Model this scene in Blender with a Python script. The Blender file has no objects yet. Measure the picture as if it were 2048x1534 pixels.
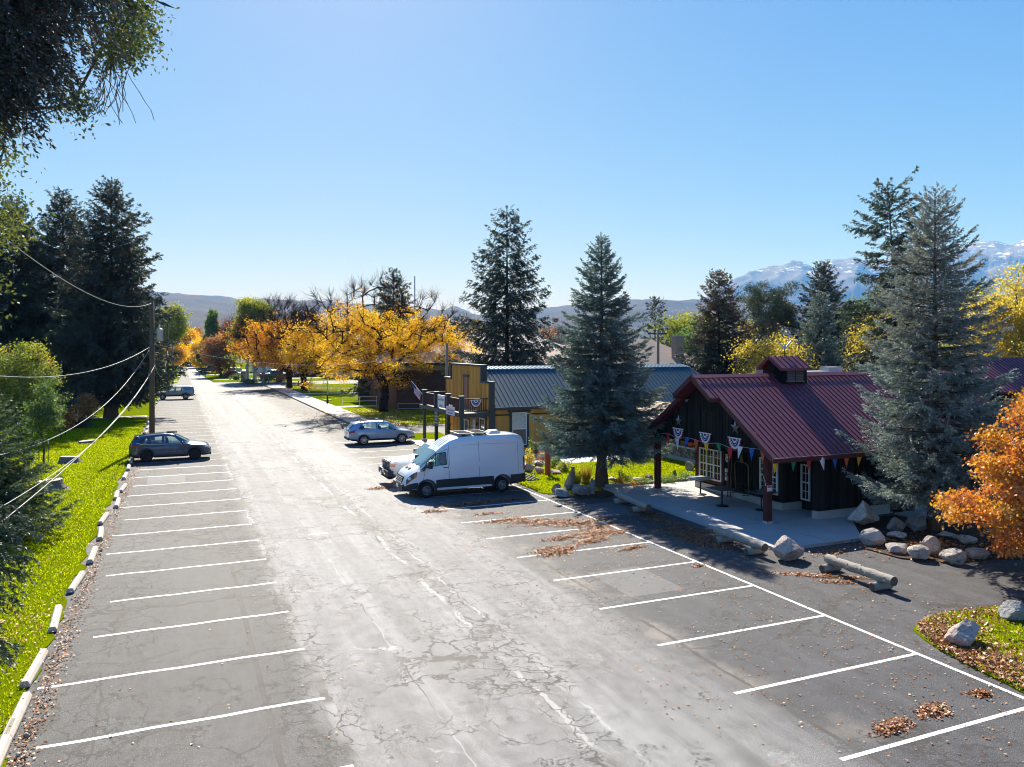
import bpy, bmesh, math, random
import numpy as np
from mathutils import Vector, Matrix, noise as mnoise

S = bpy.context.scene
COL = S.collection
R = math.radians
PI = math.pi

# ---------------------------------------------------------------- camera
# World frame: +Y runs along the road away from the viewer, +X across it to the right, metres.
FOC, CU, HZ, CAM_H = 1560.0, 1024.0, 690.0, 7.03      # surveyed focal length, centre column, horizon row (2048 px frame)
YAW = R(23.3)
CY, SY = math.cos(YAW), math.sin(YAW)
cam_d = bpy.data.cameras.new('camera')
cam_d.sensor_width = 36.0
cam_d.lens = FOC / 2048.0 * 36.0
cam_d.shift_y = (HZ - 767.0) / 2048.0
cam_d.clip_start, cam_d.clip_end = 0.1, 60000.0
cam = bpy.data.objects.new('camera', cam_d)
COL.objects.link(cam)
cam.location = (0, 0, CAM_H)
cam.rotation_euler = (R(90), 0, -YAW)
S.camera = cam

# ---------------------------------------------------------------- sky, sun, exposure
SUN_EL, SUN_AZ = R(39), R(10.9)                       # azimuth clockwise from +Y
W = bpy.data.worlds.new('World')
S.world = W
W.use_nodes = True
wn = W.node_tree
wn.nodes.clear()
sky = wn.nodes.new('ShaderNodeTexSky')
sky.sky_type = 'NISHITA'
sky.sun_disc = False
sky.sun_elevation = SUN_EL
sky.sun_rotation = SUN_AZ
sky.altitude = 1700
sky.air_density = 1.0
sky.dust_density = 1.5
sky.ozone_density = 2.0
bg = wn.nodes.new('ShaderNodeBackground')
bg.inputs['Strength'].default_value = 0.1
wo = wn.nodes.new('ShaderNodeOutputWorld')
# the clear autumn sky's own colour response, channel by channel
sep = wn.nodes.new('ShaderNodeSeparateColor')
com = wn.nodes.new('ShaderNodeCombineColor')
wn.links.new(sky.outputs[0], sep.inputs[0])
for i, (g_, k_) in enumerate(((1.12, 0.42), (0.68, 0.53), (0.305, 0.817))):
    pw = wn.nodes.new('ShaderNodeMath')
    pw.operation = 'POWER'
    pre = wn.nodes.new('ShaderNodeMath')
    pre.operation = 'MULTIPLY'
    pre.inputs[1].default_value = 0.1866
    post = wn.nodes.new('ShaderNodeMath')
    post.operation = 'MULTIPLY'
    post.inputs[1].default_value = k_ * 4.35
    pw.inputs[1].default_value = g_
    wn.links.new(sep.outputs[i], pre.inputs[0])
    wn.links.new(pre.outputs[0], pw.inputs[0])
    wn.links.new(pw.outputs[0], post.inputs[0])
    wn.links.new(post.outputs[0], com.inputs[i])
wn.links.new(com.outputs[0], bg.inputs['Color'])
wn.links.new(bg.outputs[0], wo.inputs['Surface'])

sun_d = bpy.data.lights.new('sun', 'SUN')
sun_d.energy = 5.0
sun_d.angle = R(0.5)
sun_d.color = (1.0, 0.985, 0.97)
sun = bpy.data.objects.new('sun', sun_d)
COL.objects.link(sun)
sun_dir = Vector((math.sin(SUN_AZ) * math.cos(SUN_EL), math.cos(SUN_AZ) * math.cos(SUN_EL), math.sin(SUN_EL)))
sun.rotation_euler = (-sun_dir).to_track_quat('-Z', 'Y').to_euler()
sun.location = (0, 0, 60)

S.view_settings.view_transform = 'Standard'
S.view_settings.look = 'None'
S.view_settings.exposure = 1.2
S.view_settings.gamma = 1.0
S.view_settings.use_curve_mapping = False
S.cycles.max_bounces = 8
S.cycles.diffuse_bounces = 5
S.cycles.glossy_bounces = 3
S.cycles.transmission_bounces = 4
S.cycles.transparent_max_bounces = 8
S.cycles.volume_bounces = 0
S.cycles.sample_clamp_indirect = 4.0
S.cycles.use_denoising = True
S.cycles.filter_width = 1.05


# ---------------------------------------------------------------- surveying helpers
def w2(xc, yc):
    """camera-aligned ground offsets -> world x, y"""
    return (xc * CY + yc * SY, -xc * SY + yc * CY)


def gp(u, v, z=0.0):
    """a surveyed spot on the level z"""
    yc = FOC * (CAM_H - z) / (v - HZ)
    x, y = w2((u - CU) / FOC * yc, yc)
    return Vector((x, y, z))


def at(u, yc, v=None):
    """a surveyed bearing at distance yc, height from the elevation row v"""
    x, y = w2((u - CU) / FOC * yc, yc)
    return Vector((x, y, 0.0 if v is None else CAM_H + (HZ - v) * yc / FOC))


# ---------------------------------------------------------------- object helpers
def lin(h):
    h = h.lstrip('#')
    o = []
    for i in (0, 2, 4):
        c = int(h[i:i + 2], 16) / 255.0
        o.append(c / 12.92 if c <= 0.04045 else ((c + 0.055) / 1.055) ** 2.4)
    return tuple(o)


def tag(o, label=None, cat=None, group=None, kind=None):
    if label: o['label'] = label
    if cat: o['category'] = cat
    if group: o['group'] = group
    if kind: o['kind'] = kind
    return o


def thing(name, label, cat, loc=(0, 0, 0), rz=0.0, group=None):
    o = bpy.data.objects.new(name, None)
    o.empty_display_size = 0.3
    COL.objects.link(o)
    o.location = loc
    o.rotation_euler = (0, 0, rz)
    return tag(o, label, cat, group)


def copy_tree(o, parent=None):
    c = o.copy()
    COL.objects.link(c)
    c.parent = parent
    for ch in list(o.children):
        copy_tree(ch, c)
    return c


def link_mesh(name, me, mat, parent=None, smooth=False):
    o = bpy.data.objects.new(name, me)
    COL.objects.link(o)
    for m in (mat if isinstance(mat, (list, tuple)) else [mat]):
        me.materials.append(m)
    if smooth and len(me.polygons):
        me.polygons.foreach_set('use_smooth', [True] * len(me.polygons))
    if parent: o.parent = parent
    return o


class MB:
    """collects simple solids and links them as ONE mesh object"""

    def __init__(s, off=(0, 0, 0)):
        s.v, s.f, s.m = [], [], []
        s.off = Vector(off)

    def add(s, vs, fs, mi=0):
        b = len(s.v)
        s.v += [tuple(Vector(v) - s.off) for v in vs]
        s.f += [tuple(b + i for i in f) for f in fs]
        s.m += [mi] * len(fs)
        return s

    def box(s, x0, x1, y0, y1, z0, z1, mi=0):
        return s.add([(x0, y0, z0), (x1, y0, z0), (x1, y1, z0), (x0, y1, z0), (x0, y0, z1), (x1, y0, z1), (x1, y1, z1), (x0, y1, z1)],
                     [(3, 2, 1, 0), (4, 5, 6, 7), (0, 1, 5, 4), (1, 2, 6, 5), (2, 3, 7, 6), (3, 0, 4, 7)], mi)

    def bar(s, a, b, w, h=None, mi=0, up=(0, 0, 1)):
        """a rectangular bar from a to b, w across and h deep"""
        a, b = Vector(a), Vector(b)
        h = w if h is None else h
        d = (b - a).normalized()
        u = Vector(up)
        if abs(d.dot(u)) > 0.98: u = Vector((1, 0, 0))
        p = d.cross(u).normalized() * (w / 2)
        q = p.cross(d).normalized() * (h / 2)
        c = [a - p - q, a + p - q, a + p + q, a - p + q, b - p - q, b + p - q, b + p + q, b - p + q]
        return s.add(c, [(0, 1, 2, 3), (7, 6, 5, 4), (0, 4, 5, 1), (1, 5, 6, 2), (2, 6, 7, 3), (3, 7, 4, 0)], mi)

    def tube(s, pts, r, n=8, mi=0, cap=True):
        pts = [Vector(p) for p in pts]
        rs = r if isinstance(r, (list, tuple)) else [r] * len(pts)
        vs, fs = [], []
        ref = None
        for i, p in enumerate(pts):
            d = (pts[min(i + 1, len(pts) - 1)] - pts[max(i - 1, 0)]).normalized()
            if ref is None:
                ref = Vector((0, 0, 1)) if abs(d.z) < 0.9 else Vector((1, 0, 0))
            a = d.cross(ref).normalized()
            b = a.cross(d).normalized()
            ref = b
            for k in range(n):
                t = 2 * PI * k / n
                vs.append(p + a * (rs[i] * math.cos(t)) + b * (rs[i] * math.sin(t)))
        for i in range(len(pts) - 1):
            for k in range(n):
                k2 = (k + 1) % n
                fs.append((i * n + k, i * n + k2, (i + 1) * n + k2, (i + 1) * n + k))
        if cap:
            fs.append(tuple(range(n - 1, -1, -1)))
            fs.append(tuple((len(pts) - 1) * n + k for k in range(n)))
        return s.add(vs, fs, mi)

    def prism(s, poly, z0, z1, mi=0):
        n = len(poly)
        vs = [(p[0], p[1], z0) for p in poly] + [(p[0], p[1], z1) for p in poly]
        fs = [tuple(range(n - 1, -1, -1)), tuple(range(n, 2 * n))]
        fs += [(i, (i + 1) % n, n + (i + 1) % n, n + i) for i in range(n)]
        return s.add(vs, fs, mi)

    def slab(s, poly3, d, mi=0):
        """a polygon in space thickened along the vector d"""
        n = len(poly3)
        d = Vector(d)
        vs = [Vector(p) for p in poly3] + [Vector(p) + d for p in poly3]
        fs = [tuple(range(n)), tuple(range(2 * n - 1, n - 1, -1))]
        fs += [(i, n + i, n + (i + 1) % n, (i + 1) % n) for i in range(n)]
        return s.add(vs, fs, mi)

    def lathe(s, prof, c=(0, 0, 0), axis='z', n=20, mi=0):
        """prof = (radius, along) pairs, closed with caps when radius is 0"""
        vs, fs = [], []
        c = Vector(c)
        for r, h in prof:
            for k in range(n):
                t = 2 * PI * k / n
                a, b = r * math.cos(t), r * math.sin(t)
                vs.append(c + Vector({'z': (a, b, h), 'y': (a, h, b), 'x': (h, a, b)}[axis]))
        for i in range(len(prof) - 1):
            for k in range(n):
                k2 = (k + 1) % n
                fs.append((i * n + k, i * n + k2, (i + 1) * n + k2, (i + 1) * n + k))
        return s.add(vs, fs, mi)

    def build(s, name, mat, parent=None, smooth=False, bevel=0.0):
        me = bpy.data.meshes.new(name)
        me.from_pydata(s.v, [], s.f)
        mats = mat if isinstance(mat, (list, tuple)) else [mat]
        if len(mats) > 1:
            me.polygons.foreach_set('material_index', s.m)
        bm = bmesh.new()
        bm.from_mesh(me)
        bmesh.ops.recalc_face_normals(bm, faces=bm.faces)
        if bevel > 0:
            es = [e for e in bm.edges if len(e.link_faces) == 2 and e.calc_face_angle(0) > 0.5]
            bmesh.ops.bevel(bm, geom=es, offset=bevel, segments=2, affect='EDGES', profile=0.6)
        bm.to_mesh(me)
        bm.free()
        return link_mesh(name, me, mats, parent, smooth)


def quads_obj(name, V, mat, parent=None, rnd=None, off=None):
    """a mesh of loose quads from an (N,4,3) array, with a per-face random value"""
    V = np.asarray(V, dtype=np.float32)
    if off is not None:
        V = V - np.asarray(off, dtype=np.float32)
    n, k = V.shape[0], V.shape[1]
    me = bpy.data.meshes.new(name)
    me.vertices.add(n * k)
    me.vertices.foreach_set('co', V.reshape(-1))
    me.loops.add(n * k)
    me.loops.foreach_set('vertex_index', np.arange(n * k, dtype=np.int32))
    me.polygons.add(n)
    me.polygons.foreach_set('loop_start', np.arange(0, n * k, k, dtype=np.int32))
    if rnd is not None:
        a = me.attributes.new('rnd', 'FLOAT', 'FACE')
        a.data.foreach_set('value', np.asarray(rnd, dtype=np.float32))
    me.update(calc_edges=True)
    return link_mesh(name, me, mat, parent)


def frustums(p0, p1, r0, r1, n=5):
    """(N,3) start/end arrays -> (N*n,4,3) side quads"""
    d = p1 - p0
    d = d / np.maximum(np.linalg.norm(d, axis=1, keepdims=True), 1e-6)
    ref = np.where(np.abs(d[:, 2:3]) < 0.9, np.array([[0, 0, 1.0]]), np.array([[1.0, 0, 0]]))
    a = np.cross(d, ref)
    a /= np.linalg.norm(a, axis=1, keepdims=True)
    b = np.cross(a, d)
    q = []
    for k in range(n):
        t0, t1 = 2 * PI * k / n, 2 * PI * (k + 1) / n
        e0 = a * math.cos(t0) + b * math.sin(t0)
        e1 = a * math.cos(t1) + b * math.sin(t1)
        q.append(np.stack([p0 + e0 * r0[:, None], p0 + e1 * r0[:, None], p1 + e1 * r1[:, None], p1 + e0 * r1[:, None]], axis=1))
    return np.concatenate(q, axis=0)


def text_mesh(txt, size, mat, parent=None, name='lettering', align='CENTER', depth=0.004, font_shear=0.0):
    cu = bpy.data.curves.new(name, 'FONT')
    cu.body = txt
    cu.size = size
    cu.align_x = align
    cu.align_y = 'CENTER'
    cu.extrude = depth
    cu.shear = font_shear
    cu.resolution_u = 2
    tmp = bpy.data.objects.new('temporary_text', cu)
    COL.objects.link(tmp)
    dg = bpy.context.evaluated_depsgraph_get()
    me = bpy.data.meshes.new_from_object(tmp.evaluated_get(dg))
    bpy.data.objects.remove(tmp)
    me.materials.clear()
    return link_mesh(name, me, mat, parent)


# ---------------------------------------------------------------- materials
class NT:
    def __init__(s, name):
        s.mat = bpy.data.materials.new(name)
        s.mat.use_nodes = True
        s.t = s.mat.node_tree
        s.t.nodes.clear()
        s.out = s.t.nodes.new('ShaderNodeOutputMaterial')
        s.pos = None

    def n(s, typ, ins=None, **props):
        nd = s.t.nodes.new('ShaderNode' + typ)
        for k, v in props.items():
            setattr(nd, k, v)
        for k, v in (ins or {}).items():
            sk = nd.inputs[k]
            if hasattr(v, 'is_output'):
                s.t.links.new(v, sk)
            else:
                if isinstance(v, (tuple, list)) and len(v) == 3 and sk.type == 'RGBA':
                    v = (*v, 1.0)
                sk.default_value = v
        return nd

    def m(s, op, a, b=0.0, c=0.0, clamp=False):
        return s.n('Math', {0: a, 1: b, 2: c}, operation=op, use_clamp=clamp).outputs[0]

    def mix(s, f, a, b, blend='MIX'):
        nd = s.t.nodes.new('ShaderNodeMix')
        nd.data_type = 'RGBA'
        nd.blend_type = blend
        for sk, v in ((nd.inputs[0], f), (nd.inputs[6], a), (nd.inputs[7], b)):
            if hasattr(v, 'is_output'):
                s.t.links.new(v, sk)
            else:
                sk.default_value = (*v, 1.0) if isinstance(v, (tuple, list)) and len(v) == 3 else v
        return nd.outputs[2]

    def P(s):
        if s.pos is None:
            s.pos = s.n('NewGeometry').outputs['Position']
        return s.pos

    def obj(s):
        return s.n('TexCoord').outputs['Object']

    def noise(s, scale, vec=None, detail=4.0, rough=0.55, dist=0.0):
        return s.n('TexNoise', {'Vector': vec if vec is not None else s.P(), 'Scale': scale, 'Detail': detail, 'Roughness': rough, 'Distortion': dist}).outputs['Fac']

    def mapv(s, vec, scale=(1, 1, 1), loc=(0, 0, 0), rot=(0, 0, 0)):
        return s.n('Mapping', {'Vector': vec, 'Scale': scale, 'Location': loc, 'Rotation': rot}).outputs[0]

    def ss(s, v, a, b):
        return s.n('MapRange', {'Value': v, 'From Min': a, 'From Max': b, 'To Min': 0.0, 'To Max': 1.0}, interpolation_type='SMOOTHSTEP').outputs[0]

    def ramp(s, v, stops):
        nd = s.n('ValToRGB', {'Fac': v})
        cr = nd.color_ramp
        while len(cr.elements) < len(stops):
            cr.elements.new(0.5)
        for e, (p, c) in zip(cr.elements, stops):
            e.position = p
            e.color = (*c, 1.0)
        return nd.outputs['Color']

    def bump(s, h, strength=0.3, dist=0.02):
        return s.n('Bump', {'Height': h, 'Strength': strength, 'Distance': dist}).outputs[0]

    def done(s, shader):
        s.t.links.new(shader, s.out.inputs['Surface'])
        return s.mat

    def principled(s, col, rough=0.6, metal=0.0, spec=0.5, normal=None, **kw):
        ins = {'Base Color': col, 'Roughness': rough, 'Metallic': metal, 'Specular IOR Level': spec}
        ins.update(kw)
        if normal is not None: ins['Normal'] = normal
        return s.done(s.n('BsdfPrincipled', ins).outputs[0])


def simple(name, col, rough=0.6, metal=0.0, spec=0.5, var=0.25, scale=6.0, bump=0.0, bscale=40.0, coat=0.0, space='obj'):
    if isinstance(col, str): col = lin(col)
    t = NT(name)
    vec = t.obj() if space == 'obj' else t.P()
    f = t.noise(scale, vec)
    lo = tuple(c * (1 - var) for c in col)
    hi = tuple(min(1, c * (1 + var)) for c in col)
    c = t.mix(f, lo, hi)
    nm = t.bump(t.noise(bscale, vec), bump, 0.02) if bump > 0 else None
    rr = t.m('ADD', t.m('MULTIPLY', f, 0.16), rough - 0.08)
    kw = {'Coat Weight': coat, 'Coat Roughness': 0.05} if coat else {}
    return t.principled(c, rr, metal, spec, nm, **kw)


def plank(name, col, col2, axis='y', width=0.18, rough=0.75, spec=0.3):
    """weathered boards: tone changes from board to board and streaks along the grain"""
    t = NT(name)
    p = t.P()
    sx = t.n('SeparateXYZ', {0: p})
    co = t.m('ADD', sx.outputs[0], sx.outputs[1])
    cell = t.m('FLOOR', t.m('DIVIDE', co, width))
    bw = t.n('TexWhiteNoise', {'W': cell}, noise_dimensions='1D').outputs['Value']
    st = t.noise(1.0, t.mapv(p, (14, 14, 0.9)), 5)
    f = t.m('ADD', t.m('MULTIPLY', bw, 0.55), t.m('MULTIPLY', st, 0.6))
    c = t.mix(t.ss(f, 0.25, 0.95), lin(col) if isinstance(col, str) else col, lin(col2) if isinstance(col2, str) else col2)
    return t.principled(c, rough, 0, spec, t.bump(st, 0.4, 0.01))


def foliage(name, stops, trans=0.45, rough=0.55, gloss=0.06, tint=None):
    t = NT(name)
    a = t.n('Attribute', attribute_name='rnd').outputs['Fac']
    c = t.ramp(a, stops)
    d = t.n('BsdfDiffuse', {'Color': c})
    tr = t.n('BsdfTranslucent', {'Color': t.mix(1.0, c, tint or (1.0, 1.0, 0.75), 'MULTIPLY')})
    s1 = t.n('MixShader', {0: trans, 1: d.outputs[0], 2: tr.outputs[0]})
    g = t.n('BsdfGlossy', {'Color': (1, 1, 1, 1), 'Roughness': rough})
    s2 = t.n('MixShader', {0: gloss, 1: s1.outputs[0], 2: g.outputs[0]})
    return t.done(s2.outputs[0])


def car_paint(name, col, metal=0.0, rough=0.32, coat=1.0):
    t = NT(name)
    c = lin(col) if isinstance(col, str) else col
    p = t.obj()
    dirt = t.ss(t.n('SeparateXYZ', {0: p}).outputs[2], 0.9, 0.25)
    dm = t.m('MULTIPLY', dirt, t.m('MULTIPLY', t.noise(5, p), 0.35))
    cc = t.mix(dm, c, (0.22, 0.19, 0.16))
    return t.principled(cc, t.m('ADD', rough, t.m('MULTIPLY', dm, 0.5)), metal, 0.5, None, **{'Coat Weight': coat, 'Coat Roughness': 0.04})


def asphalt():
    t = NT('worn_asphalt')
    p = t.P()
    xyz = t.n('SeparateXYZ', {0: p})
    x, y = xyz.outputs[0], xyz.outputs[1]
    wob = t.m('MULTIPLY', t.m('SUBTRACT', t.noise(0.35, p, 3), 0.5), 1.2)
    xw = t.m('ADD', x, wob)
    lane = t.m('MULTIPLY', t.ss(xw, 2.2, 3.2), t.ss(xw, 11.4, 9.4))
    right = t.m('MULTIPLY', t.ss(xw, 9.8, 11.6), t.ss(y, 44.0, 30.0))
    big = t.noise(0.12, p, 3)
    mid = t.m('ADD', t.m('MULTIPLY', t.noise(1.3, t.mapv(p, (1.5, 0.28, 1)), 5, 0.62), 0.55), t.m('MULTIPLY', t.noise(2.3, p, 5, 0.65), 0.45))
    fine = t.noise(42.0, p, 4, 0.8)
    grit = t.n('TexVoronoi', {'Vector': p, 'Scale': 26.0}).outputs['Distance']
    streak = t.noise(1.0, t.mapv(p, (1.1, 0.03, 1)), 5, 0.65)
    c = t.mix(lane, (0.088, 0.085, 0.083), (0.200, 0.194, 0.19))
    c = t.mix(right, c, (0.070, 0.069, 0.073))
    c = t.mix(t.m('MULTIPLY', t.ss(streak, 0.42, 0.72), t.m('MULTIPLY', lane, 0.75)), c, (0.30, 0.293, 0.285))
    c = t.mix(t.m('MULTIPLY', t.ss(streak, 0.48, 0.3), t.m('MULTIPLY', lane, 0.6)), c, (0.15, 0.146, 0.142))
    c = t.mix(0.8, c, t.mix(big, (0.7, 0.7, 0.7), (1.25, 1.25, 1.25)), 'MULTIPLY')
    c = t.mix(0.85, c, t.mix(t.ss(mid, 0.28, 0.72), (0.58, 0.58, 0.58), (1.36, 1.36, 1.36)), 'MULTIPLY')
    c = t.mix(0.85, c, t.mix(t.ss(fine, 0.32, 0.70), (0.15, 0.15, 0.15), (1.85, 1.85, 1.85)), 'MULTIPLY')
    c = t.mix(t.m('MULTIPLY', t.m('LESS_THAN', grit, 0.16), 0.5), c, (0.36, 0.35, 0.33))
    oil = t.m('MULTIPLY', t.ss(t.noise(0.75, t.mapv(p, (1, .8, 1), (9, 4, 0)), 3, 0.5), 0.62, 0.74), t.m('SUBTRACT', 1.0, t.m('MULTIPLY', lane, 0.7)))
    c = t.mix(t.m('MULTIPLY', oil, 0.4), c, (0.06, 0.058, 0.056))
    dust = t.m('MULTIPLY', t.ss(t.m('ABSOLUTE', t.m('SUBTRACT', xw, 11.0)), 0.8, 0.05), t.ss(t.noise(0.6, p, 4), 0.44, 0.7))
    c = t.mix(t.m('MULTIPLY', dust, 0.55), c, (0.29, 0.25, 0.21))
    # crack network: long wandering cracks along and across the lot, then hairlines
    nv = t.n('TexNoise', {'Vector': p, 'Scale': 0.55, 'Detail': 7.0, 'Roughness': 0.62}).outputs['Color']
    warp = t.n('VectorMath', {0: p, 1: t.n('VectorMath', {0: nv, 'Scale': 1.9}, operation='SCALE').outputs[0]}, operation='ADD').outputs[0]
    n1 = t.noise(0.4, p, 4)

    def net(sc, loc):
        return t.n('TexVoronoi', {'Vector': t.mapv(warp, sc, loc), 'Scale': 1.0}, feature='DISTANCE_TO_EDGE').outputs['Distance']
    va, vb, v2 = net((0.035, 0.20, 1), (0, 0, 0)), net((0.21, 0.028, 1), (4.2, 1.1, 0)), net((0.11, 0.30, 1), (3.3, 7.1, 0))
    wt = t.m('MULTIPLY', t.ss(n1, 0.30, 0.62), 0.014)
    tar1 = t.m('MAXIMUM', t.m('LESS_THAN', va, wt), t.m('LESS_THAN', vb, t.m('MULTIPLY', wt, 0.7)))
    core = t.m('MAXIMUM', t.m('LESS_THAN', va, 0.0036), t.m('MULTIPLY', t.m('LESS_THAN', vb, 0.004), t.m('GREATER_THAN', n1, 0.46)))
    hair = t.m('MULTIPLY', t.m('LESS_THAN', v2, 0.0042), t.m('GREATER_THAN', t.noise(0.25, p, 2), 0.52))
    wy = t.m('MULTIPLY', t.m('SUBTRACT', t.noise(0.5, p, 6, 0.68), 0.5), 0.6)
    seams, pale = None, None
    for xs, wd, amp in ((1.62, 0.06, .2), (2.7, 0.075, 1.), (6.75, 0.065, 1.), (7.3, 0.03, 1.), (10.9, 0.055, 1.), (-1.4, 0.03, 1.), (4.6, 0.014, .8)):
        w = t.m('MULTIPLY', t.noise(1.9, p, 5, 0.75), wd * 2)
        l = t.m('LESS_THAN', t.m('ABSOLUTE', t.m('SUBTRACT', t.m('ADD', x, t.m('MULTIPLY', wy, amp)), xs)), w)
        seams = l if seams is None else t.m('MAXIMUM', seams, l)
    v3 = t.n('TexVoronoi', {'Vector': t.mapv(warp, (1.9, 1.5, 1)), 'Scale': 1.0}, feature='DISTANCE_TO_EDGE').outputs['Distance']
    zone = t.m('MAXIMUM', t.ss(t.m('ABSOLUTE', t.m('SUBTRACT', x, 2.6)), 0.9, 0.2), t.ss(x, 0.1, -1.4))
    zone = t.m('MAXIMUM', zone, t.ss(t.m('ABSOLUTE', t.m('SUBTRACT', x, 7.0)), 0.8, 0.2))
    zone = t.m('MULTIPLY', zone, t.ss(t.noise(0.3, p, 3), 0.36, 0.56))
    alli = t.m('LESS_THAN', v3, t.m('MULTIPLY', zone, 0.032))
    tar = t.m('MAXIMUM', tar1, t.m('MULTIPLY', seams, t.m('GREATER_THAN', t.noise(0.3, p, 3), 0.36)))
    crack = t.m('MAXIMUM', t.m('MAXIMUM', hair, core), alli)
    tarc = t.mix(t.m('MULTIPLY', lane, t.ss(t.noise(0.35, t.mapv(p, (1, 1, 1), (7, 3, 0)), 3), 0.42, 0.56)), (0.052, 0.046, 0.042), (0.33, 0.322, 0.312))  # pale tar in the lane: sun glare put into the colour
    c = t.mix(t.m('MULTIPLY', tar, t.m('ADD', 0.45, t.m('MULTIPLY', mid, 0.7))), c, tarc)
    c = t.mix(t.m('MULTIPLY', crack, 0.85), c, (0.040, 0.036, 0.033))
    vp = t.n('TexVoronoi', {'Vector': t.mapv(p, (0.22, 0.16, 1), (1.7, 0.4, 0)), 'Scale': 1.0, 'Randomness': 0.6}, distance='CHEBYCHEV')
    pm = t.m('MULTIPLY', t.m('LESS_THAN', vp.outputs['Distance'], 0.2), t.m('GREATER_THAN', t.n('SeparateXYZ', {0: vp.outputs['Color']}).outputs[0], 0.74))
    c = t.mix(t.m('MULTIPLY', pm, 0.35), c, (0.21, 0.205, 0.2))
    rough = t.m('ADD', 0.64, t.m('MULTIPLY', mid, 0.2))
    rough = t.m('SUBTRACT', rough, t.m('MULTIPLY', tar, t.m('ADD', 0.02, t.m('MULTIPLY', lane, 0.05))))
    h = t.m('ADD', t.m('MULTIPLY', fine, 0.6), t.m('MULTIPLY', t.m('MAXIMUM', crack, t.m('MULTIPLY', tar, 0.3)), -0.8))
    return t.principled(c, rough, 0, 0.24, t.bump(h, 0.5, 0.015))


def lawn_mat():
    t = NT('lawn_turf')
    p = t.P()
    a = t.noise(0.25, p, 4)
    b = t.noise(6.0, p, 5, 0.7)
    f = t.noise(45.0, p, 2, 0.7)
    c = t.mix(a, (0.10, 0.15, 0.002), (0.18, 0.22, 0.003))
    c = t.mix(0.7, c, t.mix(b, (0.55, 0.55, 0.5), (1.5, 1.4, 1.3)), 'MULTIPLY')
    c = t.mix(0.5, c, t.mix(f, (0.4, 0.4, 0.4), (1.6, 1.6, 1.6)), 'MULTIPLY')
    d = t.n('BsdfDiffuse', {'Color': c, 'Normal': t.bump(t.m('ADD', b, f), 0.8, 0.05)})
    tr = t.n('BsdfTranslucent', {'Color': c})
    return t.done(t.n('MixShader', {0: 0.0, 1: d.outputs[0], 2: tr.outputs[0]}).outputs[0])


def hill_mat(name, cols, snow=None, rock=None, s=0.004):
    t = NT(name)
    p = t.P()
    a = t.noise(s, p, 8, 0.6)
    b = t.noise(s * 5, p, 6, 0.65)
    c = t.ramp(t.m('ADD', t.m('MULTIPLY', a, 0.6), t.m('MULTIPLY', b, 0.45)), cols)
    spots = t.ss(t.noise(s * 22, p, 4, 0.7), 0.5, 0.62)
    c = t.mix(t.m('MULTIPLY', spots, 0.6), c, (0.02, 0.028, 0.018))
    if snow:
        z = t.n('SeparateXYZ', {0: p}).outputs[2]
        nz = t.n('SeparateXYZ', {0: t.n('NewGeometry').outputs['Normal']}).outputs[2]
        zz = t.m('ADD', z, t.m('MULTIPLY', t.m('SUBTRACT', t.noise(s * 3, p, 8, 0.68), 0.5), snow[1]))
        k = t.m('MULTIPLY', t.ss(zz, snow[0], snow[0] + 160), t.ss(nz, 0.45, 0.85))
        rockm = t.ss(zz, snow[0] - 150, snow[0])
        c = t.mix(t.m('MULTIPLY', rockm, 0.7), c, (0.16, 0.145, 0.13))
        c = t.mix(t.m('MULTIPLY', k, t.ss(t.noise(s * 7, t.mapv(p, (1, 1, 2.5)), 7, 0.72), 0.56, 0.61)), c, (0.80, 0.82, 0.86))
    return t.principled(c, 0.95, 0, 0.1)


def glass_mat(name, col=(0.02, 0.03, 0.035), rough=0.04, spec=0.9, trans=0.0):
    t = NT(name)
    pr = t.n('BsdfPrincipled', {'Base Color': col, 'Roughness': rough, 'Specular IOR Level': spec, 'IOR': 1.5})
    if trans <= 0:
        return t.done(pr.outputs[0])
    tp = t.n('BsdfTransparent', {'Color': (0.75, 0.86, 0.83, 1)})
    gl = t.n('BsdfGlossy', {'Color': (1, 1, 1, 1), 'Roughness': rough})
    fr = t.n('Fresnel', {'IOR': 1.5})
    mx = t.n('MixShader', {0: t.m('ADD', fr.outputs[0], 1 - trans, clamp=True), 1: tp.outputs[0], 2: gl.outputs[0]})
    return t.done(mx.outputs[0])


def stone_mat(name, c1, c2, c3):
    t = NT(name)
    p = t.P()
    a = t.noise(1.8, p, 7, 0.65)
    b = t.noise(9.0, p, 6, 0.7)
    c = t.ramp(t.m('ADD', t.m('MULTIPLY', a, 0.65), t.m('MULTIPLY', b, 0.35)), [(0.3, c1), (0.5, c2), (0.7, c3)])
    v = t.n('TexVoronoi', {'Vector': t.n('VectorMath', {0: p, 1: t.n('TexNoise', {'Vector': p, 'Scale': 2.0}).outputs['Color']}, operation='ADD').outputs[0], 'Scale': 2.2}, feature='DISTANCE_TO_EDGE').outputs['Distance']
    c = t.mix(t.m('MULTIPLY', t.m('LESS_THAN', v, 0.02), 0.5), c, (0.05, 0.045, 0.04))
    return t.principled(c, 0.85, 0, 0.25, t.bump(t.m('ADD', b, t.noise(30, p, 3)), 0.9, 0.03))


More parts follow.
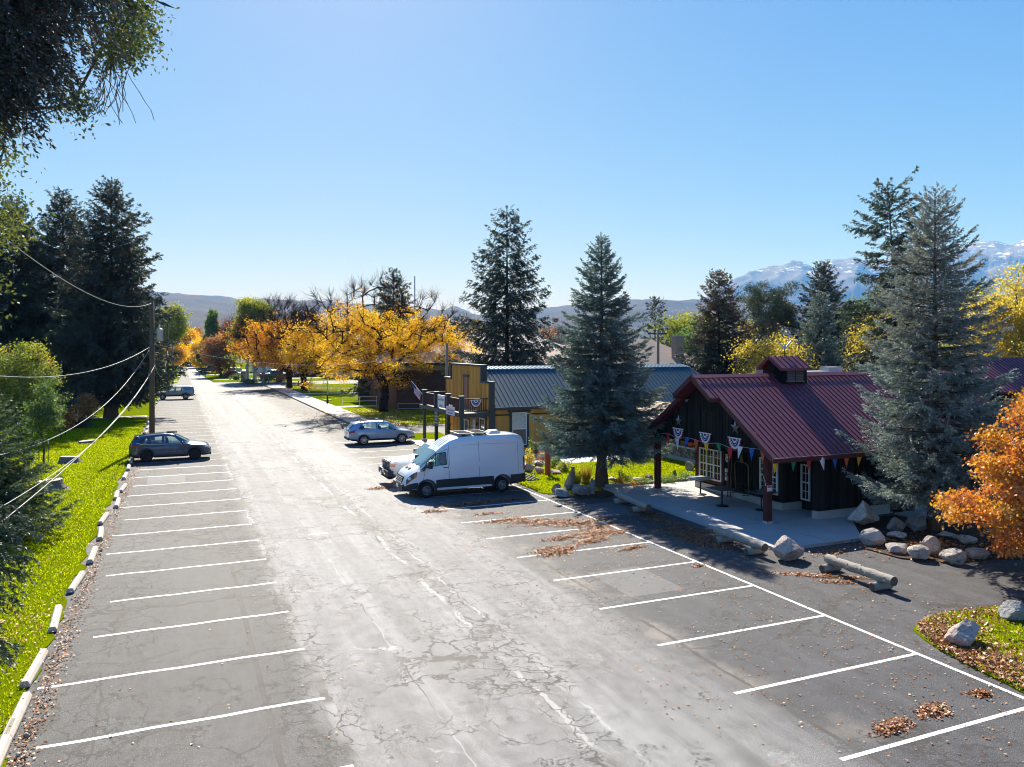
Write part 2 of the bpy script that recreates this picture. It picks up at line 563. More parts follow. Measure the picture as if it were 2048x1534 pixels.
M = {}
M['asphalt'] = asphalt()
M['lawn'] = lawn_mat()
M['paint_white'] = None
t = NT('worn_road_paint')
f_ = t.noise(7.0, None, 6, 0.75)
M['line'] = t.principled(t.mix(t.ss(t.m('ADD', t.m('MULTIPLY', f_, 0.6), t.m('MULTIPLY', t.noise(30.0, None, 3, 0.8), 0.42)), 0.535, 0.60), (0.78, 0.78, 0.76), (0.26, 0.255, 0.25)), 0.6, 0, 0.35)
M['line_faint'] = None
t = NT('faded_road_paint')
f_ = t.noise(5.0, None, 6, 0.75)
M['line_faint'] = t.principled(t.mix(t.ss(f_, 0.40, 0.58), (0.62, 0.61, 0.59), (0.2, 0.195, 0.19)), 0.6, 0, 0.35)
M['field'] = simple('dry_field', (0.13, 0.11, 0.07), 0.95, var=0.5, scale=0.05, space='w', spec=0.1)
M['concrete'] = simple('concrete', (0.40, 0.385, 0.36), 0.75, var=0.18, scale=2.5, bump=0.25, bscale=60, space='w', spec=0.3)
M['patio'] = simple('patio_concrete', (0.36, 0.355, 0.35), 0.65, var=0.2, scale=1.2, bump=0.2, bscale=50, space='w', spec=0.35)
M['walk'] = simple('sidewalk_concrete', (0.48, 0.43, 0.37), 0.75, var=0.2, scale=1.4, bump=0.2, bscale=40, space='w', spec=0.3)
M['kerb'] = simple('kerb_stained', (0.19, 0.15, 0.12), 0.8, var=0.3, scale=2.0, space='w')
M['mulch'] = simple('bark_mulch', (0.075, 0.05, 0.035), 0.95, var=0.6, scale=9.0, bump=0.9, bscale=22, space='w', spec=0.1)
M['stop'] = simple('cast_concrete', (0.52, 0.46, 0.39), 0.8, var=0.22, scale=5, bump=0.3, bscale=60, spec=0.25)
M['dark_wood'] = plank('charred_boards', (0.008, 0.008, 0.0075), (0.030, 0.028, 0.025), width=0.2, rough=0.8, spec=0.15)
M['red_wood'] = plank('oxblood_timber', (0.045, 0.010, 0.009), (0.085, 0.022, 0.018), width=0.6)
M['ochre'] = plank('ochre_boards', (0.50, 0.27, 0.06), (0.68, 0.39, 0.10), width=0.3)
M['green_trim'] = simple('dark_green_trim', (0.035, 0.045, 0.045), 0.55, var=0.2)
M['maroon_roof'] = simple('maroon_steel', (0.150, 0.036, 0.056), 0.52, 0.0, 0.4, var=0.14, scale=0.9, space='w')
M['maroon_trim'] = simple('maroon_trim', (0.085, 0.018, 0.022), 0.5, var=0.2)
M['teal_roof'] = simple('teal_steel', (0.010, 0.066, 0.100), 0.6, 0.0, 0.22, var=0.15, scale=0.8, space='w')
M['sunlit_ridge_metal'] = simple('sunlit_ridge_metal', (0.2, 0.28, 0.33), 0.35, 0.2, 0.6, var=0.15)  # paler than the teal slopes: sun sheen painted into the strip's colour
M['white_frame'] = simple('white_vinyl', (0.78, 0.78, 0.76), 0.45, var=0.08)
M['pane'] = glass_mat('window_pane', (0.012, 0.014, 0.016), 0.03, 0.7)
M['painted_reflection'] = None
M['black_metal'] = simple('black_metal', (0.018, 0.018, 0.02), 0.45, 0.3, 0.5, var=0.2)
M['grey_metal'] = simple('galvanised_metal', (0.42, 0.43, 0.44), 0.45, 0.6, 0.5, var=0.15)
M['pipe_rail'] = simple('grey_pipe', (0.36, 0.38, 0.40), 0.5, 0.3, 0.5, var=0.12)
M['tabletop_pale'] = simple('pale_tabletop', (0.52, 0.54, 0.54), 0.25, 0, 0.6, var=0.1)
M['tabletop_dark'] = simple('dark_tabletop', (0.055, 0.065, 0.075), 0.35, 0, 0.5, var=0.2)
M['brass'] = simple('old_yellow_paint', (0.16, 0.125, 0.045), 0.5, 0.3, 0.5, var=0.3)
M['bark'] = simple('grey_brown_bark', (0.10, 0.072, 0.055), 0.95, var=0.45, scale=7, bump=1.0, bscale=18, spec=0.1)
M['bark_dark'] = simple('dark_bark', (0.040, 0.028, 0.022), 0.95, var=0.45, scale=6, bump=0.8, bscale=14, spec=0.1)
M['bark_red'] = simple('ruddy_bark', (0.14, 0.088, 0.062), 0.95, var=0.45, scale=8, bump=1.0, bscale=22, spec=0.1)
M['birch'] = simple('pale_bark', (0.42, 0.41, 0.38), 0.8, var=0.4, scale=2.5, spec=0.2)
M['twig'] = simple('bare_twig', (0.11, 0.070, 0.052), 0.9, var=0.3, scale=3, spec=0.1)
M['pole'] = simple('pole_timber', (0.135, 0.092, 0.062), 0.9, var=0.35, scale=3, bump=0.5, bscale=12, spec=0.15)
M['pole_pale'] = simple('pale_pole_timber', (0.30, 0.22, 0.15), 0.85, var=0.3, scale=3, spec=0.2)
M['log'] = simple('weathered_log', (0.30, 0.27, 0.225), 0.85, var=0.4, scale=4, bump=0.7, bscale=16, spec=0.2)
M['log_end'] = simple('log_end_grain', (0.13, 0.095, 0.07), 0.9, var=0.4, scale=12, spec=0.1)
M['stump'] = simple('stump_bark', (0.17, 0.145, 0.125), 0.95, var=0.5, scale=4, bump=1.0, bscale=10, spec=0.1)
M['stump_top'] = simple('stump_cut', (0.52, 0.44, 0.35), 0.85, var=0.25, scale=4, spec=0.15)
M['cable'] = simple('aluminium_cable', (0.40, 0.40, 0.39), 0.42, 0.35, 0.5, var=0.05)
M['cable_dark'] = simple('weathered_cable', (0.22, 0.22, 0.22), 0.5, 0.3, 0.5, var=0.05)
M['rock_pale'] = stone_mat('pale_limestone', (0.27, 0.22, 0.18), (0.50, 0.44, 0.38), (0.68, 0.63, 0.57))
M['rock_tan'] = stone_mat('tan_limestone', (0.20, 0.145, 0.10), (0.36, 0.28, 0.205), (0.52, 0.44, 0.35))
M['rock_grey'] = stone_mat('grey_limestone', (0.14, 0.13, 0.125), (0.28, 0.265, 0.25), (0.44, 0.42, 0.40))
M['rock_pink'] = stone_mat('pink_limestone', (0.22, 0.16, 0.135), (0.44, 0.35, 0.30), (0.62, 0.54, 0.49))
M['tyre'] = simple('tyre_rubber', (0.016, 0.016, 0.017), 0.75, 0, 0.3, var=0.2)
M['rim_silver'] = simple('alloy_rim', (0.62, 0.62, 0.63), 0.3, 0.8, 0.5, var=0.06)
M['rim_steel'] = simple('steel_rim', (0.24, 0.24, 0.25), 0.45, 0.7, 0.5, var=0.1)
M['rim_dark'] = simple('black_rim', (0.022, 0.022, 0.025), 0.3, 0.4, 0.6, var=0.1)
M['plastic'] = simple('grey_plastic', (0.030, 0.030, 0.034), 0.6, 0, 0.4, var=0.15)
M['chrome'] = simple('chrome', (0.75, 0.75, 0.76), 0.12, 1.0, 0.5, var=0.03)
M['car_glass'] = glass_mat('tinted_glass', (0.012, 0.017, 0.02), 0.03, 0.9)
M['windscreen'] = glass_mat('windscreen_glass', (0.10, 0.19, 0.215), 0.04, 1.0)  # light blue sky reflection put into the glass colour
M['clear_glass'] = glass_mat('clear_glass', rough=0.02, trans=0.97)
M['see_glass'] = glass_mat('lightly_tinted_glass', rough=0.02, trans=0.93)
M['seat_cloth'] = simple('dark_seat_cloth', (0.03, 0.03, 0.032), .85)
M['lamp'] = simple('lamp_lens', (0.72, 0.72, 0.70), 0.1, 0.1, 0.8, var=0.1)
M['lamp_dark'] = simple('smoked_lens', (0.06, 0.065, 0.075), 0.08, 0.1, 0.9, var=0.2)
M['amber'] = simple('amber_lens', (0.75, 0.22, 0.03), 0.15, 0, 0.7, var=0.1)
M['red_lens'] = simple('red_lens', (0.42, 0.01, 0.012), 0.12, 0, 0.8, var=0.1)
M['orange_cloth'] = simple('orange_cloth', (0.62, 0.095, 0.03), 0.85, var=0.3, scale=8)
M['white_paint'] = simple('white_paint', (0.76, 0.75, 0.72), 0.5, var=0.1)
M['black_paint'] = simple('black_paint', (0.012, 0.012, 0.012), 0.5, var=0.1)
M['red_paint'] = simple('red_paint', (0.42, 0.060, 0.030), 0.55, var=0.2)
M['blue_cloth'] = simple('blue_cloth', (0.012, 0.10, 0.42), 0.8, var=0.12)
M['navy_cloth'] = simple('navy_cloth', (0.02, 0.035, 0.14), 0.85, var=0.15)
M['red_cloth'] = simple('red_cloth', (0.50, 0.025, 0.03), 0.8, var=0.12)
M['crimson_cloth'] = simple('crimson_cloth', (0.24, 0.014, 0.03), 0.85, var=0.15)
M['green_cloth'] = simple('green_cloth', (0.015, 0.20, 0.075), 0.8, var=0.12)
M['yellow_cloth'] = simple('yellow_cloth', (0.75, 0.42, 0.015), 0.8, var=0.12)
M['orange_flag'] = simple('orange_pennant', (0.62, 0.10, 0.03), 0.8, var=0.12)
M['white_cloth'] = simple('white_cloth', (0.68, 0.64, 0.66), 0.85, var=0.08)
M['rust_metal'] = simple('rusty_metal', (0.16, 0.10, 0.085), 0.6, 0.4, 0.5, var=0.4, scale=5)
M['star_metal'] = simple('galvanised_star', (0.32, 0.33, 0.34), 0.45, 0.6, 0.5, var=0.3, scale=4)
M['shake'] = simple('shake_roof', (0.36, 0.27, 0.20), 0.9, var=0.35, scale=6, space='w', bump=0.6, bscale=15)
M['shingle_brown'] = simple('brown_shingle', (0.27, 0.205, 0.17), 0.9, var=0.25, scale=5, space='w', bump=0.4, bscale=12)
M['shingle_tan'] = simple('tan_shingle', (0.42, 0.36, 0.33), 0.9, var=0.3, scale=4, space='w', bump=0.4, bscale=12)
M['pink_door'] = simple('rose_door', (0.33, 0.15, 0.12), 0.6, var=0.15)
M['balcony_wood'] = simple('maroon_rail', (0.050, 0.018, 0.017), 0.6, var=0.25)
M['deck_tan'] = simple('deck_boards', (0.36, 0.26, 0.18), 0.75, var=0.25, scale=5)
M['cream'] = simple('cream_siding', (0.52, 0.43, 0.30), 0.8, var=0.15, scale=2, space='w')


def wall_bricks(name, c1, c2, mortar, s=1.0, bw=0.22, rh=0.075):
    t = NT(name)
    p = t.P()
    q = t.n('SeparateXYZ', {0: p})
    uv = t.n('CombineXYZ', {0: t.m('ADD', q.outputs[0], q.outputs[1]), 1: q.outputs[2]}).outputs[0]
    b = t.n('TexBrick', {'Vector': uv, 'Color1': c1, 'Color2': c2, 'Mortar': mortar, 'Scale': s, 'Mortar Size': 0.01, 'Brick Width': bw, 'Row Height': rh})
    c = t.mix(0.5, b.outputs['Color'], t.mix(t.noise(3, p), (0.6, 0.6, 0.6), (1.4, 1.4, 1.4)), 'MULTIPLY')
    return t.principled(c, 0.85, 0, 0.2, t.bump(b.outputs['Fac'], -0.3, 0.01))


M['brick'] = wall_bricks('red_brick', (0.13, 0.055, 0.038), (0.10, 0.04, 0.03), (0.14, 0.11, 0.09))
M['brick_tan'] = wall_bricks('tan_brick', (0.40, 0.24, 0.15), (0.33, 0.19, 0.12), (0.4, 0.34, 0.28))
t = NT('fieldstone_wall')
p_ = t.P()
v_ = t.n('TexVoronoi', {'Vector': p_, 'Scale': 4.2})
e_ = t.n('TexVoronoi', {'Vector': p_, 'Scale': 4.2}, feature='DISTANCE_TO_EDGE').outputs['Distance']
cc_ = t.mix(t.n('SeparateXYZ', {0: v_.outputs['Color']}).outputs[0], (0.15, 0.105, 0.08), (0.36, 0.30, 0.24))
M['fieldstone'] = t.principled(t.mix(t.ss(e_, 0.10, 0.03), cc_, (0.10, 0.085, 0.07)), 0.9, 0, 0.2, t.bump(t.ss(e_, 0.0, 0.15), 0.8, 0.05))
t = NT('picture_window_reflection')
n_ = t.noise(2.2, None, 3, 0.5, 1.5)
M['painted_reflection'] = t.principled(t.ramp(n_, [(0.3, (0.20, 0.36, 0.42)), (0.48, (0.55, 0.60, 0.58)), (0.55, (0.62, 0.56, 0.42)), (0.7, (0.40, 0.52, 0.56))]), 0.15, 0, 0.6)  # reflected surroundings painted into the pane colour

# foliage
NEEDLE_TR = 0.3
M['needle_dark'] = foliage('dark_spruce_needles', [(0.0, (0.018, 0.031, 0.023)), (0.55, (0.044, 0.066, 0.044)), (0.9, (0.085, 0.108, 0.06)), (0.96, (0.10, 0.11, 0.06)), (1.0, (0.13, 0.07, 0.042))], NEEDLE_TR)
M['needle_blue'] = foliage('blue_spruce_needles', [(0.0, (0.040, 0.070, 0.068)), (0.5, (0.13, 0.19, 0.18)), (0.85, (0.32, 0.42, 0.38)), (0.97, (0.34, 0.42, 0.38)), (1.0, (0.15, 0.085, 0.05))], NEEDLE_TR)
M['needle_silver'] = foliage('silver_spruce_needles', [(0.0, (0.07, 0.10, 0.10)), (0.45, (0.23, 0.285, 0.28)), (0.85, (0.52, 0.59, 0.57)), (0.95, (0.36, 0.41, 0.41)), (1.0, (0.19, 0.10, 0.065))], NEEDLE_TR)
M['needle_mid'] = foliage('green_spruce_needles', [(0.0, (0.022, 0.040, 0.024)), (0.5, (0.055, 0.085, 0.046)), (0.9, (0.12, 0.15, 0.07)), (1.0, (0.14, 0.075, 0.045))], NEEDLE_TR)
M['needle_sunlit'] = foliage('sunlit_spruce_needles', [(0.0, (0.04, 0.065, 0.03)), (0.5, (0.11, 0.16, 0.07)), (0.9, (0.24, 0.29, 0.12)), (1.0, (0.28, 0.3, 0.14))], 0.35)  # lit copy of the green needles, sunlight put into the colour
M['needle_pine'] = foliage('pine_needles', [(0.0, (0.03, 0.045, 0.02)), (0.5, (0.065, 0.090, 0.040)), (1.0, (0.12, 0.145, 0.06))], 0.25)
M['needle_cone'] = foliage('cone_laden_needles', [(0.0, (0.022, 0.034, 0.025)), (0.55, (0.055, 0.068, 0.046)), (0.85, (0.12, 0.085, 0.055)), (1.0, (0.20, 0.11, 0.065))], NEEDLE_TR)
LT = 0.62
M['leaf_gold'] = foliage('golden_leaves', [(0.0, (0.46, 0.20, 0.008)), (0.25, (0.76, 0.40, 0.008)), (0.7, (0.88, 0.56, 0.010)), (1.0, (0.70, 0.56, 0.02))], .68, tint=(1, 1, .6))
M['leaf_amber'] = foliage('amber_leaves', [(0.0, (0.42, 0.15, 0.012)), (0.4, (0.70, 0.31, 0.012)), (0.75, (0.84, 0.45, 0.014)), (1.0, (0.74, 0.54, 0.02))], .66)
M['leaf_rust'] = foliage('rusty_leaves', [(0.0, (0.20, 0.075, 0.030)), (0.5, (0.40, 0.17, 0.04)), (1.0, (0.52, 0.28, 0.05))], LT)
M['leaf_lime'] = foliage('yellow_green_leaves', [(0.0, (0.11, 0.16, 0.018)), (0.5, (0.26, 0.30, 0.025)), (0.85, (0.46, 0.42, 0.03)), (1.0, (0.56, 0.34, 0.03))], LT)
M['leaf_olive'] = foliage('olive_leaves', [(0.0, (0.035, 0.055, 0.012)), (0.5, (0.10, 0.125, 0.02)), (0.85, (0.30, 0.27, 0.03)), (1.0, (0.45, 0.25, 0.03))], .5)
M['leaf_green'] = foliage('green_leaves', [(0.0, (0.055, 0.10, 0.02)), (0.5, (0.12, 0.20, 0.035)), (1.0, (0.26, 0.32, 0.06))], LT)
M['leaf_poplar'] = foliage('poplar_leaves', [(0.0, (0.05, 0.10, 0.022)), (0.6, (0.13, 0.22, 0.05)), (1.0, (0.30, 0.34, 0.06))], LT)
M['leaf_yellow'] = foliage('soft_yellow_leaves', [(0.0, (0.34, 0.26, 0.03)), (0.5, (0.60, 0.46, 0.05)), (1.0, (0.74, 0.60, 0.09))], LT)
M['leaf_maple'] = foliage('orange_maple_leaves', [(0.0, (0.42, 0.06, 0.012)), (0.25, (0.56, 0.16, 0.016)), (0.6, (0.62, 0.29, 0.025)), (1.0, (0.62, 0.42, 0.05))], .5)
M['leaf_red'] = foliage('red_leaves', [(0.0, (0.26, 0.025, 0.03)), (0.6, (0.42, 0.07, 0.06)), (1.0, (0.5, 0.18, 0.10))], LT)
M['grass'] = foliage('grass_blades', [(0.0, (0.13, 0.19, 0.004)), (0.4, (0.33, 0.41, 0.003)), (0.75, (0.52, 0.55, 0.004)), (1.0, (0.62, 0.50, 0.06))], 0.62, gloss=0.004)
M['litter'] = foliage('fallen_leaf', [(0.0, (0.10, 0.030, 0.010)), (0.4, (0.27, 0.080, 0.014)), (0.72, (0.42, 0.15, 0.025)), (0.9, (0.42, 0.27, 0.13)), (1.0, (0.62, 0.30, 0.03))], 0.15)
M['scrub'] = foliage('scrub_leaves', [(0.0, (0.06, 0.06, 0.03)), (0.4, (0.14, 0.12, 0.05)), (0.7, (0.30, 0.20, 0.05)), (1.0, (0.20, 0.24, 0.05))], 0.4)
M['paint_van'] = car_paint('white_van_paint', (0.74, 0.75, 0.78))
M['paint_white'] = car_paint('white_truck_paint', (0.74, 0.73, 0.70))
M['paint_blue'] = car_paint('slate_blue_paint', (0.040, 0.068, 0.118), 0.5, 0.25)
M['paint_silver'] = car_paint('silver_blue_paint', (0.27, 0.38, 0.54), 0.45, 0.3)
M['paint_tan'] = car_paint('pewter_paint', (0.26, 0.27, 0.29), 0.45, 0.34)
M['paint_red'] = car_paint('red_truck_paint', (0.30, 0.02, 0.02))
M['paint_black'] = car_paint('black_truck_paint', (0.02, 0.02, 0.022))

# ---------------------------------------------------------------- plant builders
def unit(a):
    return a / np.maximum(np.linalg.norm(a, axis=-1, keepdims=True), 1e-9)


def diamonds(p, d, length, width, rng, flat=None):
    """leaf or needle blades: four-cornered faces from p along d"""
    n = len(p)
    r = rng.normal(size=(n, 3))
    if flat is not None:
        r = r * np.array([flat, flat, 1.0])
    w = unit(np.cross(d, r)) * (width * 0.5)[:, None]
    L = d * length[:, None]
    return np.stack([p, p + L * 0.45 + w, p + L, p + L * 0.45 - w], axis=1)


def needle_crown(P0, az, L, up, dr, tip, rng, dens, q, wid=0.30, twl=0.30, hang=0.25, per=5.0, spread=0.36, cone=0.0, smin=0.08):
    """needle blades along side twigs of the branches (all arrays of length B)"""
    nt = np.maximum(3, (L * dens)).astype(int)
    bi = np.repeat(np.arange(len(L)), nt)
    n = len(bi)
    s = smin + (1 - smin) * rng.uniform(0, 1, n) ** 0.75
    Lb, azb = L[bi], az[bi]
    r = Lb * s
    z = Lb * (up[bi] * s - dr[bi] * s ** 2 + tip[bi] * s ** 4)
    base = P0[bi] + np.stack([np.cos(azb) * r, np.sin(azb) * r, z], axis=1)
    slope = up[bi] - 2 * dr[bi] * s + 4 * tip[bi] * s ** 3
    side = rng.choice([-1.0, 1.0], n)
    ang = azb + side * rng.uniform(0.35, 1.15, n) * (1.05 - 0.6 * s)
    tl = np.clip((twl * Lb * (1.08 - s) + 0.10 + 0.04 * Lb) * rng.uniform(0.55, 1.25, n), 0.05, 1.4)
    td = unit(np.stack([np.cos(ang), np.sin(ang), slope * 0.8 - hang * rng.uniform(0.2, 1.6, n)], axis=1))
    brnd = rng.uniform(0, 1, len(L))
    trnd = rng.uniform(0, 1, n)
    kn = np.maximum(3, tl / q * per).astype(int)
    ti = np.repeat(np.arange(n), kn)
    m = len(ti)
    k = rng.uniform(0, 1, m)
    pos = base[ti] + td[ti] * (tl[ti] * k)[:, None]
    pos[:, 2] -= hang * 0.5 * tl[ti] * k ** 2
    bd = unit(td[ti] * 0.75 + rng.normal(0, spread, (m, 3)))
    ln = q * rng.uniform(0.6, 1.3, m)
    V = diamonds(pos, bd, ln, ln * wid, rng)
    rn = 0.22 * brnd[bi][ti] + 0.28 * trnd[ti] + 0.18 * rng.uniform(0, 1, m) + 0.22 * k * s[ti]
    if cone > 0:
        cm = (trnd[ti] < cone)
        rn = np.where(cm, 1.0, rn)
    return V, np.clip(rn, 0, 1)


def spruce(label, base, H, Rad, seed, mat, zlow=0.08, q=0.12, dens=9.0, droop=0.35, up=0.15, tip=0.25, prof=0.85, whorl=0.33, nb=9,
           trunk_r=None, twl=0.30, hang=0.3, per=4.5, bark='bark_dark', name='spruce_tree', group=None, cone_top=0.0, leaders=1, gaps=0.0,
           lean=(0, 0), wid=0.30, jitter=0.25, top_ang=0.9, cat='tree', belly=0.0):
    rng = np.random.default_rng(seed)
    root = thing(name, label, cat, base, 0, group)
    q, dens, per = q * 0.74, dens * 1.4, per * 1.35
    zl = zlow * H
    zs = []
    z = zl
    while z < H * 0.985:
        t = (z - zl) / (H - zl)
        n = max(4, int(nb * (1.15 - 0.45 * t)))
        for k in range(n):
            zs.append((z + rng.uniform(-0.5, 0.5) * whorl, 2 * PI * (k + rng.uniform(-0.35, 0.35)) / n + z * 2.4))
        z += whorl * (0.92 - 0.42 * t) * rng.uniform(0.8, 1.2)
    zs = np.array(zs)
    if gaps > 0:
        keep = rng.uniform(0, 1, len(zs)) > gaps
        zs = zs[keep]
    t = np.clip((zs[:, 0] - zl) / (H - zl), 0, 1)
    prof_v = (1 - t) ** prof
    if belly > 0:
        prof_v = prof_v * (1 - belly * np.exp(-t / 0.20))
    sect = np.array([mnoise.noise(Vector((math.cos(a) * 1.3 + seed, math.sin(a) * 1.3, z * 0.35))) for z, a in zs])
    L = Rad * prof_v * (1 + jitter * rng.uniform(-1, 0.75, len(t)) + 0.55 * jitter * sect * 2) + 0.03 * Rad
    L = np.clip(L, 0.10, None)
    lx, ly = lean
    P0 = np.stack([lx * t ** 2, ly * t ** 2, zs[:, 0]], axis=1)
    upv = up + (top_ang - up) * np.clip((t - 0.45) / 0.55, 0, 1) ** 1.5
    drv = droop * (1 - t) ** 0.5
    tpv = tip * (1 - 0.3 * t)
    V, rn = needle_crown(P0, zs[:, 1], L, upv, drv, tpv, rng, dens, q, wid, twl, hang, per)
    if cone_top > 0:
        zz = V[:, 0, 2] / H
        blob = np.array([mnoise.noise(Vector((p[0] * 1.6, p[1] * 1.6, p[2] * 1.6 + seed))) for p in V[::1, 0]]) if len(V) < 90000 else rng.uniform(-.4, .5, len(V))
        cm = (zz > 0.5) & (blob > 0.22 - 0.5 * (zz - 0.5) * cone_top) & (rng.uniform(0, 1, len(V)) < 0.75)
        rn = np.where(cm, rng.uniform(0.96, 1.0, len(V)), rn)
    # leader shoots
    VV, RR = [V], [rn]
    for j in range(leaders):
        a = rng.uniform(0, 2 * PI)
        e = 0.0 if j == 0 else 0.035 * H
        hh = H * (1.0 if j == 0 else rng.uniform(0.93, 0.98))
        m = int(60 + 20 / q)
        k = rng.uniform(0, 1, m)
        p = np.stack([lx + math.cos(a) * e * k, ly + math.sin(a) * e * k, H * 0.90 + (hh - H * 0.90) * k], axis=1)
        bd = unit(np.stack([rng.normal(0, 0.6, m), rng.normal(0, 0.6, m), rng.uniform(0.3, 1.2, m)], axis=1))
        ln = q * rng.uniform(0.5, 1.1, m)
        VV.append(diamonds(p, bd, ln, ln * wid, rng))
        RR.append(rng.uniform(0.1, 0.8, m))
    quads_obj('crown', np.concatenate(VV), mat, root, np.concatenate(RR))
    # trunk and limbs
    tr = trunk_r or H * 0.014
    nseg = 9
    zz = np.linspace(0, H * 0.97, nseg + 1)
    tt = np.clip((zz - zl) / (H - zl), 0, 1)
    pts = np.stack([lx * tt ** 2, ly * tt ** 2, zz], axis=1)
    rr = tr * (1 - zz / H) ** 1.15 + 0.01
    rr[0] *= 1.45
    Q = [frustums(pts[:-1], pts[1:], rr[:-1], rr[1:], 10)]
    for a, b in ((0.0, 0.4), (0.4, 0.8)):
        def cp(s):
            r = L * s
            return P0 + np.stack([np.cos(zs[:, 1]) * r, np.sin(zs[:, 1]) * r, L * (upv * s - drv * s ** 2 + tpv * s ** 4)], axis=1)
        br = np.clip(L * 0.012, 0.006, 0.06)
        Q.append(frustums(cp(a), cp(b), br * (1 - a * 0.8), br * (1 - b * 0.8), 3))
    quads_obj('trunk', np.concatenate(Q), M[bark], root)
    return root


def grow(base, fork, targets, rng, r_tip=0.012, step=0.9, sag=0.10, pipe=0.5, trunk_bend=0.15):
    """branch skeleton reaching every target; returns node points, parents, radii"""
    nodes = [np.array(base, float)]
    par = [-1]
    nt = 5
    for i in range(1, nt + 1):
        f = i / nt
        p = np.array(base) * (1 - f) + np.array(fork) * f + np.array([rng.uniform(-1, 1), rng.uniform(-1, 1), 0]) * trunk_bend * (1 if i < nt else 0)
        nodes.append(p)
        par.append(len(nodes) - 2)
    order = np.argsort(np.linalg.norm(targets - np.array(fork), axis=1))
    tn = []
    start = nt
    for ti in order:
        tg = targets[ti]
        A = np.array(nodes[start:])
        d = np.linalg.norm(A - tg, axis=1)
        # prefer parents that lie nearer the fork than the target does
        pen = np.where(np.linalg.norm(A - np.array(fork), axis=1) > np.linalg.norm(tg - np.array(fork)), 3.0, 0.0)
        j = int(np.argmin(d + pen)) + start
        p0 = nodes[j]
        ln = np.linalg.norm(tg - p0)
        k = max(1, int(ln / step))
        prev = j
        bow = rng.normal(0, 1, 3) * sag * ln
        bow[2] = abs(bow[2]) * 0.6
        for i in range(1, k + 1):
            f = i / k
            p = p0 + (tg - p0) * f + bow * math.sin(PI * f) * 0.7 + (rng.normal(0, 0.03, 3) * step if i < k else 0)
            nodes.append(p)
            par.append(prev)
            prev = len(nodes) - 1
        tn.append((ti, prev))
    N = len(nodes)
    cnt = np.zeros(N)
    for _, i in tn: cnt[i] += 1
    for i in range(N - 1, 0, -1):
        cnt[par[i]] += cnt[i]
    rad = r_tip * np.maximum(cnt, 1) ** pipe
    return np.array(nodes), np.array(par), rad


def wood_quads(nodes, par, rad, n=5):
    i = np.arange(1, len(nodes))
    p = par[i]
    r0 = np.minimum(rad[p], rad[i] * 1.35 + 0.004)
    return frustums(nodes[p], nodes[i], r0, rad[i], n)


def crown_points(M_, c, rx, ry, rz, rng, seed, zmin=None, lump=0.35, hollow=2.2, fmin=-1.0):
    out = []
    c = np.array(c, float)
    while len(out) < M_:
        d = unit(rng.normal(size=3))
        if d[2] < fmin: continue
        k = 1 + lump * 1.6 * mnoise.noise(Vector((d[0] * 1.7 + seed, d[1] * 1.7, d[2] * 1.7)))
        r = rng.uniform(0, 1) ** (1 / hollow) * k
        p = c + d * r * np.array([rx, ry, rz])
        if zmin is not None and p[2] < zmin: continue
        out.append(p)
    return np.array(out)


def leaf_clouds(centres, n, sig, size, rng, asp=0.62, hang=0.25):
    """n leaves scattered round every centre"""
    ci = np.repeat(np.arange(len(centres)), n)
    m = len(ci)
    p = centres[ci] + rng.normal(0, 1, (m, 3)) * np.asarray(sig)
    d = unit(rng.normal(size=(m, 3)) + np.array([0, 0, -hang]))
    ln = size * rng.uniform(0.6, 1.25, m)
    V = diamonds(p, d, ln, ln * asp, rng)
    crnd = rng.uniform(0, 1, len(centres))
    return V, np.clip(0.55 * crnd[ci] + 0.45 * rng.uniform(0, 1, m), 0, 1)


def twig_fans(centres, n, ln, rng, r=0.008, bias=(0, 0, 0.5), out=None):
    ci = np.repeat(np.arange(len(centres)), n)
    m = len(ci)
    d = rng.normal(size=(m, 3)) * 0.6 + np.asarray(bias)
    if out is not None:
        d = d + unit(centres[ci] - np.asarray(out)) * 0.9
    d = unit(d)
    a = centres[ci]
    l1 = ln * rng.uniform(0.4, 1.0, m)
    b = a + d * l1[:, None]
    d2 = unit(d + rng.normal(0, 0.35, (m, 3)))
    c = b + d2 * (l1 * 0.7)[:, None]
    d3 = unit(d + rng.normal(0, 0.6, (m, 3)))
    e = a + d * (l1 * 0.5)[:, None]
    e2 = e + d3 * (l1 * 0.6)[:, None]
    rr = np.full(m, r)
    return np.concatenate([frustums(a, b, rr, rr * 0.7, 3), frustums(b, c, rr * 0.7, rr * 0.3, 3), frustums(e, e2, rr * 0.6, rr * 0.3, 3)])


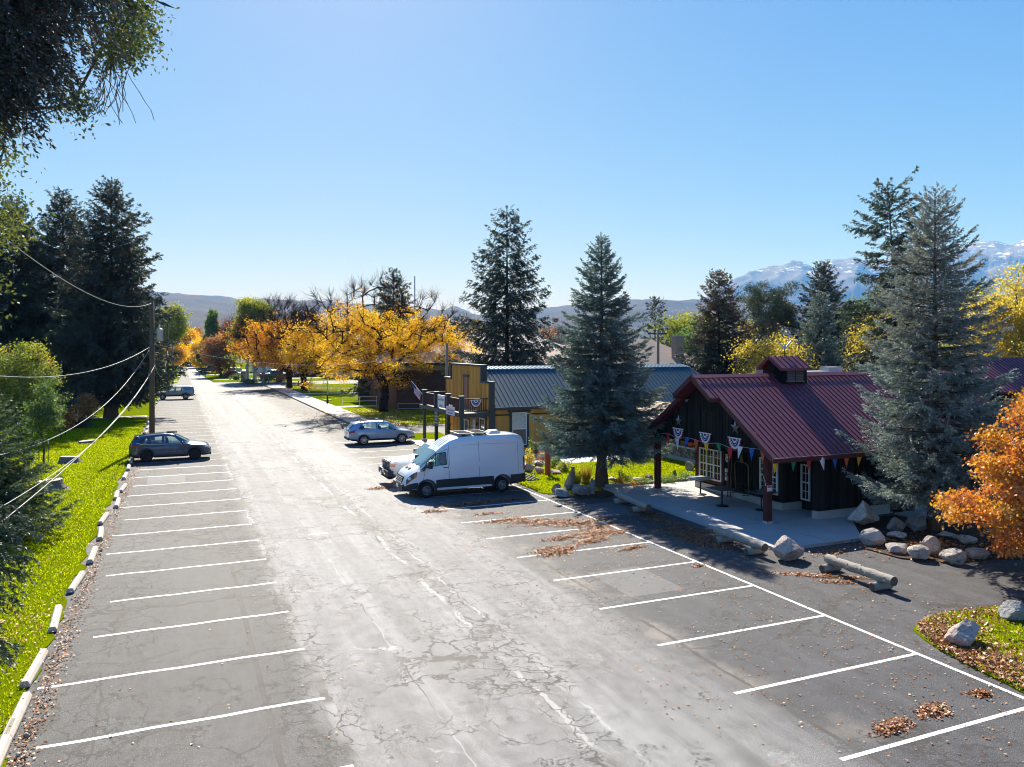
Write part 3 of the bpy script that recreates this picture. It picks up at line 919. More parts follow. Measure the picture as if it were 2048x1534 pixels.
def broadleaf(label, base, H, rx, ry, cz, rz, seed, mat, n_pts=140, n_leaf=160, leaf=0.16, sig=0.5, fork=0.22, trunk_r=None, bark='bark',
              bare_above=None, bare_frac=0.0, zmin=None, lump=0.35, name='broadleaf_tree', group=None, r_tip=0.014, pipe=0.5, cat='tree',
              twigs=3, twig_len=0.6, hollow=2.2, centre=(0, 0), fmin=-1.0, asp=0.62, lean=(0, 0), step=0.9, twig_r=0.008, bare_n=0, bare_k=1.12, leaf_k=1.0):
    rng = np.random.default_rng(seed)
    root = thing(name, label, cat, base, 0, group)
    c = (centre[0], centre[1], cz)
    T = crown_points(n_pts, c, rx, ry, rz, rng, seed * 1.37, zmin, lump, hollow, fmin)
    if bare_above is not None: T = T[T[:, 2] < bare_above + rng.normal(0, 0.05 * H, len(T))]
    nl = len(T)
    if bare_n:
        d = unit(np.abs(rng.normal(size=(bare_n, 3))) * np.array([1, 1, 1.2]) * np.stack([rng.choice([-1, 1], bare_n), rng.choice([-1, 1], bare_n), np.ones(bare_n)], axis=1))
        d[:, 2] = np.maximum(d[:, 2], .18)
        kk = bare_k * rng.uniform(.72, 1.04, (bare_n, 1))
        T = np.concatenate([T, np.array(c) + d * kk * np.array([rx, ry, rz])])
    fk = (lean[0], lean[1], H * fork)
    nodes, par, rad = grow((0, 0, -0.1), fk, T, rng, r_tip, step, 0.06, pipe, min(.15, (trunk_r or .2) * .35))
    if trunk_r:
        rad = np.maximum(rad * min(1.0, trunk_r / rad[1]), r_tip)
        rad[0] = trunk_r * 1.45
    Q = [wood_quads(nodes, par, rad, 6)]
    bare = np.arange(len(T)) >= nl
    bare |= rng.uniform(0, 1, len(T)) < bare_frac
    if twigs:
        Q.append(twig_fans(T, twigs, twig_len, rng, twig_r, (0, 0, 0.35), c))
        if bare.any():
            Q.append(twig_fans(T[bare], 9, twig_len * 1.5, rng, twig_r, (0, 0, 0.45), c))
    V, rn = leaf_clouds(T[~bare], int(n_leaf * 1.7), (sig, sig, sig * 0.62), leaf * .8, rng, asp)
    if bare.any():
        V2, rn2 = leaf_clouds(T[bare], max(2, n_leaf // 25), (sig * 1.2, sig * 1.2, sig), leaf * 0.8, rng, asp)
        V, rn = np.concatenate([V, V2]), np.concatenate([rn, rn2 * 0.3])
    quads_obj('crown', V, mat, root, rn)
    quads_obj('trunk', np.concatenate(Q), M[bark], root)
    return root


def column_tree(label, base, H, Rad, seed, mat, n_leaf=14000, leaf=0.3, name='poplar_tree', group=None, bark='bark', zlow=0.08, prof=0.6, cat='tree'):
    """upright tree: steep limbs with leaves all along them"""
    rng = np.random.default_rng(seed)
    root = thing(name, label, cat, base, 0, group)
    nb = 46
    z0 = H * (zlow + 0.45 * rng.uniform(0, 1, nb) ** 1.2)
    a = rng.uniform(0, 2 * PI, nb)
    ze = H * (1 - 0.62 * rng.uniform(0, 1, nb) ** 1.1)
    z0 = np.minimum(z0, ze * .6)
    hb = ze - z0
    out = Rad * (1.15 - ze / H) ** 0.75 * rng.uniform(0.75, 1.15, nb) * 1.25
    bi = rng.integers(0, nb, n_leaf)
    s = rng.uniform(0.12, 1, n_leaf) ** 0.8
    bow = np.sin(np.clip(s * 1.25, 0, 1) * PI / 2)
    p = np.stack([np.cos(a[bi]) * out[bi] * bow, np.sin(a[bi]) * out[bi] * bow, z0[bi] + hb[bi] * s], axis=1)
    p += rng.normal(0, 1, (n_leaf, 3)) * np.array([0.09, 0.09, 0.12]) * Rad * 0.9
    d = unit(rng.normal(size=(n_leaf, 3)) * 0.8 + np.array([0, 0, 0.7]))
    ln = leaf * rng.uniform(0.6, 1.3, n_leaf)
    br = rng.uniform(0, 1, nb)
    quads_obj('crown', diamonds(p, d, ln, ln * 0.5, rng), mat, root, np.clip(0.5 * br[bi] + 0.5 * rng.uniform(0, 1, n_leaf), 0, 1))
    st = np.stack([np.zeros(nb), np.zeros(nb), z0], axis=1)
    md = np.stack([np.cos(a) * out * 0.8, np.sin(a) * out * 0.8, z0 + hb * 0.5], axis=1)
    en = np.stack([np.cos(a) * out, np.sin(a) * out, z0 + hb * 0.95], axis=1)
    rr = np.full(nb, H * 0.004)
    zz = np.linspace(0, H * 0.8, 6)
    pts = np.stack([zz * 0, zz * 0, zz], axis=1)
    tr = H * 0.016 * (1 - zz / H)
    quads_obj('trunk', np.concatenate([frustums(pts[:-1], pts[1:], tr[:-1], tr[1:], 8), frustums(st, md, rr, rr * 0.8, 4), frustums(md, en, rr * 0.8, rr * 0.3, 4)]), M[bark], root)
    return root


def shrub(label, loc, rx, ry, h, seed, mat, n=900, leaf=0.09, name='shrub', cat='shrub', group=None, stems=10, upright=0.2):
    rng = np.random.default_rng(seed)
    root = thing(name, label, cat, loc, 0, group)
    c = crown_points(40, (0, 0, h * 0.5), rx * 0.85, ry * 0.85, h * 0.48, rng, seed, 0.03)
    ci = rng.integers(0, len(c), n)
    p = c[ci] + rng.normal(0, 1, (n, 3)) * np.array([rx, ry, h]) * 0.14
    p[:, 2] = np.abs(p[:, 2])
    d = unit(rng.normal(size=(n, 3)) + np.array([0, 0, upright * 3]))
    ln = leaf * rng.uniform(0.6, 1.3, n)
    cr = rng.uniform(0, 1, len(c))
    quads_obj('foliage', diamonds(p, d, ln, ln * 0.5, rng), mat, root, np.clip(cr[ci] * 0.5 + rng.uniform(0, 0.5, n), 0, 1))
    k = c[rng.integers(0, len(c), stems)]
    st = np.stack([k[:, 0] * 0.2, k[:, 1] * 0.2, k[:, 2] * 0], axis=1)
    quads_obj('stem', frustums(st, k, np.full(stems, 0.012), np.full(stems, 0.006), 4), M['twig'], root)
    return root


def grass_tuft(label, loc, r, h, seed, mat, n=260, w=0.02):
    rng = np.random.default_rng(seed)
    root = thing('ornamental_grass', label, 'grass', loc)
    a = rng.uniform(0, 2 * PI, n)
    rr = r * np.sqrt(rng.uniform(0, 1, n)) * 0.3
    p = np.stack([np.cos(a) * rr, np.sin(a) * rr, np.zeros(n)], axis=1)
    d = unit(np.stack([np.cos(a) * rng.uniform(0.05, 0.7, n) * r / h, np.sin(a) * rng.uniform(0.05, 0.7, n) * r / h, np.ones(n)], axis=1))
    ln = h * rng.uniform(0.6, 1.15, n)
    quads_obj('blades', diamonds(p, d, ln, np.full(n, w), rng), mat, root, rng.uniform(0.2, 1, n))
    return root


# ---------------------------------------------------------------- vehicle builder
class Loft:
    """car body from stations (x, z_bottom, z_belt, z_top, half width low, half width belt, half width top, roof edge drop)"""

    def __init__(s, st, n=72, smooth=2):
        st = np.array(sorted(st), float)
        xs = np.linspace(st[0, 0], st[-1, 0], n)
        cols = [np.interp(xs, st[:, 0], st[:, i]) for i in range(1, st.shape[1])]
        for _ in range(smooth):
            cols = [np.concatenate([c[:1], (c[:-2] + 2 * c[1:-1] + c[2:]) / 4, c[-1:]]) for c in cols]
        s.xs, s.c = xs, cols
        s.ring = [s._ring(i) for i in range(n)]

    def _ring(s, i):
        zb, zbelt, zt, wl, wb, wt, re = [c[i] for c in s.c]
        zbelt = min(zbelt, zt - 0.05)
        re = min(re, (zt - zbelt) * 0.6)
        zm = zb + (zbelt - zb) * 0.52
        return [(0, zb), (wl * 0.86, zb), (wl, zb + 0.10), (max(wl, wb) * 1.0, zm), (wb, zbelt), (wt, zt - re), (wt * 0.84, zt - re * 0.2), (wt * 0.45, zt - re * 0.02), (0, zt)]

    def at(s, x, r, side=1):
        """point on the skin at station x, ring coordinate r (0 under, 8 roof centre)"""
        f = np.clip((x - s.xs[0]) / (s.xs[1] - s.xs[0]), 0, len(s.xs) - 1.0001)
        i = int(f)
        f -= i
        j = min(int(r), 7)
        g = r - j
        p = []
        for k in (0, 1):
            a = s.ring[i][j][k] * (1 - f) + s.ring[i + 1][j][k] * f
            b = s.ring[i][j + 1][k] * (1 - f) + s.ring[i + 1][j + 1][k] * f
            p.append(a * (1 - g) + b * g)
        return Vector((x, p[0] * side, p[1]))

    def body(s):
        mb = MB()
        n = len(s.xs)
        k = len(s.ring[0])
        vs, per = [], 2 * k - 2
        for i in range(n):
            r = s.ring[i]
            vs += [(s.xs[i], y, z) for y, z in r] + [(s.xs[i], -y, z) for y, z in r[-2:0:-1]]
        fs = []
        for i in range(n - 1):
            for j in range(per):
                j2 = (j + 1) % per
                fs.append((i * per + j, i * per + j2, (i + 1) * per + j2, (i + 1) * per + j))
        fs.append(tuple(range(per - 1, -1, -1)))
        fs.append(tuple((n - 1) * per + j for j in range(per)))
        mb.add(vs, fs)
        return mb

    def patch(s, mb, corners, side=1, off=0.008, nu=10, nv=4, mi=0):
        """skin panel through four (x, r) corners: rear-low, front-low, front-high, rear-high"""
        (x0, r0), (x1, r1), (x2, r2), (x3, r3) = corners
        P = []
        for v in range(nv + 1):
            b = v / nv
            for u in range(nu + 1):
                a = u / nu
                x = (x0 * (1 - a) + x1 * a) * (1 - b) + (x3 * (1 - a) + x2 * a) * b
                r = (r0 * (1 - a) + r1 * a) * (1 - b) + (r3 * (1 - a) + r2 * a) * b
                p = s.at(x, r, side)
                e = 0.02
                tx = s.at(min(x + e, s.xs[-1]), r, side) - s.at(max(x - e, s.xs[0]), r, side)
                tr = s.at(x, min(r + 0.05, 8), side) - s.at(x, max(r - 0.05, 0), side)
                nn = tx.cross(tr)
                if nn.length < 1e-9: nn = Vector((0, side, 0.2))
                nn.normalize()
                if nn.dot(p - Vector((p.x, 0, 0.7))) < 0: nn = -nn
                P.append(p + nn * off)
        fs = [(v * (nu + 1) + u, v * (nu + 1) + u + 1, (v + 1) * (nu + 1) + u + 1, (v + 1) * (nu + 1) + u) for v in range(nv) for u in range(nu)]
        mb.add(P, fs, mi)
        return P


def mesh_cut(obj, cutters):
    """subtract cutter MBs from obj"""
    tmp = []
    for i, c in enumerate(cutters):
        o = c.build('cutter', M['plastic'])
        o.parent = obj.parent
        tmp.append(o)
        md = obj.modifiers.new('cut', 'BOOLEAN')
        md.operation = 'DIFFERENCE'
        md.solver = 'EXACT'
        md.object = o
    dg = bpy.context.evaluated_depsgraph_get()
    dg.update()
    me = bpy.data.meshes.new_from_object(obj.evaluated_get(dg))
    obj.modifiers.clear()
    obj.data = me
    for o in tmp:
        bpy.data.objects.remove(o)


def shade_by_angle(obj, ang=35):
    me = obj.data
    me.polygons.foreach_set('use_smooth', [True] * len(me.polygons))
    bm = bmesh.new()
    bm.from_mesh(me)
    for e in bm.edges:
        e.smooth = not (len(e.link_faces) == 2 and e.calc_face_angle(0) > R(ang))
    bm.to_mesh(me)
    bm.free()


def wheel(parent, x, y, r, w, rimmat, spokes, rim_r=0.66, side=1, dish=0.0):
    """tyre with a rim as its sub-part"""
    root = parent
    t = MB()
    h = w / 2
    t.lathe([(r * rim_r, -h), (r * 0.9, -h * 1.02), (r * 0.985, -h * 0.8), (r, -h * 0.4), (r, h * 0.4), (r * 0.985, h * 0.8), (r * 0.9, h * 1.02), (r * rim_r, h), (r * rim_r, -h)], (0, 0, 0), 'y', 28)
    ty = t.build('wheel', M['tyre'], root, True)
    ty.location = (x, y, r)
    m = MB()
    o = side * h * 0.86
    rr = r * rim_r
    m.lathe([(rr * 1.02, o * 1.02), (rr * 0.93, o * 1.02), (rr * 0.90, o * 0.55), (rr * 0.9, -o * 0.4)], (0, 0, 0), 'y', 28)
    if spokes == 'steel':
        m.lathe([(rr * 0.91, o * 0.5), (rr * 0.70, o * 0.72), (rr * 0.52, o * 0.30), (rr * 0.42, o * 0.45), (rr * 0.30, o * 0.85), (0.0, o * 0.85)], (0, 0, 0), 'y', 28)
        for k in range(5):
            a = 2 * PI * k / 5
            m.lathe([(0.028, o * 0.55), (0.028, o * 0.80), (0, o * 0.80)], (rr * 0.36 * math.cos(a), 0, rr * 0.36 * math.sin(a)), 'y', 6)
    else:
        m.lathe([(rr * 0.24, o * 0.5), (rr * 0.22, o * 0.95), (0, o * 0.95)], (0, 0, 0), 'y', 16)
        for k in range(spokes):
            for dd in ((-0.10, 0.10) if spokes <= 6 else (0,)):
                a = 2 * PI * k / spokes + 0.3 + dd
                m.bar((rr * 0.18 * math.cos(a - dd * 0.5), o * 0.86, rr * 0.18 * math.sin(a - dd * 0.5)), (rr * 0.93 * math.cos(a), o * 0.86, rr * 0.93 * math.sin(a)), rr * (0.11 if spokes <= 6 else 0.15), 0.03, 0, (0, 1, 0))
    rim = m.build('rim', rimmat, ty)
    b = MB()
    b.lathe([(rr * 0.9, -o * 0.1), (0, -o * 0.1)], (0, 0, 0), 'y', 24)
    b.build('brake_disc', M['black_metal'], ty)
    return ty


def arch(mb, x, y, r, side, w=0.05, t=0.035, a0=-0.12, a1=PI + 0.12):
    """wheel arch lip, a half ring standing proud of the body side"""
    n = 16
    pts = [(x + r * math.cos(a0 + (a1 - a0) * i / n), y, r * 0 + 0.0 + r * math.sin(a0 + (a1 - a0) * i / n)) for i in range(n + 1)]
    return pts


def build_car(label, name, cat, loc, rz, L, st, wheels, wr, ww, paint, glass, rim, spokes, group=None, arches=True, cladding=True, rim_r=0.66, extra_cut=None, arch_gap=0.07, smooth=2, see=()):
    root = thing(name, label, cat, loc, rz, group)
    lf = Loft(st, 84, smooth)
    body = lf.body().build('body', paint, root)
    hw = max(s_[5] for s_ in st)
    cuts = []
    for x in wheels:
        for sd in (1, -1):
            c = MB()
            y0, y1 = (hw - ww - 0.10, hw + 0.3) if sd > 0 else (-hw - 0.3, -hw + ww + 0.10)
            c.tube([(x, y0, wr + 0.02), (x, y1, wr + 0.02)], wr + arch_gap, 32)
            cuts.append(c)
    for cs in see:
        q = []
        for i in range(4):
            (xa, ra), (xb, rb) = cs[i], cs[(i + 1) % 4]
            q += [lf.at(xa + (xb - xa) * f, ra + (rb - ra) * f, 1) for f in (0, .33, .67)]
        cx, cz = sum(p.x for p in q) / 12, sum(p.z for p in q) / 12
        q = [(cx + (p.x - cx) * .93, cz + (p.z - cz) * .90) for p in q]
        c = MB()
        c.slab([(x, -1.6, z) for x, z in q], (0, 3.2, 0))
        cuts.append(c)
        for sd in (.42, -.42):
            st_ = MB()
            x0 = cx - .30
            zb = min(z for x, z in q)
            st_.slab([(x0, sd - .22, zb - .05), (x0 + .16, sd - .22, zb - .05), (x0 + .06, sd - .2, zb + .24), (x0 - .06, sd - .2, zb + .24)], (0, .42, 0))
            lump(st_, (x0 - .03, sd, zb + .30), .05, .12, .08)
            st_.build('seat', M['seat_cloth'], root)
    body_cut = cuts + (extra_cut or [])
    mesh_cut(body, body_cut)
    shade_by_angle(body, 32)
    for x in wheels:
        for sd in (1, -1):
            wheel(root, x, sd * (hw - ww / 2 - 0.035), wr, ww, rim, spokes, rim_r, sd)
    if arches:
        for x in wheels:
            for sd in (1, -1):
                a = MB()
                n = 18
                ra = wr + arch_gap
                for i in range(n):
                    t0, t1 = -0.15 + (PI + 0.3) * i / n, -0.15 + (PI + 0.3) * (i + 1) / n
                    for_pts = []
                    for tt, rad in ((t0, ra - 0.01), (t1, ra - 0.01), (t1, ra + 0.055), (t0, ra + 0.055)):
                        for_pts.append((x + rad * math.cos(tt), sd * (hw - 0.04), wr + 0.02 + rad * math.sin(tt)))
                    a.slab(for_pts, (0, sd * 0.055, 0))
                a.build('wheel_arch_trim', M['plastic'] if cladding else paint, root)
    return root, lf, body


def side_windows(root, lf, panels, mat, sides=(1, -1)):
    for corners in panels:
        for sd in sides:
            mb = MB()
            lf.patch(mb, corners, sd)
            mb.build('window', mat, root, True)


def screen(root, lf, x0, x1, r0, mat, name='windscreen', inset=0.06):
    """windscreen or rear screen across the body between stations x0 (low) and x1 (high)"""
    mb = MB()
    for sd in (1, -1):
        lf.patch(mb, [(x0, r0), (x0, 8.0), (x1, 8.0), (x1, r0)], sd, 0.01, 6, 8)
    mb.build(name, mat, root, True)


def seam(mb, lf, pts, sd, w=0.011, off=0.006):
    """dark panel gap along skin points (x, r)"""
    for (xa, ra), (xb, rb) in zip(pts[:-1], pts[1:]):
        n = 5
        for i in range(n):
            f0, f1 = i / n, (i + 1) / n
            a = lf.at(xa + (xb - xa) * f0, ra + (rb - ra) * f0, sd)
            b = lf.at(xa + (xb - xa) * f1, ra + (rb - ra) * f1, sd)
            o = Vector((0, sd * 0.002, 0))
            mb.bar(a + o, b + o, w, w)


def lump(mb, c, sx, sy, sz, n=10, mi=0):
    """a smooth ellipsoid"""
    c = Vector(c)
    m = n // 2 + 1
    vs = []
    for i in range(m + 1):
        th = PI * i / m
        for k in range(n):
            ph = 2 * PI * k / n
            vs.append(c + Vector((sx * math.sin(th) * math.cos(ph), sy * math.sin(th) * math.sin(ph), sz * math.cos(th))))
    fs = [(i * n + k, i * n + (k + 1) % n, (i + 1) * n + (k + 1) % n, (i + 1) * n + k) for i in range(m) for k in range(n)]
    mb.add(vs, fs, mi)
    return mb


def mirrors(root, x, y, z, mat, s=1.0):
    for sd in (1, -1):
        m = MB()
        lump(m, (x, sd * (y + 0.13 * s), z), 0.07 * s, 0.12 * s, 0.085 * s)
        m.bar((x, sd * y * 0.97, z - 0.06 * s), (x, sd * (y + 0.1 * s), z - 0.02 * s), 0.05 * s, 0.04 * s)
        m.build('wing_mirror', mat, root, True)


def handles(root, xs, lf, r, mat):
    for x in xs:
        for sd in (1, -1):
            p = lf.at(x, r, sd)
            m = MB()
            m.bar(p + Vector((-0.09, sd * 0.025, 0)), p + Vector((0.09, sd * 0.025, 0)), 0.03, 0.03)
            m.build('door_handle', mat, root)


def plate(root, x, z, facing, txt='', w=0.31, h=0.155):
    m = MB()
    m.box(x - 0.006, x + 0.006, -w / 2, w / 2, z - h / 2, z + h / 2)
    return m.build('number_plate', M['white_paint'], root)


# ---------------------------------------------------------------- the parked vehicles
def make_van():
    st = [(-2.99, .45, 1.4, 2.45, .93, .97, .86, .25), (-2.93, .38, 1.42, 2.66, .97, 1.01, .88, .22), (-2.5, .34, 1.42, 2.75, .99, 1.02, .89, .2),
          (-.5, .34, 1.42, 2.76, .99, 1.02, .89, .2), (.3, .34, 1.42, 2.72, .99, 1.02, .88, .2), (.75, .34, 1.42, 2.58, .99, 1.02, .86, .2),
          (1.1, .34, 1.42, 2.36, .99, 1.01, .83, .2), (1.32, .34, 1.41, 2.18, .99, 1.0, .80, .16), (2.25, .33, 1.25, 1.42, .98, .98, .80, .08),
          (2.65, .32, 1.1, 1.25, .96, .95, .78, .08), (2.88, .32, .9, 1.04, .90, .90, .74, .08), (2.97, .36, .72, .84, .82, .82, .68, .06), (3.0, .42, .6, .70, .74, .74, .6, .05)]
    win = [(.99, 1.50), (2.02, 1.38), (1.90, 1.62), (1.36, 2.00), (1.02, 2.04)]
    cut = MB()
    n = len(win)
    vs = [(x, -1.3, z) for x, z in win] + [(x, 1.3, z) for x, z in win]
    cut.add(vs, [tuple(range(n)), tuple(range(2 * n - 1, n - 1, -1))] + [(i, n + i, n + (i + 1) % n, (i + 1) % n) for i in range(n)])
    root, lf, body = build_car('tall white cargo van with dark lower cladding and roof solar panels', 'cargo_van', 'van', (12.52, 35.42, 0), PI, 6, st, (1.95, -1.80), .36, .235,
                               M['paint_van'], M['car_glass'], M['rim_steel'], 'steel', extra_cut=[cut], rim_r=.60)
    # cab glass, with the seat and its orange cover behind the driver's window
    for sd in (1, -1):
        mb = MB()
        pts = []
        for x, z in win:
            r = 4 + (z - 1.42) / 0.75 if z > 1.42 else 3 + (z - .9) / .52
            p = lf.at(x, 4.0, sd)
            pts.append(Vector((x, 0, z)))
        ys = []
        for p in pts:
            best = min((abs(lf.at(p.x, r / 20, 1).z - p.z), lf.at(p.x, r / 20, 1).y) for r in range(60, 102))
            ys.append(best[1])
        pts = [Vector((p.x, sd * (y + .004), p.z)) for p, y in zip(pts, ys)]
        mb.slab(pts, (0, -sd * .006, 0))
        mb.build('window', M['clear_glass'], root)
        fr = MB()
        for i in range(n):
            fr.bar(pts[i], pts[(i + 1) % n], .035, .02, 0, (0, 1, 0))
        fr.bar((1.52, sd * (ys[0] + .0), 1.44), (1.47, sd * (ys[3]), 1.96), .03, .02, 0, (0, 1, 0))
        fr.build('window_frame', M['plastic'], root)
    seat = MB()
    seat.box(1.02, 1.22, .32, .80, 1.36, 1.88)
    lump(seat, (1.12, .56, 1.93), .09, .14, .12)
    seat.box(1.02, 1.50, .32, .80, 1.33, 1.42)
    seat.build('seat', M['orange_cloth'], root, bevel=.03)
    vest = MB()
    vest.slab([(1.235, .36, 1.45), (1.235, .74, 1.45), (1.30, .66, 1.70), (1.235, .62, 1.86), (1.235, .42, 1.86), (1.28, .40, 1.70)], (.03, 0, 0))
    vest.build('seat_cover', M['white_cloth'], root)
    dash = MB()
    dash.box(1.62, 2.0, .27, .9, 1.28, 1.42)
    dash.tube([(1.55, .56 + .19 * math.cos(2 * PI * k / 16), 1.52 + .19 * math.sin(2 * PI * k / 16)) for k in range(17)], .015, 6)
    dash.build('dashboard', M['plastic'], root)
    screen(root, lf, 2.20, 1.42, 5.25, M['windscreen'])
    for sd in (1, -1):
        clad = MB()
        lf.patch(clad, [(-1.36, 2.0), (1.50, 2.0), (1.50, 2.82), (-1.36, 2.82)], sd, .012, 12, 4)
        clad.build('lower_cladding', M['plastic'], root)
        clad = MB()
        lf.patch(clad, [(-2.985, 1.2), (-2.22, 1.2), (-2.22, 2.82), (-2.985, 2.82)], sd, .014, 6, 4)
        clad.build('lower_cladding', M['plastic'], root)
        clad = MB()
        lf.patch(clad, [(2.36, 1.2), (2.97, 1.2), (2.95, 3.1), (2.36, 2.85)], sd, .014, 8, 5)
        clad.build('lower_cladding', M['plastic'], root)
    clad = MB()
    clad.box(-3.06, -2.95, -.93, .93, .40, .82)
    clad.build('rear_bumper', M['plastic'], root, bevel=.03)
    b = MB()
    b.box(2.93, 3.07, -.80, .80, .34, .66)
    b.build('front_bumper', M['plastic'], root, bevel=.04)
    g = MB()
    g.slab([(2.985, -.50, .70), (2.985, .50, .70), (2.90, .56, .98), (2.90, -.56, .98)], (.03, 0, .01))
    gr = g.build('grille', M['black_metal'], root)
    gb = MB()
    for k in range(4):
        z = .73 + k * .065
        x = 3.03 - (z - .70) * .30
        gb.bar((x, -.50, z), (x, .50, z), .02, .022)
    lump(gb, (2.995, 0, .86), .02, .11, .045)
    gb.build('grille_bar', M['chrome'], gr)
    text = text_mesh('Ford', .085, M['white_paint'], gr, 'badge_lettering', depth=.002, font_shear=.3)
    text.rotation_euler = (R(90), 0, R(90))
    text.location = (3.018, 0, .86)
    for sd in (1, -1):
        mb = MB()
        lf.patch(mb, [(2.44, 3.55), (2.90, 3.2), (2.88, 4.15), (2.36, 4.3)], sd, .014, 6, 4)
        hl = mb.build('headlight', M['lamp_dark'], root, True)
        mb = MB()
        lump(mb, lf.at(2.74, 3.75, sd) + Vector((.01, sd * .015, 0)), .08, .03, .075)
        mb.build('bulb_lens', M['lamp'], hl, True)
        mb = MB()
        lf.patch(mb, [(2.46, 3.62), (2.56, 3.52), (2.50, 4.05), (2.40, 4.2)], sd, .02, 2, 2)
        mb.build('indicator', M['amber'], hl)
        mb = MB()
        lf.patch(mb, [(-2.985, 3.15), (-2.90, 3.15), (-2.88, 4.25), (-2.975, 4.25)], sd, .014, 2, 6)
        mb.build('taillight', M['red_lens'], root)
        mb = MB()
        mb.box(1.72, 1.90, sd * 1.03, sd * 1.22, 1.36, 1.72)
        mb.bar((1.9, sd * .95, 1.40), (1.8, sd * 1.1, 1.42), .08, .06)
        mb.build('wing_mirror', M['plastic'], root, bevel=.03)
        mb = MB()
        mb.slab([(2.02, sd * 1.005, 1.36), (2.28, sd * .985, 1.26), (1.92, sd * 1.0, 1.60)], (0, -sd * .02, 0))
        mb.slab([(2.30, sd * .992, 1.22), (1.98, sd * 1.012, 1.37), (2.06, sd * 1.012, 1.25)], (0, -sd * .02, 0))
        mb.build('quarter_panel', M['plastic'], root)
        mb = MB()
        p = lf.at(.98, 3.86, sd)
        mb.bar((.92, sd * 1.035, 1.36), (1.16, sd * 1.035, 1.36), .045, .03)
        mb.build('door_handle', M['plastic'], root)
    for sd in (1, -1):
        seams = MB()
        seam(seams, lf, [(.86, 2.1), (.86, 3.4), (.92, 4.0), (.93, 4.9), (1.35, 5.0), (2.0, 4.2)], sd)
        seam(seams, lf, [(2.02, 4.0), (2.12, 2.9)], sd)
        seam(seams, lf, [(.86, 4.0), (.86, 5.3)], sd)
        seam(seams, lf, [(-.62, 2.1), (-.62, 5.6)], sd)
        seam(seams, lf, [(-2.62, 2.9), (-2.62, 5.4)], sd, .007)
        seam(seams, lf, [(-2.55, 4.80), (.70, 4.82)], sd, .006)
        seams.build('panel_gap', simple_dark, root)
    for sd in (1, -1):
        sill = MB()
        sill.box(-1.25, 1.48, sd * .93, sd * 1.015, .33, .425)
        sill.build('sill', M['paint_van'], root, bevel=.015)
    ribs = MB()
    for y in (-.45, -.15, .15, .45):
        pts = [lf.at(x, 8 - abs(y) / .89 * 2.2, 1 if y > 0 else -1) + Vector((0, 0, .008)) for x in np.linspace(1.2, .2, 8)]
        ribs.tube(pts, .012, 5)
    ribs.build('roof_rib', M['paint_van'], root)
    for x0, x1 in ((-.42, .28), (-1.20, -.50)):
        p = MB()
        p.box(x0, x1, -.62, .70, 2.82, 2.85)
        pp = p.build('solar_panel', M['solar'], root)
        q = MB()
        for y in (-.62, .70):
            q.bar((x0, y, 2.838), (x1, y, 2.838), .03, .03)
        for x in (x0, x1):
            q.bar((x, -.62, 2.838), (x, .70, 2.838), .03, .03)
        for x in (x0 + .1, x1 - .1):
            for y in (-.5, .55):
                q.box(x - .03, x + .03, y - .03, y + .03, 2.72, 2.82)
        q.build('frame', M['grey_metal'], pp)
    v = MB()
    v.prism([(-1.95, -.2), (-1.36, -.2), (-1.36, .4), (-1.95, .4)], 2.74, 2.80)
    v.add([(-1.95, -.2, 2.80), (-1.36, -.2, 2.80), (-1.36, .4, 2.80), (-1.95, .4, 2.80), (-1.85, -.12, 2.89), (-1.5, -.12, 2.89), (-1.5, .32, 2.89), (-1.85, .32, 2.89)],
          [(0, 1, 5, 4), (1, 2, 6, 5), (2, 3, 7, 6), (3, 0, 4, 7), (4, 5, 6, 7)])
    v.build('roof_vent', M['white_frame'], root)
    plate(root, 3.075, .52, 1)
    for y in (-.35, .25):
        w = MB()
        w.bar((2.26, y, 1.44), (1.98, y + .32, 1.62), .018, .02)
        w.build('wiper', M['black_metal'], root)
    for k in (-1, 1):
        lo = MB()
        lo.slab([(2.50, k * .22 - .10, 1.335), (2.62, k * .22 - .10, 1.285), (2.62, k * .22 + .10, 1.285), (2.50, k * .22 + .10, 1.335)], (.004, 0, .02))
        lo.build('hood_vent', M['plastic'], root)
    cr = MB()
    for x in (-3.12, -3.32, -3.52, -3.72):
        cr.bar((x, -.95, .50), (x, 1.05, .50), .045, .05)
    for y in (-.9, .05, 1.0):
        cr.bar((-3.10, y, .46), (-3.74, y, .46), .04, .05)
    cr.tube([(-3.62, .80, .5), (-3.62, .80, .66), (-3.62, .70, .74), (-3.62, .52, .74), (-3.62, .42, .66), (-3.62, .42, .5)], .02, 6)
    cr.bar((-3.0, .05, .45), (-3.2, .05, .45), .07, .07)
    cr.build('cargo_rack', M['black_metal'], root)
    return root


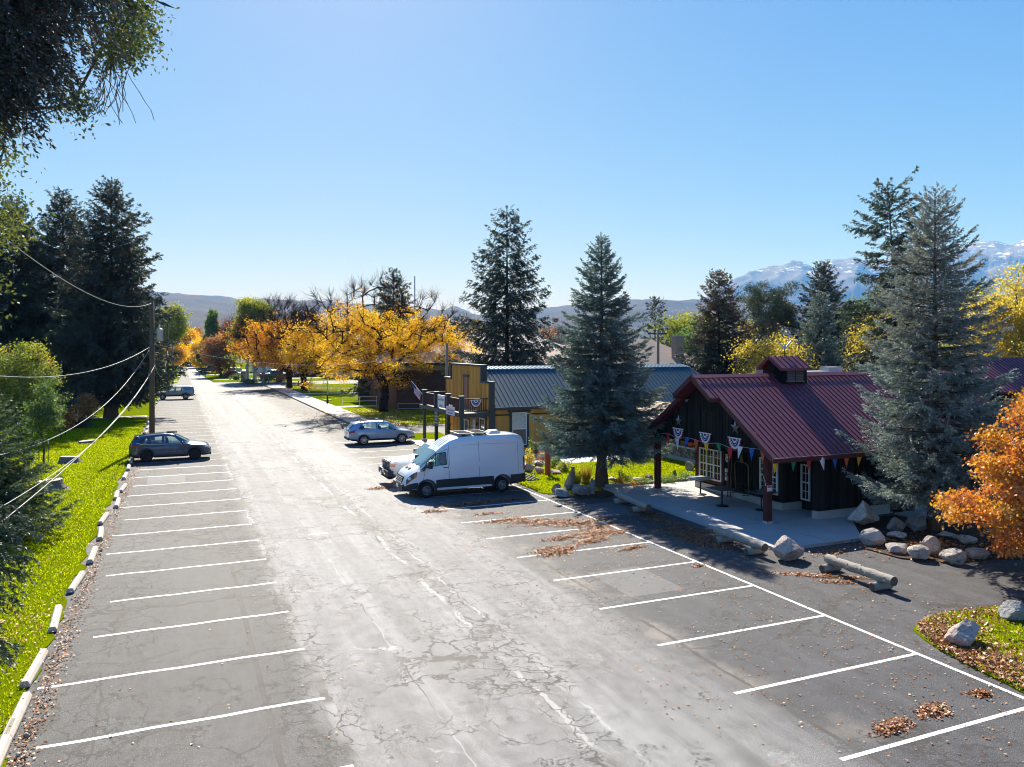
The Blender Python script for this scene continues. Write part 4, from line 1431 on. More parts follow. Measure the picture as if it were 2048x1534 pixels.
def make_pickup(label, loc, rz, paint, simple_=False, group=None):
    st = [(-3.1, .62, 1.15, 1.32, .93, .97, .90, .06), (-2.9, .55, 1.15, 1.36, .97, 1.0, .93, .05), (-.75, .50, 1.18, 1.37, .99, 1.01, .94, .05), (-.70, .50, 1.25, 1.92, .99, 1.01, .74, .09),
          (-.55, .50, 1.27, 1.98, .99, 1.01, .74, .08), (.55, .50, 1.27, 1.99, .99, 1.01, .74, .08), (.72, .50, 1.27, 1.95, .99, 1.01, .73, .08), (1.42, .50, 1.24, 1.40, .99, 1.0, .80, .06),
          (1.6, .50, 1.2, 1.36, .99, .99, .82, .06), (2.6, .52, 1.12, 1.30, .98, .97, .80, .07), (2.88, .52, 1.0, 1.22, .95, .94, .76, .08), (2.95, .55, .9, 1.10, .90, .90, .72, .06)]
    cut = MB()
    cut.box(-3.0, -.85, -.80, .80, .95, 1.6)
    root, lf, body = build_car(label, 'pickup_truck', 'truck', loc, rz, 6, st, (1.95, -1.85), .41, .27, paint, M['car_glass'], M['rim_silver'], 6, group, True, False, .58, [cut], .09)
    side_windows(root, lf, [[(-.60, 4.05), (.18, 4.05), (.14, 4.92), (-.55, 4.92)], [(.24, 4.05), (1.18, 4.05), (.74, 4.90), (.22, 4.92)]], M['car_glass'])
    screen(root, lf, 1.40, .80, 5.1, M['windscreen'])
    b = MB()
    b.box(2.86, 3.16, -.98, .98, .50, .80)
    b.slab([(2.90, -.98, .50), (2.90, .98, .50), (3.10, .86, .36), (3.10, -.86, .36)], (-.2, 0, 0))
    bump_ = b.build('front_bumper', M['plastic'], root, bevel=.05)
    for sd in (1, -1):
        ch = MB()
        ch.box(3.17, 3.18, sd * .28, sd * .52, .56, .64)
        ch.build('tow_hook', M['chrome'], bump_)
    g = MB()
    g.box(2.90, 3.02, -.60, .60, .80, 1.24)
    gr = g.build('grille', M['grille_grey'], root, bevel=.03)
    gb = MB()
    for z in (.88, .95, 1.09, 1.16):
        gb.bar((3.03, -.54, z), (3.03, .54, z), .03, .035)
    gb.build('grille_bar', M['plastic'], gr)
    bd = MB()
    lump(bd, (3.04, 0, 1.02), .015, .13, .055)
    bd.build('badge', M['navy_cloth'], gr, True)
    tx = text_mesh('Ford', .09, M['white_paint'], gr, 'badge_lettering', depth=.002, font_shear=.3)
    tx.rotation_euler = (R(90), 0, R(90))
    tx.location = (3.058, 0, 1.02)
    for sd in (1, -1):
        h = MB()
        h.box(2.80, 2.985, sd * .61, sd * .94, .82, 1.18)
        hl = h.build('headlight', M['lamp'], root, bevel=.03)
        a = MB()
        a.box(2.76, 2.995, sd * .80, sd * .952, .98, 1.12)
        a.build('indicator', M['amber'], hl)
        m = MB()
        m.box(1.05, 1.20, sd * 1.08, sd * 1.30, 1.22, 1.54)
        m.bar((1.12, sd * .96, 1.27), (1.12, sd * 1.10, 1.32), .05)
        m.build('wing_mirror', M['plastic'], root, bevel=.03)
        t_ = MB()
        t_.box(-3.12, -3.04, sd * .80, sd * .99, .86, 1.25)
        t_.build('taillight', M['red_lens'], root)
        f = MB()
        p = lf.at(1.62, 3.8, sd)
        f.box(1.45, 1.80, sd * 1.0, sd * 1.018, .98, 1.06)
        f.build('fender_vent', M['plastic'], root)
    handles(root, (.35, -.45), lf, 3.75, M['plastic'])
    for sd in (1, -1):
        sm = MB()
        seam(sm, lf, [(1.30, 2.2), (1.32, 4.0)], sd)
        seam(sm, lf, [(.20, 2.2), (.20, 4.9)], sd)
        seam(sm, lf, [(-.74, 2.2), (-.74, 4.2)], sd)
        sm.build('panel_gap', simple_dark, root)
    for y in (-.45, .15):
        w = MB()
        w.bar((1.44, y, 1.42), (1.2, y + .45, 1.54), .018, .02)
        w.build('wiper', M['black_metal'], root)
    plate(root, 3.165, .68, 1)
    return root


def make_crossover():
    st = [(-2.27, .52, .95, 1.02, .80, .84, .66, .1), (-2.2, .40, 1.02, 1.20, .86, .89, .68, .1), (-2.05, .30, 1.06, 1.36, .89, .915, .66, .1), (-1.80, .26, 1.07, 1.53, .90, .92, .63, .08),
          (-1.45, .26, 1.06, 1.61, .90, .92, .63, .08), (-.4, .25, 1.06, 1.675, .90, .92, .65, .08), (.0, .25, 1.05, 1.655, .90, .92, .65, .08), (.3, .25, 1.04, 1.57, .90, .92, .65, .08),
          (1.06, .25, 1.01, 1.12, .90, .92, .72, .05), (1.75, .26, .92, 1.02, .89, .91, .74, .06), (2.1, .28, .82, .93, .85, .86, .68, .06), (2.25, .32, .70, .78, .74, .74, .55, .05), (2.29, .40, .6, .66, .62, .62, .45, .04)]
    root, lf, body = build_car('dark slate blue crossover parked nose to the road', 'crossover_car', 'car', (-.30, 52.35, 0), 0, 4.57, st, (1.37, -1.33), .36, .23, M['paint_blue'], M['car_glass'], M['rim_dark'], 5, None, True, True, .68, see=[[(-1.50, 4.12), (-.46, 4.10), (-.44, 4.92), (-1.38, 4.80)], [(-.38, 4.10), (.74, 4.10), (.22, 4.88), (-.36, 4.92)]])
    side_windows(root, lf, [[(-1.50, 4.12), (-.46, 4.10), (-.44, 4.92), (-1.38, 4.80)], [(-.38, 4.10), (.74, 4.10), (.22, 4.88), (-.36, 4.92)]], M['see_glass'])
    side_windows(root, lf, [[(-1.82, 4.35), (-1.56, 4.14), (-1.45, 4.80), (-1.66, 4.75)]], M['car_glass'])
    screen(root, lf, 1.02, .36, 5.15, M['windscreen'])
    screen(root, lf, -2.12, -1.88, 5.2, M['car_glass'], 'rear_screen')
    tr = MB()
    for sd in (1, -1):
        p = [lf.at(x, r, sd) + Vector((0, sd * .008, 0)) for x, r in ((.80, 4.06), (-1.52, 4.06), (-1.86, 4.32))]
        for a, b in zip(p[:-1], p[1:]):
            tr.bar(a, b, .02, .02)
    tr.build('window_trim', M['chrome'], root)
    for sd in (1, -1):
        cl = MB()
        lf.patch(cl, [(-.86, 1.4), (.92, 1.4), (.92, 2.25), (-.86, 2.25)], sd, .012, 8, 3)
        cl.build('lower_cladding', M['plastic'], root)
        cl = MB()
        lf.patch(cl, [(-2.25, 1.4), (-1.80, 1.4), (-1.80, 2.3), (-2.25, 2.3)], sd, .012, 4, 3)
        cl.build('lower_cladding', M['plastic'], root)
    for bx in ((-2.30, -2.20, -.80, .80, .34, .55), (2.18, 2.30, -.66, .66, .28, .42)):
        cl = MB()
        cl.box(*bx)
        cl.build('bumper', M['plastic'], root, bevel=.02)
    g = MB()
    g.slab([(2.27, -.46, .52), (2.27, .46, .52), (2.24, .54, .74), (2.24, -.54, .74)], (.03, 0, 0))
    g.build('grille', M['black_metal'], root)
    for sd in (1, -1):
        h = MB()
        lf.patch(h, [(1.88, 3.75), (2.24, 3.7), (2.2, 4.3), (1.92, 4.25)], sd, .012, 4, 3)
        hl = h.build('headlight', M['lamp'], root)
        a = MB()
        lf.patch(a, [(1.84, 3.80), (1.94, 3.78), (1.94, 4.05), (1.86, 4.1)], sd, .016, 2, 2)
        a.build('indicator', M['amber'], hl)
        t_ = MB()
        lf.patch(t_, [(-2.25, 3.55), (-1.84, 3.75), (-1.95, 4.0), (-2.23, 4.0)], sd, .014, 4, 3)
        t_.build('taillight', M['red_lens'], root)
    mirrors(root, .66, .90, 1.12, M['paint_blue'])
    handles(root, (.05, -.98), lf, 3.72, M['paint_blue'])
    for sd in (1, -1):
        sm = MB()
        seam(sm, lf, [(.98, 2.3), (1.0, 4.0)], sd, .012)
        seam(sm, lf, [(-.42, 2.3), (-.42, 4.9)], sd, .012)
        seam(sm, lf, [(-.90, 2.3), (-1.25, 3.4), (-1.40, 4.1)], sd, .012)
        sm.build('panel_gap', simple_dark, root)
    r_ = MB()
    r_.box(-.25, .35, -.42, .42, 1.672, 1.69)
    r_.build('sunroof', M['car_glass'], root)
    f = MB()
    f.slab([(-1.55, -.03, 1.62), (-1.35, -.03, 1.62), (-1.52, 0, 1.72), (-1.6, 0, 1.72)], (0, .06, 0))
    f.build('roof_fin', M['plastic'], root)
    sp = MB()
    sp.box(-2.02, -1.80, -.58, .58, 1.50, 1.545)
    sp.build('spoiler', M['paint_blue'], root, bevel=.015)
    plate(root, -2.31, .78, -1)
    return root


def make_wagon():
    st = [(-2.38, .50, .92, 1.00, .80, .84, .66, .08), (-2.32, .40, 1.0, 1.12, .86, .88, .70, .08), (-2.18, .32, 1.03, 1.30, .89, .91, .67, .08), (-1.95, .29, 1.03, 1.50, .90, .92, .64, .08),
          (-1.6, .28, 1.02, 1.60, .90, .92, .64, .08), (-.5, .28, 1.0, 1.665, .90, .92, .65, .08), (.1, .28, .99, 1.65, .90, .92, .65, .08), (.5, .28, .98, 1.56, .90, .92, .65, .08),
          (1.25, .28, .96, 1.06, .90, .92, .72, .05), (1.8, .28, .90, .98, .89, .91, .72, .06), (2.15, .30, .82, .90, .85, .86, .66, .06), (2.34, .34, .70, .78, .74, .76, .56, .05), (2.40, .42, .6, .66, .62, .62, .45, .04)]
    root, lf, body = build_car('silver blue station wagon with black roof rails', 'station_wagon', 'car', (13.45, 55.25, 0), R(-1), 4.8, st, (1.42, -1.32), .345, .225, M['paint_silver'], M['car_glass'], M['rim_silver'], 10, None, False, True, .70, see=[[(-1.86, 4.15), (-.44, 4.10), (-.42, 4.92), (-1.45, 4.88)], [(-.36, 4.10), (.92, 4.10), (.42, 4.90), (-.34, 4.92)]])
    side_windows(root, lf, [[(-1.86, 4.15), (-.44, 4.10), (-.42, 4.92), (-1.45, 4.88)], [(-.36, 4.10), (.92, 4.10), (.42, 4.90), (-.34, 4.92)]], M['see_glass'])
    screen(root, lf, 1.20, .58, 5.15, M['windscreen'])
    screen(root, lf, -2.26, -1.98, 5.1, M['car_glass'], 'rear_screen')
    for sd in (1, -1):
        cl = MB()
        lf.patch(cl, [(-.88, 1.4), (.98, 1.4), (.98, 2.2), (-.88, 2.2)], sd, .012, 8, 3)
        cl.build('lower_cladding', M['plastic'], root)
        cl = MB()
        lf.patch(cl, [(-2.36, 1.4), (-1.80, 1.4), (-1.80, 2.15), (-2.36, 2.15)], sd, .012, 4, 3)
        cl.build('lower_cladding', M['plastic'], root)
        cl = MB()
        lf.patch(cl, [(1.88, 1.4), (2.36, 1.4), (2.34, 2.6), (1.95, 2.2)], sd, .012, 4, 3)
        cl.build('lower_cladding', M['plastic'], root)
    for bx in ((-2.42, -2.32, -.80, .80, .36, .52), (2.30, 2.42, -.62, .62, .30, .46)):
        cl = MB()
        cl.box(*bx)
        cl.build('bumper', M['plastic'], root, bevel=.02)
    rl = MB()
    for sd in (1, -1):
        p = [Vector((x, sd * .60, z)) for x, z in ((.25, 1.66), (.10, 1.71), (-.5, 1.735), (-1.4, 1.70), (-1.62, 1.63))]
        rl.tube(p, .028, 6)
        for x in (.15, -1.5):
            rl.bar((x, sd * .60, 1.58), (x, sd * .60, 1.70), .09, .05)
    for x in (-.2, -1.2):
        rl.bar((x, -.6, 1.725), (x, .6, 1.725), .04, .03)
    rl.build('roof_rail', M['plastic'], root)
    g = MB()
    g.slab([(2.38, -.44, .56), (2.38, .44, .56), (2.32, .52, .76), (2.32, -.52, .76)], (.035, 0, 0))
    g.build('grille', M['black_metal'], root)
    for sd in (1, -1):
        h = MB()
        lf.patch(h, [(1.95, 3.7), (2.34, 3.65), (2.3, 4.3), (1.9, 4.3)], sd, .012, 4, 3)
        hl = h.build('headlight', M['lamp'], root)
        a = MB()
        lf.patch(a, [(1.86, 3.85), (1.98, 3.8), (1.98, 4.1), (1.86, 4.15)], sd, .016, 2, 2)
        a.build('indicator', M['amber'], hl)
        t_ = MB()
        lf.patch(t_, [(-2.37, 3.45), (-1.98, 3.65), (-1.90, 4.05), (-2.34, 4.05)], sd, .014, 4, 3)
        t_.build('taillight', M['red_lens'], root)
    mirrors(root, .85, .90, 1.05, M['plastic'])
    handles(root, (.08, -.95), lf, 3.78, M['paint_silver'])
    for sd in (1, -1):
        sm = MB()
        seam(sm, lf, [(1.02, 2.3), (1.02, 4.0)], sd, .012)
        seam(sm, lf, [(-.40, 2.3), (-.40, 4.9)], sd, .012)
        seam(sm, lf, [(-.92, 2.3), (-1.22, 3.3), (-1.35, 4.1)], sd, .012)
        sm.build('panel_gap', simple_dark, root)
    plate(root, -2.40, .80, -1)
    return root


def make_boxy_suv(label, name, loc, rz, paint, group=None):
    st = [(-2.32, .55, 1.02, 1.15, .80, .83, .70, .08), (-2.28, .48, 1.06, 1.45, .84, .86, .68, .1), (-2.15, .44, 1.07, 1.68, .86, .87, .66, .08), (-1.9, .42, 1.07, 1.75, .86, .88, .66, .08), (-.2, .42, 1.06, 1.77, .86, .88, .66, .08),
          (.35, .42, 1.05, 1.74, .86, .88, .66, .08), (.95, .42, 1.04, 1.16, .86, .88, .72, .06), (1.2, .42, 1.02, 1.13, .86, .87, .74, .06), (1.95, .44, .98, 1.08, .84, .85, .72, .06), (2.2, .48, .88, .98, .80, .82, .68, .06), (2.28, .52, .75, .85, .74, .76, .6, .05)]
    root, lf, body = build_car(label, name, 'car', loc, rz, 4.6, st, (1.40, -1.28), .385, .25, paint, M['car_glass'], M['rim_silver'], 6, group, True, True, .60, None, .08, see=[[(-.95, 4.10), (-.12, 4.10), (-.12, 4.92), (-.88, 4.92)], [(-.04, 4.10), (.76, 4.10), (.36, 4.90), (-.04, 4.92)]])
    side_windows(root, lf, [[(-1.95, 4.10), (-1.22, 4.10), (-1.05, 4.90), (-1.90, 4.90)], [(-.95, 4.10), (-.12, 4.10), (-.12, 4.92), (-.88, 4.92)], [(-.04, 4.10), (.76, 4.10), (.36, 4.90), (-.04, 4.92)]], M['see_glass'])
    screen(root, lf, .92, .42, 5.1, M['windscreen'])
    screen(root, lf, -2.26, -2.17, 5.1, M['car_glass'], 'rear_screen')
    b = MB()
    b.box(2.18, 2.40, -.80, .80, .48, .72)
    b.box(-2.42, -2.24, -.80, .80, .50, .68)
    b.bar((-2.38, .45, .50), (-2.75, .45, .52), .06, .05)
    b.build('bumper', M['plastic'], root, bevel=.03)
    for sd in (1, -1):
        c = MB()
        lf.patch(c, [(-.8, 1.5), (.9, 1.5), (.9, 2.4), (-.8, 2.4)], sd, .012, 8, 3)
        c.build('lower_cladding', M['plastic'], root)
    for sd in (1, -1):
        h = MB()
        h.box(2.20, 2.30, sd * .50, sd * .78, .80, .95)
        h.build('headlight', M['lamp'], root)
        t_ = MB()
        lf.patch(t_, [(-2.31, 3.3), (-2.18, 3.3), (-2.16, 4.2), (-2.29, 4.2)], sd, .014, 2, 3)
        t_.build('taillight', M['red_lens'], root)
    mirrors(root, .70, .86, 1.12, M['plastic'])
    handles(root, (.1, -.85), lf, 3.75, M['plastic'])
    return root


def make_far_car(label, loc, rz, paint):
    st = [(-2.3, .40, .85, .95, .78, .8, .6, .08), (-2.2, .30, .90, 1.02, .84, .86, .66, .06), (-1.6, .26, .92, 1.06, .87, .89, .62, .06), (-.95, .25, .92, 1.42, .87, .89, .58, .08), (0, .25, .90, 1.46, .87, .89, .58, .08), (.4, .25, .90, 1.38, .87, .89, .58, .08),
          (1.1, .25, .88, .98, .87, .89, .66, .05), (2.0, .27, .74, .84, .82, .84, .6, .05), (2.25, .34, .62, .70, .7, .7, .5, .05)]
    root, lf, body = build_car(label, 'sedan_car', 'car', loc, rz, 4.5, st, (1.35, -1.35), .33, .21, paint, M['car_glass'], M['rim_silver'], 8, None, False, True, .66)
    side_windows(root, lf, [[(-1.25, 4.1), (-.25, 4.1), (-.25, 4.9), (-.95, 4.85)], [(-.18, 4.1), (.85, 4.1), (.35, 4.88), (-.18, 4.9)]], M['car_glass'])
    screen(root, lf, 1.06, .5, 5.1, M['windscreen'])
    for sd in (1, -1):
        h = MB()
        lf.patch(h, [(1.95, 3.6), (2.24, 3.6), (2.2, 4.1), (1.98, 4.1)], sd, .012, 2, 2)
        h.build('headlight', M['lamp'], root)
        h = MB()
        lf.patch(h, [(-2.28, 3.5), (-2.05, 3.5), (-2.05, 4.0), (-2.28, 4.0)], sd, .012, 2, 2)
        h.build('taillight', M['red_lens'], root)
    return root


simple_dark = simple('panel_gap_shadowless', (0.02, 0.02, 0.022), 0.8, spec=0.1)
M['solar'] = simple('solar_cells', (0.05, 0.055, 0.065), 0.15, 0.2, 0.8, var=0.2)
M['grille_grey'] = simple('grey_grille', (0.10, 0.10, 0.105), 0.45, 0.3, 0.5, var=0.1)
make_van()
make_pickup('white pickup truck with a dark grille half hidden behind the cargo van', (12.75, 38.75, 0), PI, M['paint_white'])
make_crossover()
make_wagon()
make_boxy_suv('pewter sport utility vehicle parked at the far end of the left stalls', 'utility_vehicle', (-.15, 110.0, 0), PI, M['paint_tan'])
p_ = at(463, 172)
make_far_car('white sedan on a driveway beyond the crossing', (p_.x, p_.y, 0), R(175), M['paint_white'])
p_ = at(358, 232)
make_pickup('red pickup truck at the left edge of the far road', (p_.x, p_.y, 0), R(88), M['paint_red'])
p_ = at(420, 196)
make_pickup('black pickup truck parked under trees by the far road', (p_.x, p_.y, 0), R(10), M['paint_black'])
p_ = at(476, 186)
make_boxy_suv('silver sport utility vehicle behind the white sedan', 'utility_vehicle', (p_.x, p_.y, 0), R(0), M['paint_tan'])
p_ = at(545, 160)
make_pickup('dark pickup truck behind shrubs at the crossing', (p_.x, p_.y, 0), R(20), M['paint_black'])

# ---------------------------------------------------------------- ground, roads, lawns, hills
def sheet(name, poly, z, mat, parent=None, kind='structure', thick=0.0):
    mb = MB()
    if thick > 0:
        mb.prism([(p[0], p[1]) for p in poly], z - thick, z)
    else:
        mb.add([(p[0], p[1], z) for p in poly], [tuple(range(len(poly)))])
    o = mb.build(name, mat, parent)
    if parent is None: o['kind'] = kind
    return o


def px_poly(pts):
    return [gp(u, v) for u, v in pts]


g_ = MB()
n_ = 40
g_.add([(-30000, -30000, -.03), (30000, -30000, -.03), (30000, 30000, -.03), (-30000, 30000, -.03)], [(0, 1, 2, 3)])
g_.build('ground', M['field'])['kind'] = 'structure'

lot = sheet('parking_lot', [(-60, -40), (60, -40), (60, 155), (-60, 155)], 0.0, M['asphalt'])
sheet('cross_street', [(-90, 155), (150, 155), (150, 156), (-90, 156)], 0.0, M['asphalt'])
sheet('far_road', [(.2, 156), (6.4, 156), (5.6, 190), (5.2, 330), (1.2, 330), (1.0, 190)], 0.0, M['asphalt'])

# left stall lines (5.2 m long, 2.74 m apart) and right stall lines with their end line
y_first = 15.75
for k in range(33):
    y = y_first + (k - 2) * 2.737
    if y > 104: break
    x0 = -2.35 + (0.55 * math.sin(k * 1.7) if k < 6 else 0.15 * math.sin(k * 2.3)) + 0.25
    mb = MB()
    w = .05
    nseg = 8
    pts = []
    for i in range(nseg + 1):
        f = i / nseg
        pts.append((x0 + (2.72 - x0) * f, y + 0.02 * math.sin(i * 1.9 + k)))
    vs = [(x, yy - w, .004) for x, yy in pts] + [(x, yy + w, .004) for x, yy in pts]
    mb.add(vs, [(i, i + 1, nseg + 2 + i, nseg + 1 + i) for i in range(nseg)])
    mb.build('stall_line', M['line'] if k < 15 else M['line_faint'], lot)
for k in range(20):
    y = 12.62 + (k - 3) * 2.737 + 0.05
    if y > 60: break
    x1 = 15.45 if k < 15 else 15.6
    mb = MB()
    mb.add([(10.35, y - .05, .004), (x1, y - .05, .004), (x1, y + .05, .004), (10.35, y + .05, .004)], [(0, 1, 2, 3)])
    mb.build('stall_line', M['line'] if k < 11 else M['line_faint'], lot)
mb = MB()
mb.add([(15.40, -6, .008), (15.51, -6, .008), (15.60, 37.5, .008), (15.49, 37.5, .008)], [(0, 1, 2, 3)])
mb.build('end_line', M['line'], lot)
for x_, y_, l_ in ((4.5, 29.5, .72), (1.8, 83.3, 1.5)):
    mb = MB()
    mb.add([(x_, y_ - .1, .006), (x_ + l_, y_ - .1, .006), (x_ + l_, y_ + .1, .006), (x_, y_ + .1, .006)], [(0, 1, 2, 3)])
    mb.build('paint_mark', M['line_faint'], lot)


def lawn_edge(name, poly, z=0.03, wob=0.0, seed=0, step=0.5):
    """turf sheet whose outline wanders a little"""
    out = []
    for i in range(len(poly)):
        a, b = Vector(poly[i][:2]), Vector(poly[(i + 1) % len(poly)][:2])
        n = max(1, int((b - a).length / step))
        nn = Vector((-(b - a).y, (b - a).x)).normalized() if (b - a).length > 0 else Vector((0, 0))
        for k in range(n):
            f = k / n
            p = a + (b - a) * f
            w = mnoise.noise(Vector((p.x * .7 + seed, p.y * .7, 3.1))) * wob + mnoise.noise(Vector((p.x * 3 + seed, p.y * 3, 7.1))) * wob * .4
            out.append(p + nn * w)
    return sheet(name, out, z, M['lawn'], thick=.06)


LAWN_L = [(-2.75, -12), (-2.75, 30), (-2.55, 60), (-2.3, 100), (-1.6, 131), (2.4, 146), (-60, 146), (-60, -12)]
lawn_edge('lawn', LAWN_L, .03, .35, 1)
LAWN_R = [(15.9, 33.2), (16.9, 32.4), (22.6, 33.2), (28.0, 33.2), (28.0, 40.9), (18.6, 40.9), (18.6, 46.0), (15.9, 46.0)]
lawn_edge('lawn', LAWN_R, .03, .12, 5)
lawn_edge('lawn', [(16.3, 55.6), (19.4, 55.6), (19.4, 60.0), (16.3, 60.0)], .03, .2, 6)
LAWN_F = [(16.6, 66.2), (60, 66.2), (60, 87.0), (16.6, 87.0)]
lawn_edge('lawn', LAWN_F, .03, .1, 7)
lawn_edge('lawn', [(16.6, 89.2), (60, 89.2), (60, 112.5), (16.6, 112.5)], .03, .1, 8)
lawn_edge('lawn', [(16.6, 114.5), (60, 114.5), (60, 142), (20, 142), (16.6, 138)], .03, .1, 9)
PATCH = px_poly([(1832, 1262), (1850, 1238), (1900, 1226), (1990, 1216), (2120, 1204), (2300, 1230), (2250, 1440), (2060, 1394), (1960, 1345), (1880, 1302)])
lawn_edge('lawn', PATCH, .03, .15, 11, .3)
lawn_edge('lawn', [(-60, 156.2), (.1, 156.2), (.9, 190), (1.1, 330), (-60, 330)], .03, .1, 12, 2.0)
lawn_edge('lawn', [(8.5, 156.2), (150, 156.2), (150, 330), (5.3, 330), (5.7, 190), (6.6, 160)], .03, .1, 13, 2.0)
for (x0, x1, y0, y1) in ((-30, .6, 163, 166), (-30, .8, 186, 189), (7, 30, 168, 171.5), (6.2, 30, 196, 199)):
    sheet('driveway', [(x0, y0), (x1, y0), (x1, y1), (x0, y1)], .036, M['concrete'])
# sidewalk with its kerb, ramps across the far lawn, path and flower bed by the ochre building
sheet('kerb', [(14.05, 64), (14.3, 64), (14.3, 140), (14.05, 140)], .13, M['kerb'], thick=.16)
sheet('sidewalk', [(14.303, 64), (16.55, 64), (16.55, 141), (14.303, 141)], .125, M['walk'], thick=.14)
sheet('path', [(16.56, 87.05), (45, 87.05), (45, 89.15), (16.56, 89.15)], .10, M['walk'], thick=.12)
sheet('path', [(16.56, 112.55), (45, 112.55), (45, 114.45), (16.56, 114.45)], .10, M['walk'], thick=.12)
sheet('path', [(18.6, 41.0), (28.0, 41.0), (28.0, 45.3), (18.6, 45.3)], .034, M['concrete'], thick=.05)
sheet('path', [(15.5, 46.05), (18.45, 46.05), (18.45, 55.4), (15.5, 55.4)], .05, M['walk'], thick=.06)
sheet('bed', [(18.7, 45.34), (37, 45.34), (37, 46.8), (18.7, 46.8)], .05, M['mulch'], thick=.06)
BED = px_poly([(1118, 992), (1160, 996), (1206, 996), (1240, 988), (1330, 972), (1390, 964), (1390, 955), (1300, 952), (1225, 955), (1160, 955), (1128, 965)])
sheet('bed', BED, .045, M['mulch'], thick=.05)
BEDR = px_poly([(1706, 1052), (1735, 1100), (1800, 1118), (1900, 1128), (1990, 1118), (2090, 1122), (2120, 1050), (2000, 1030), (1850, 1026), (1760, 1035)])
sheet('bed', BEDR, .045, M['mulch'], thick=.05)
sheet('bed', [(-20, 57.5), (-9.5, 57.5), (-9.5, 58.6), (-20, 58.6)], .045, M['mulch'], thick=.05)
sheet('path', [(-60, 83.5), (-2.6, 83.5), (-2.6, 85.3), (-60, 85.3)], .05, M['concrete'], thick=.05)
# patio slab of the cafe, its kerb towards the lawn
PAT = [(18.75, 20.75), (22.6, 20.75), (24.9, 23.4), (24.9, 33.0), (19.0, 33.0)]
pat = sheet('patio', PAT, .12, M['patio'], thick=.16)
mb = MB()
for y in (24.0, 27.6, 31.4):
    mb.box(18.9, 23.3, y - .008, y + .008, .119, .1225)
for x in (21.05,):
    mb.box(x - .008, x + .008, 20.9, 33, .119, .1225)
mb.build('joint', M['kerb'], pat)
mb = MB()
mb.bar((19.2, 33.06, .1), (28.0, 33.06, .1), .14, .26)
mb.build('kerb', M['concrete'])['kind'] = 'structure'
# a low walk at the right-hand end of the cafe
sheet('path', [(27.2, 21.6), (44, 21.6), (44, 23.3), (27.2, 23.3)], .12, M['patio'], thick=.16)


def terrain(name, crest, d0, d1, mat, seed, rough=0.18, nd=46, nu=240, base_v=None, power=1.3, foot=0.0, back=0.5):
    """a range of hills: crest = (bearing column, elevation row) seen from the survey point, rising from d0 to d1"""
    crest = np.array(crest, float)
    us = np.linspace(crest[0, 0], crest[-1, 0], nu)
    vs_ = np.interp(us, crest[:, 0], crest[:, 1])
    V, F = [], []
    N = nd + 14
    for i, (u, v) in enumerate(zip(us, vs_)):
        for j in range(N):
            t = j / (nd - 1)
            yc = d0 + (d1 - d0) * t
            hc = CAM_H + (HZ - v) * d1 / FOC
            if t <= 1:
                h = foot + (hc - foot) * (t ** power)
            else:
                h = hc * (1 - back * (t - 1) * 2.2)
            xx = (u - CU) / FOC * yc
            nz = 0
            am = 1.0
            sc = 3.2 / (d1 - d0)
            for o in range(6):
                nz += am * (1 - 2 * abs(mnoise.noise(Vector((xx * sc + seed, yc * sc * .8, o * 3.7)))))
                am *= .52
                sc *= 2.0
            env = math.sin(min(t, 1.0) * PI * .92) ** .8 if t < 1 else .1
            h += (hc) * rough * nz * max(env, .05)
            x, y = w2(xx, yc)
            V.append((x, y, h))
    for i in range(nu - 1):
        for j in range(N - 1):
            a = i * N + j
            F.append((a, a + 1, a + N + 1, a + N))
    mb = MB()
    mb.add(V, F)
    o = mb.build(name, mat, None, True)
    o['kind'] = 'structure'
    return o


M['hill_near'] = hill_mat('scrub_hillside', [(0.38, (0.008, 0.011, 0.008)), (0.5, (0.019, 0.019, 0.014)), (0.60, (0.050, 0.036, 0.022)), (0.72, (0.075, 0.066, 0.036))], None, None, .0018)
M['hill_far'] = hill_mat('mountain_rock', [(0.36, (0.016, 0.018, 0.018)), (0.5, (0.035, 0.032, 0.028)), (0.66, (0.10, 0.075, 0.055))], (1050, 700), None, .0010)
terrain('hills', [(-500, 560), (0, 585), (330, 598), (400, 601), (470, 607), (530, 603), (600, 609), (680, 613), (780, 622), (900, 628), (1000, 640), (1100, 652)], 2000, 8500, M['hill_near'], 3.0, .16)
terrain('hills', [(820, 650), (900, 636), (1000, 630), (1090, 622), (1130, 618), (1200, 612), (1330, 607), (1400, 606), (1470, 604), (1560, 612), (1700, 612), (1850, 600), (2050, 600), (2600, 590)], 2500, 8500, M['hill_near'], 11.0, .16)
terrain('mountain', [(860, 640), (910, 618), (960, 640), (1300, 640), (1380, 612), (1410, 600), (1450, 575), (1480, 565), (1500, 553), (1540, 546), (1570, 543), (1600, 538), (1640, 548), (1665, 536), (1685, 534), (1711, 525), (1735, 538), (1760, 537), (1800, 534), (1850, 525),
         (1900, 515), (1955, 500), (1985, 503), (2010, 506), (2048, 500), (2150, 470), (2300, 500), (2700, 520)], 8600, 14000, M['hill_far'], 23.0, .2, 70, 460)

# ---------------------------------------------------------------- buildings
def ribbed_slope(mb, x0, x1, ye, ze, yr, zr, th=.10, rib=.27, rw=.03, rh=.03, yj=None, x0j=None):
    """metal roof slope from eave (ye, ze) to ridge (yr, zr) with raised ribs every rib metres"""
    d = Vector((0, yr - ye, zr - ze)).normalized()
    nrm = Vector((1, 0, 0)).cross(d)
    if nrm.z < 0: nrm = -nrm
    mb.slab([(x0, ye, ze), (x1, ye, ze), (x1, yr, zr), (x0, yr, zr)], nrm * -th)
    n = int((x1 - x0) / rib)
    for k in range(n + 1):
        x = x0 + .02 + k * rib
        if x > x1: break
        a = Vector((x, ye, ze)) + nrm * rh * .5
        b = Vector((x, yr, zr)) + nrm * rh * .5
        mb.bar(a, b, rw, rh, 0, nrm)


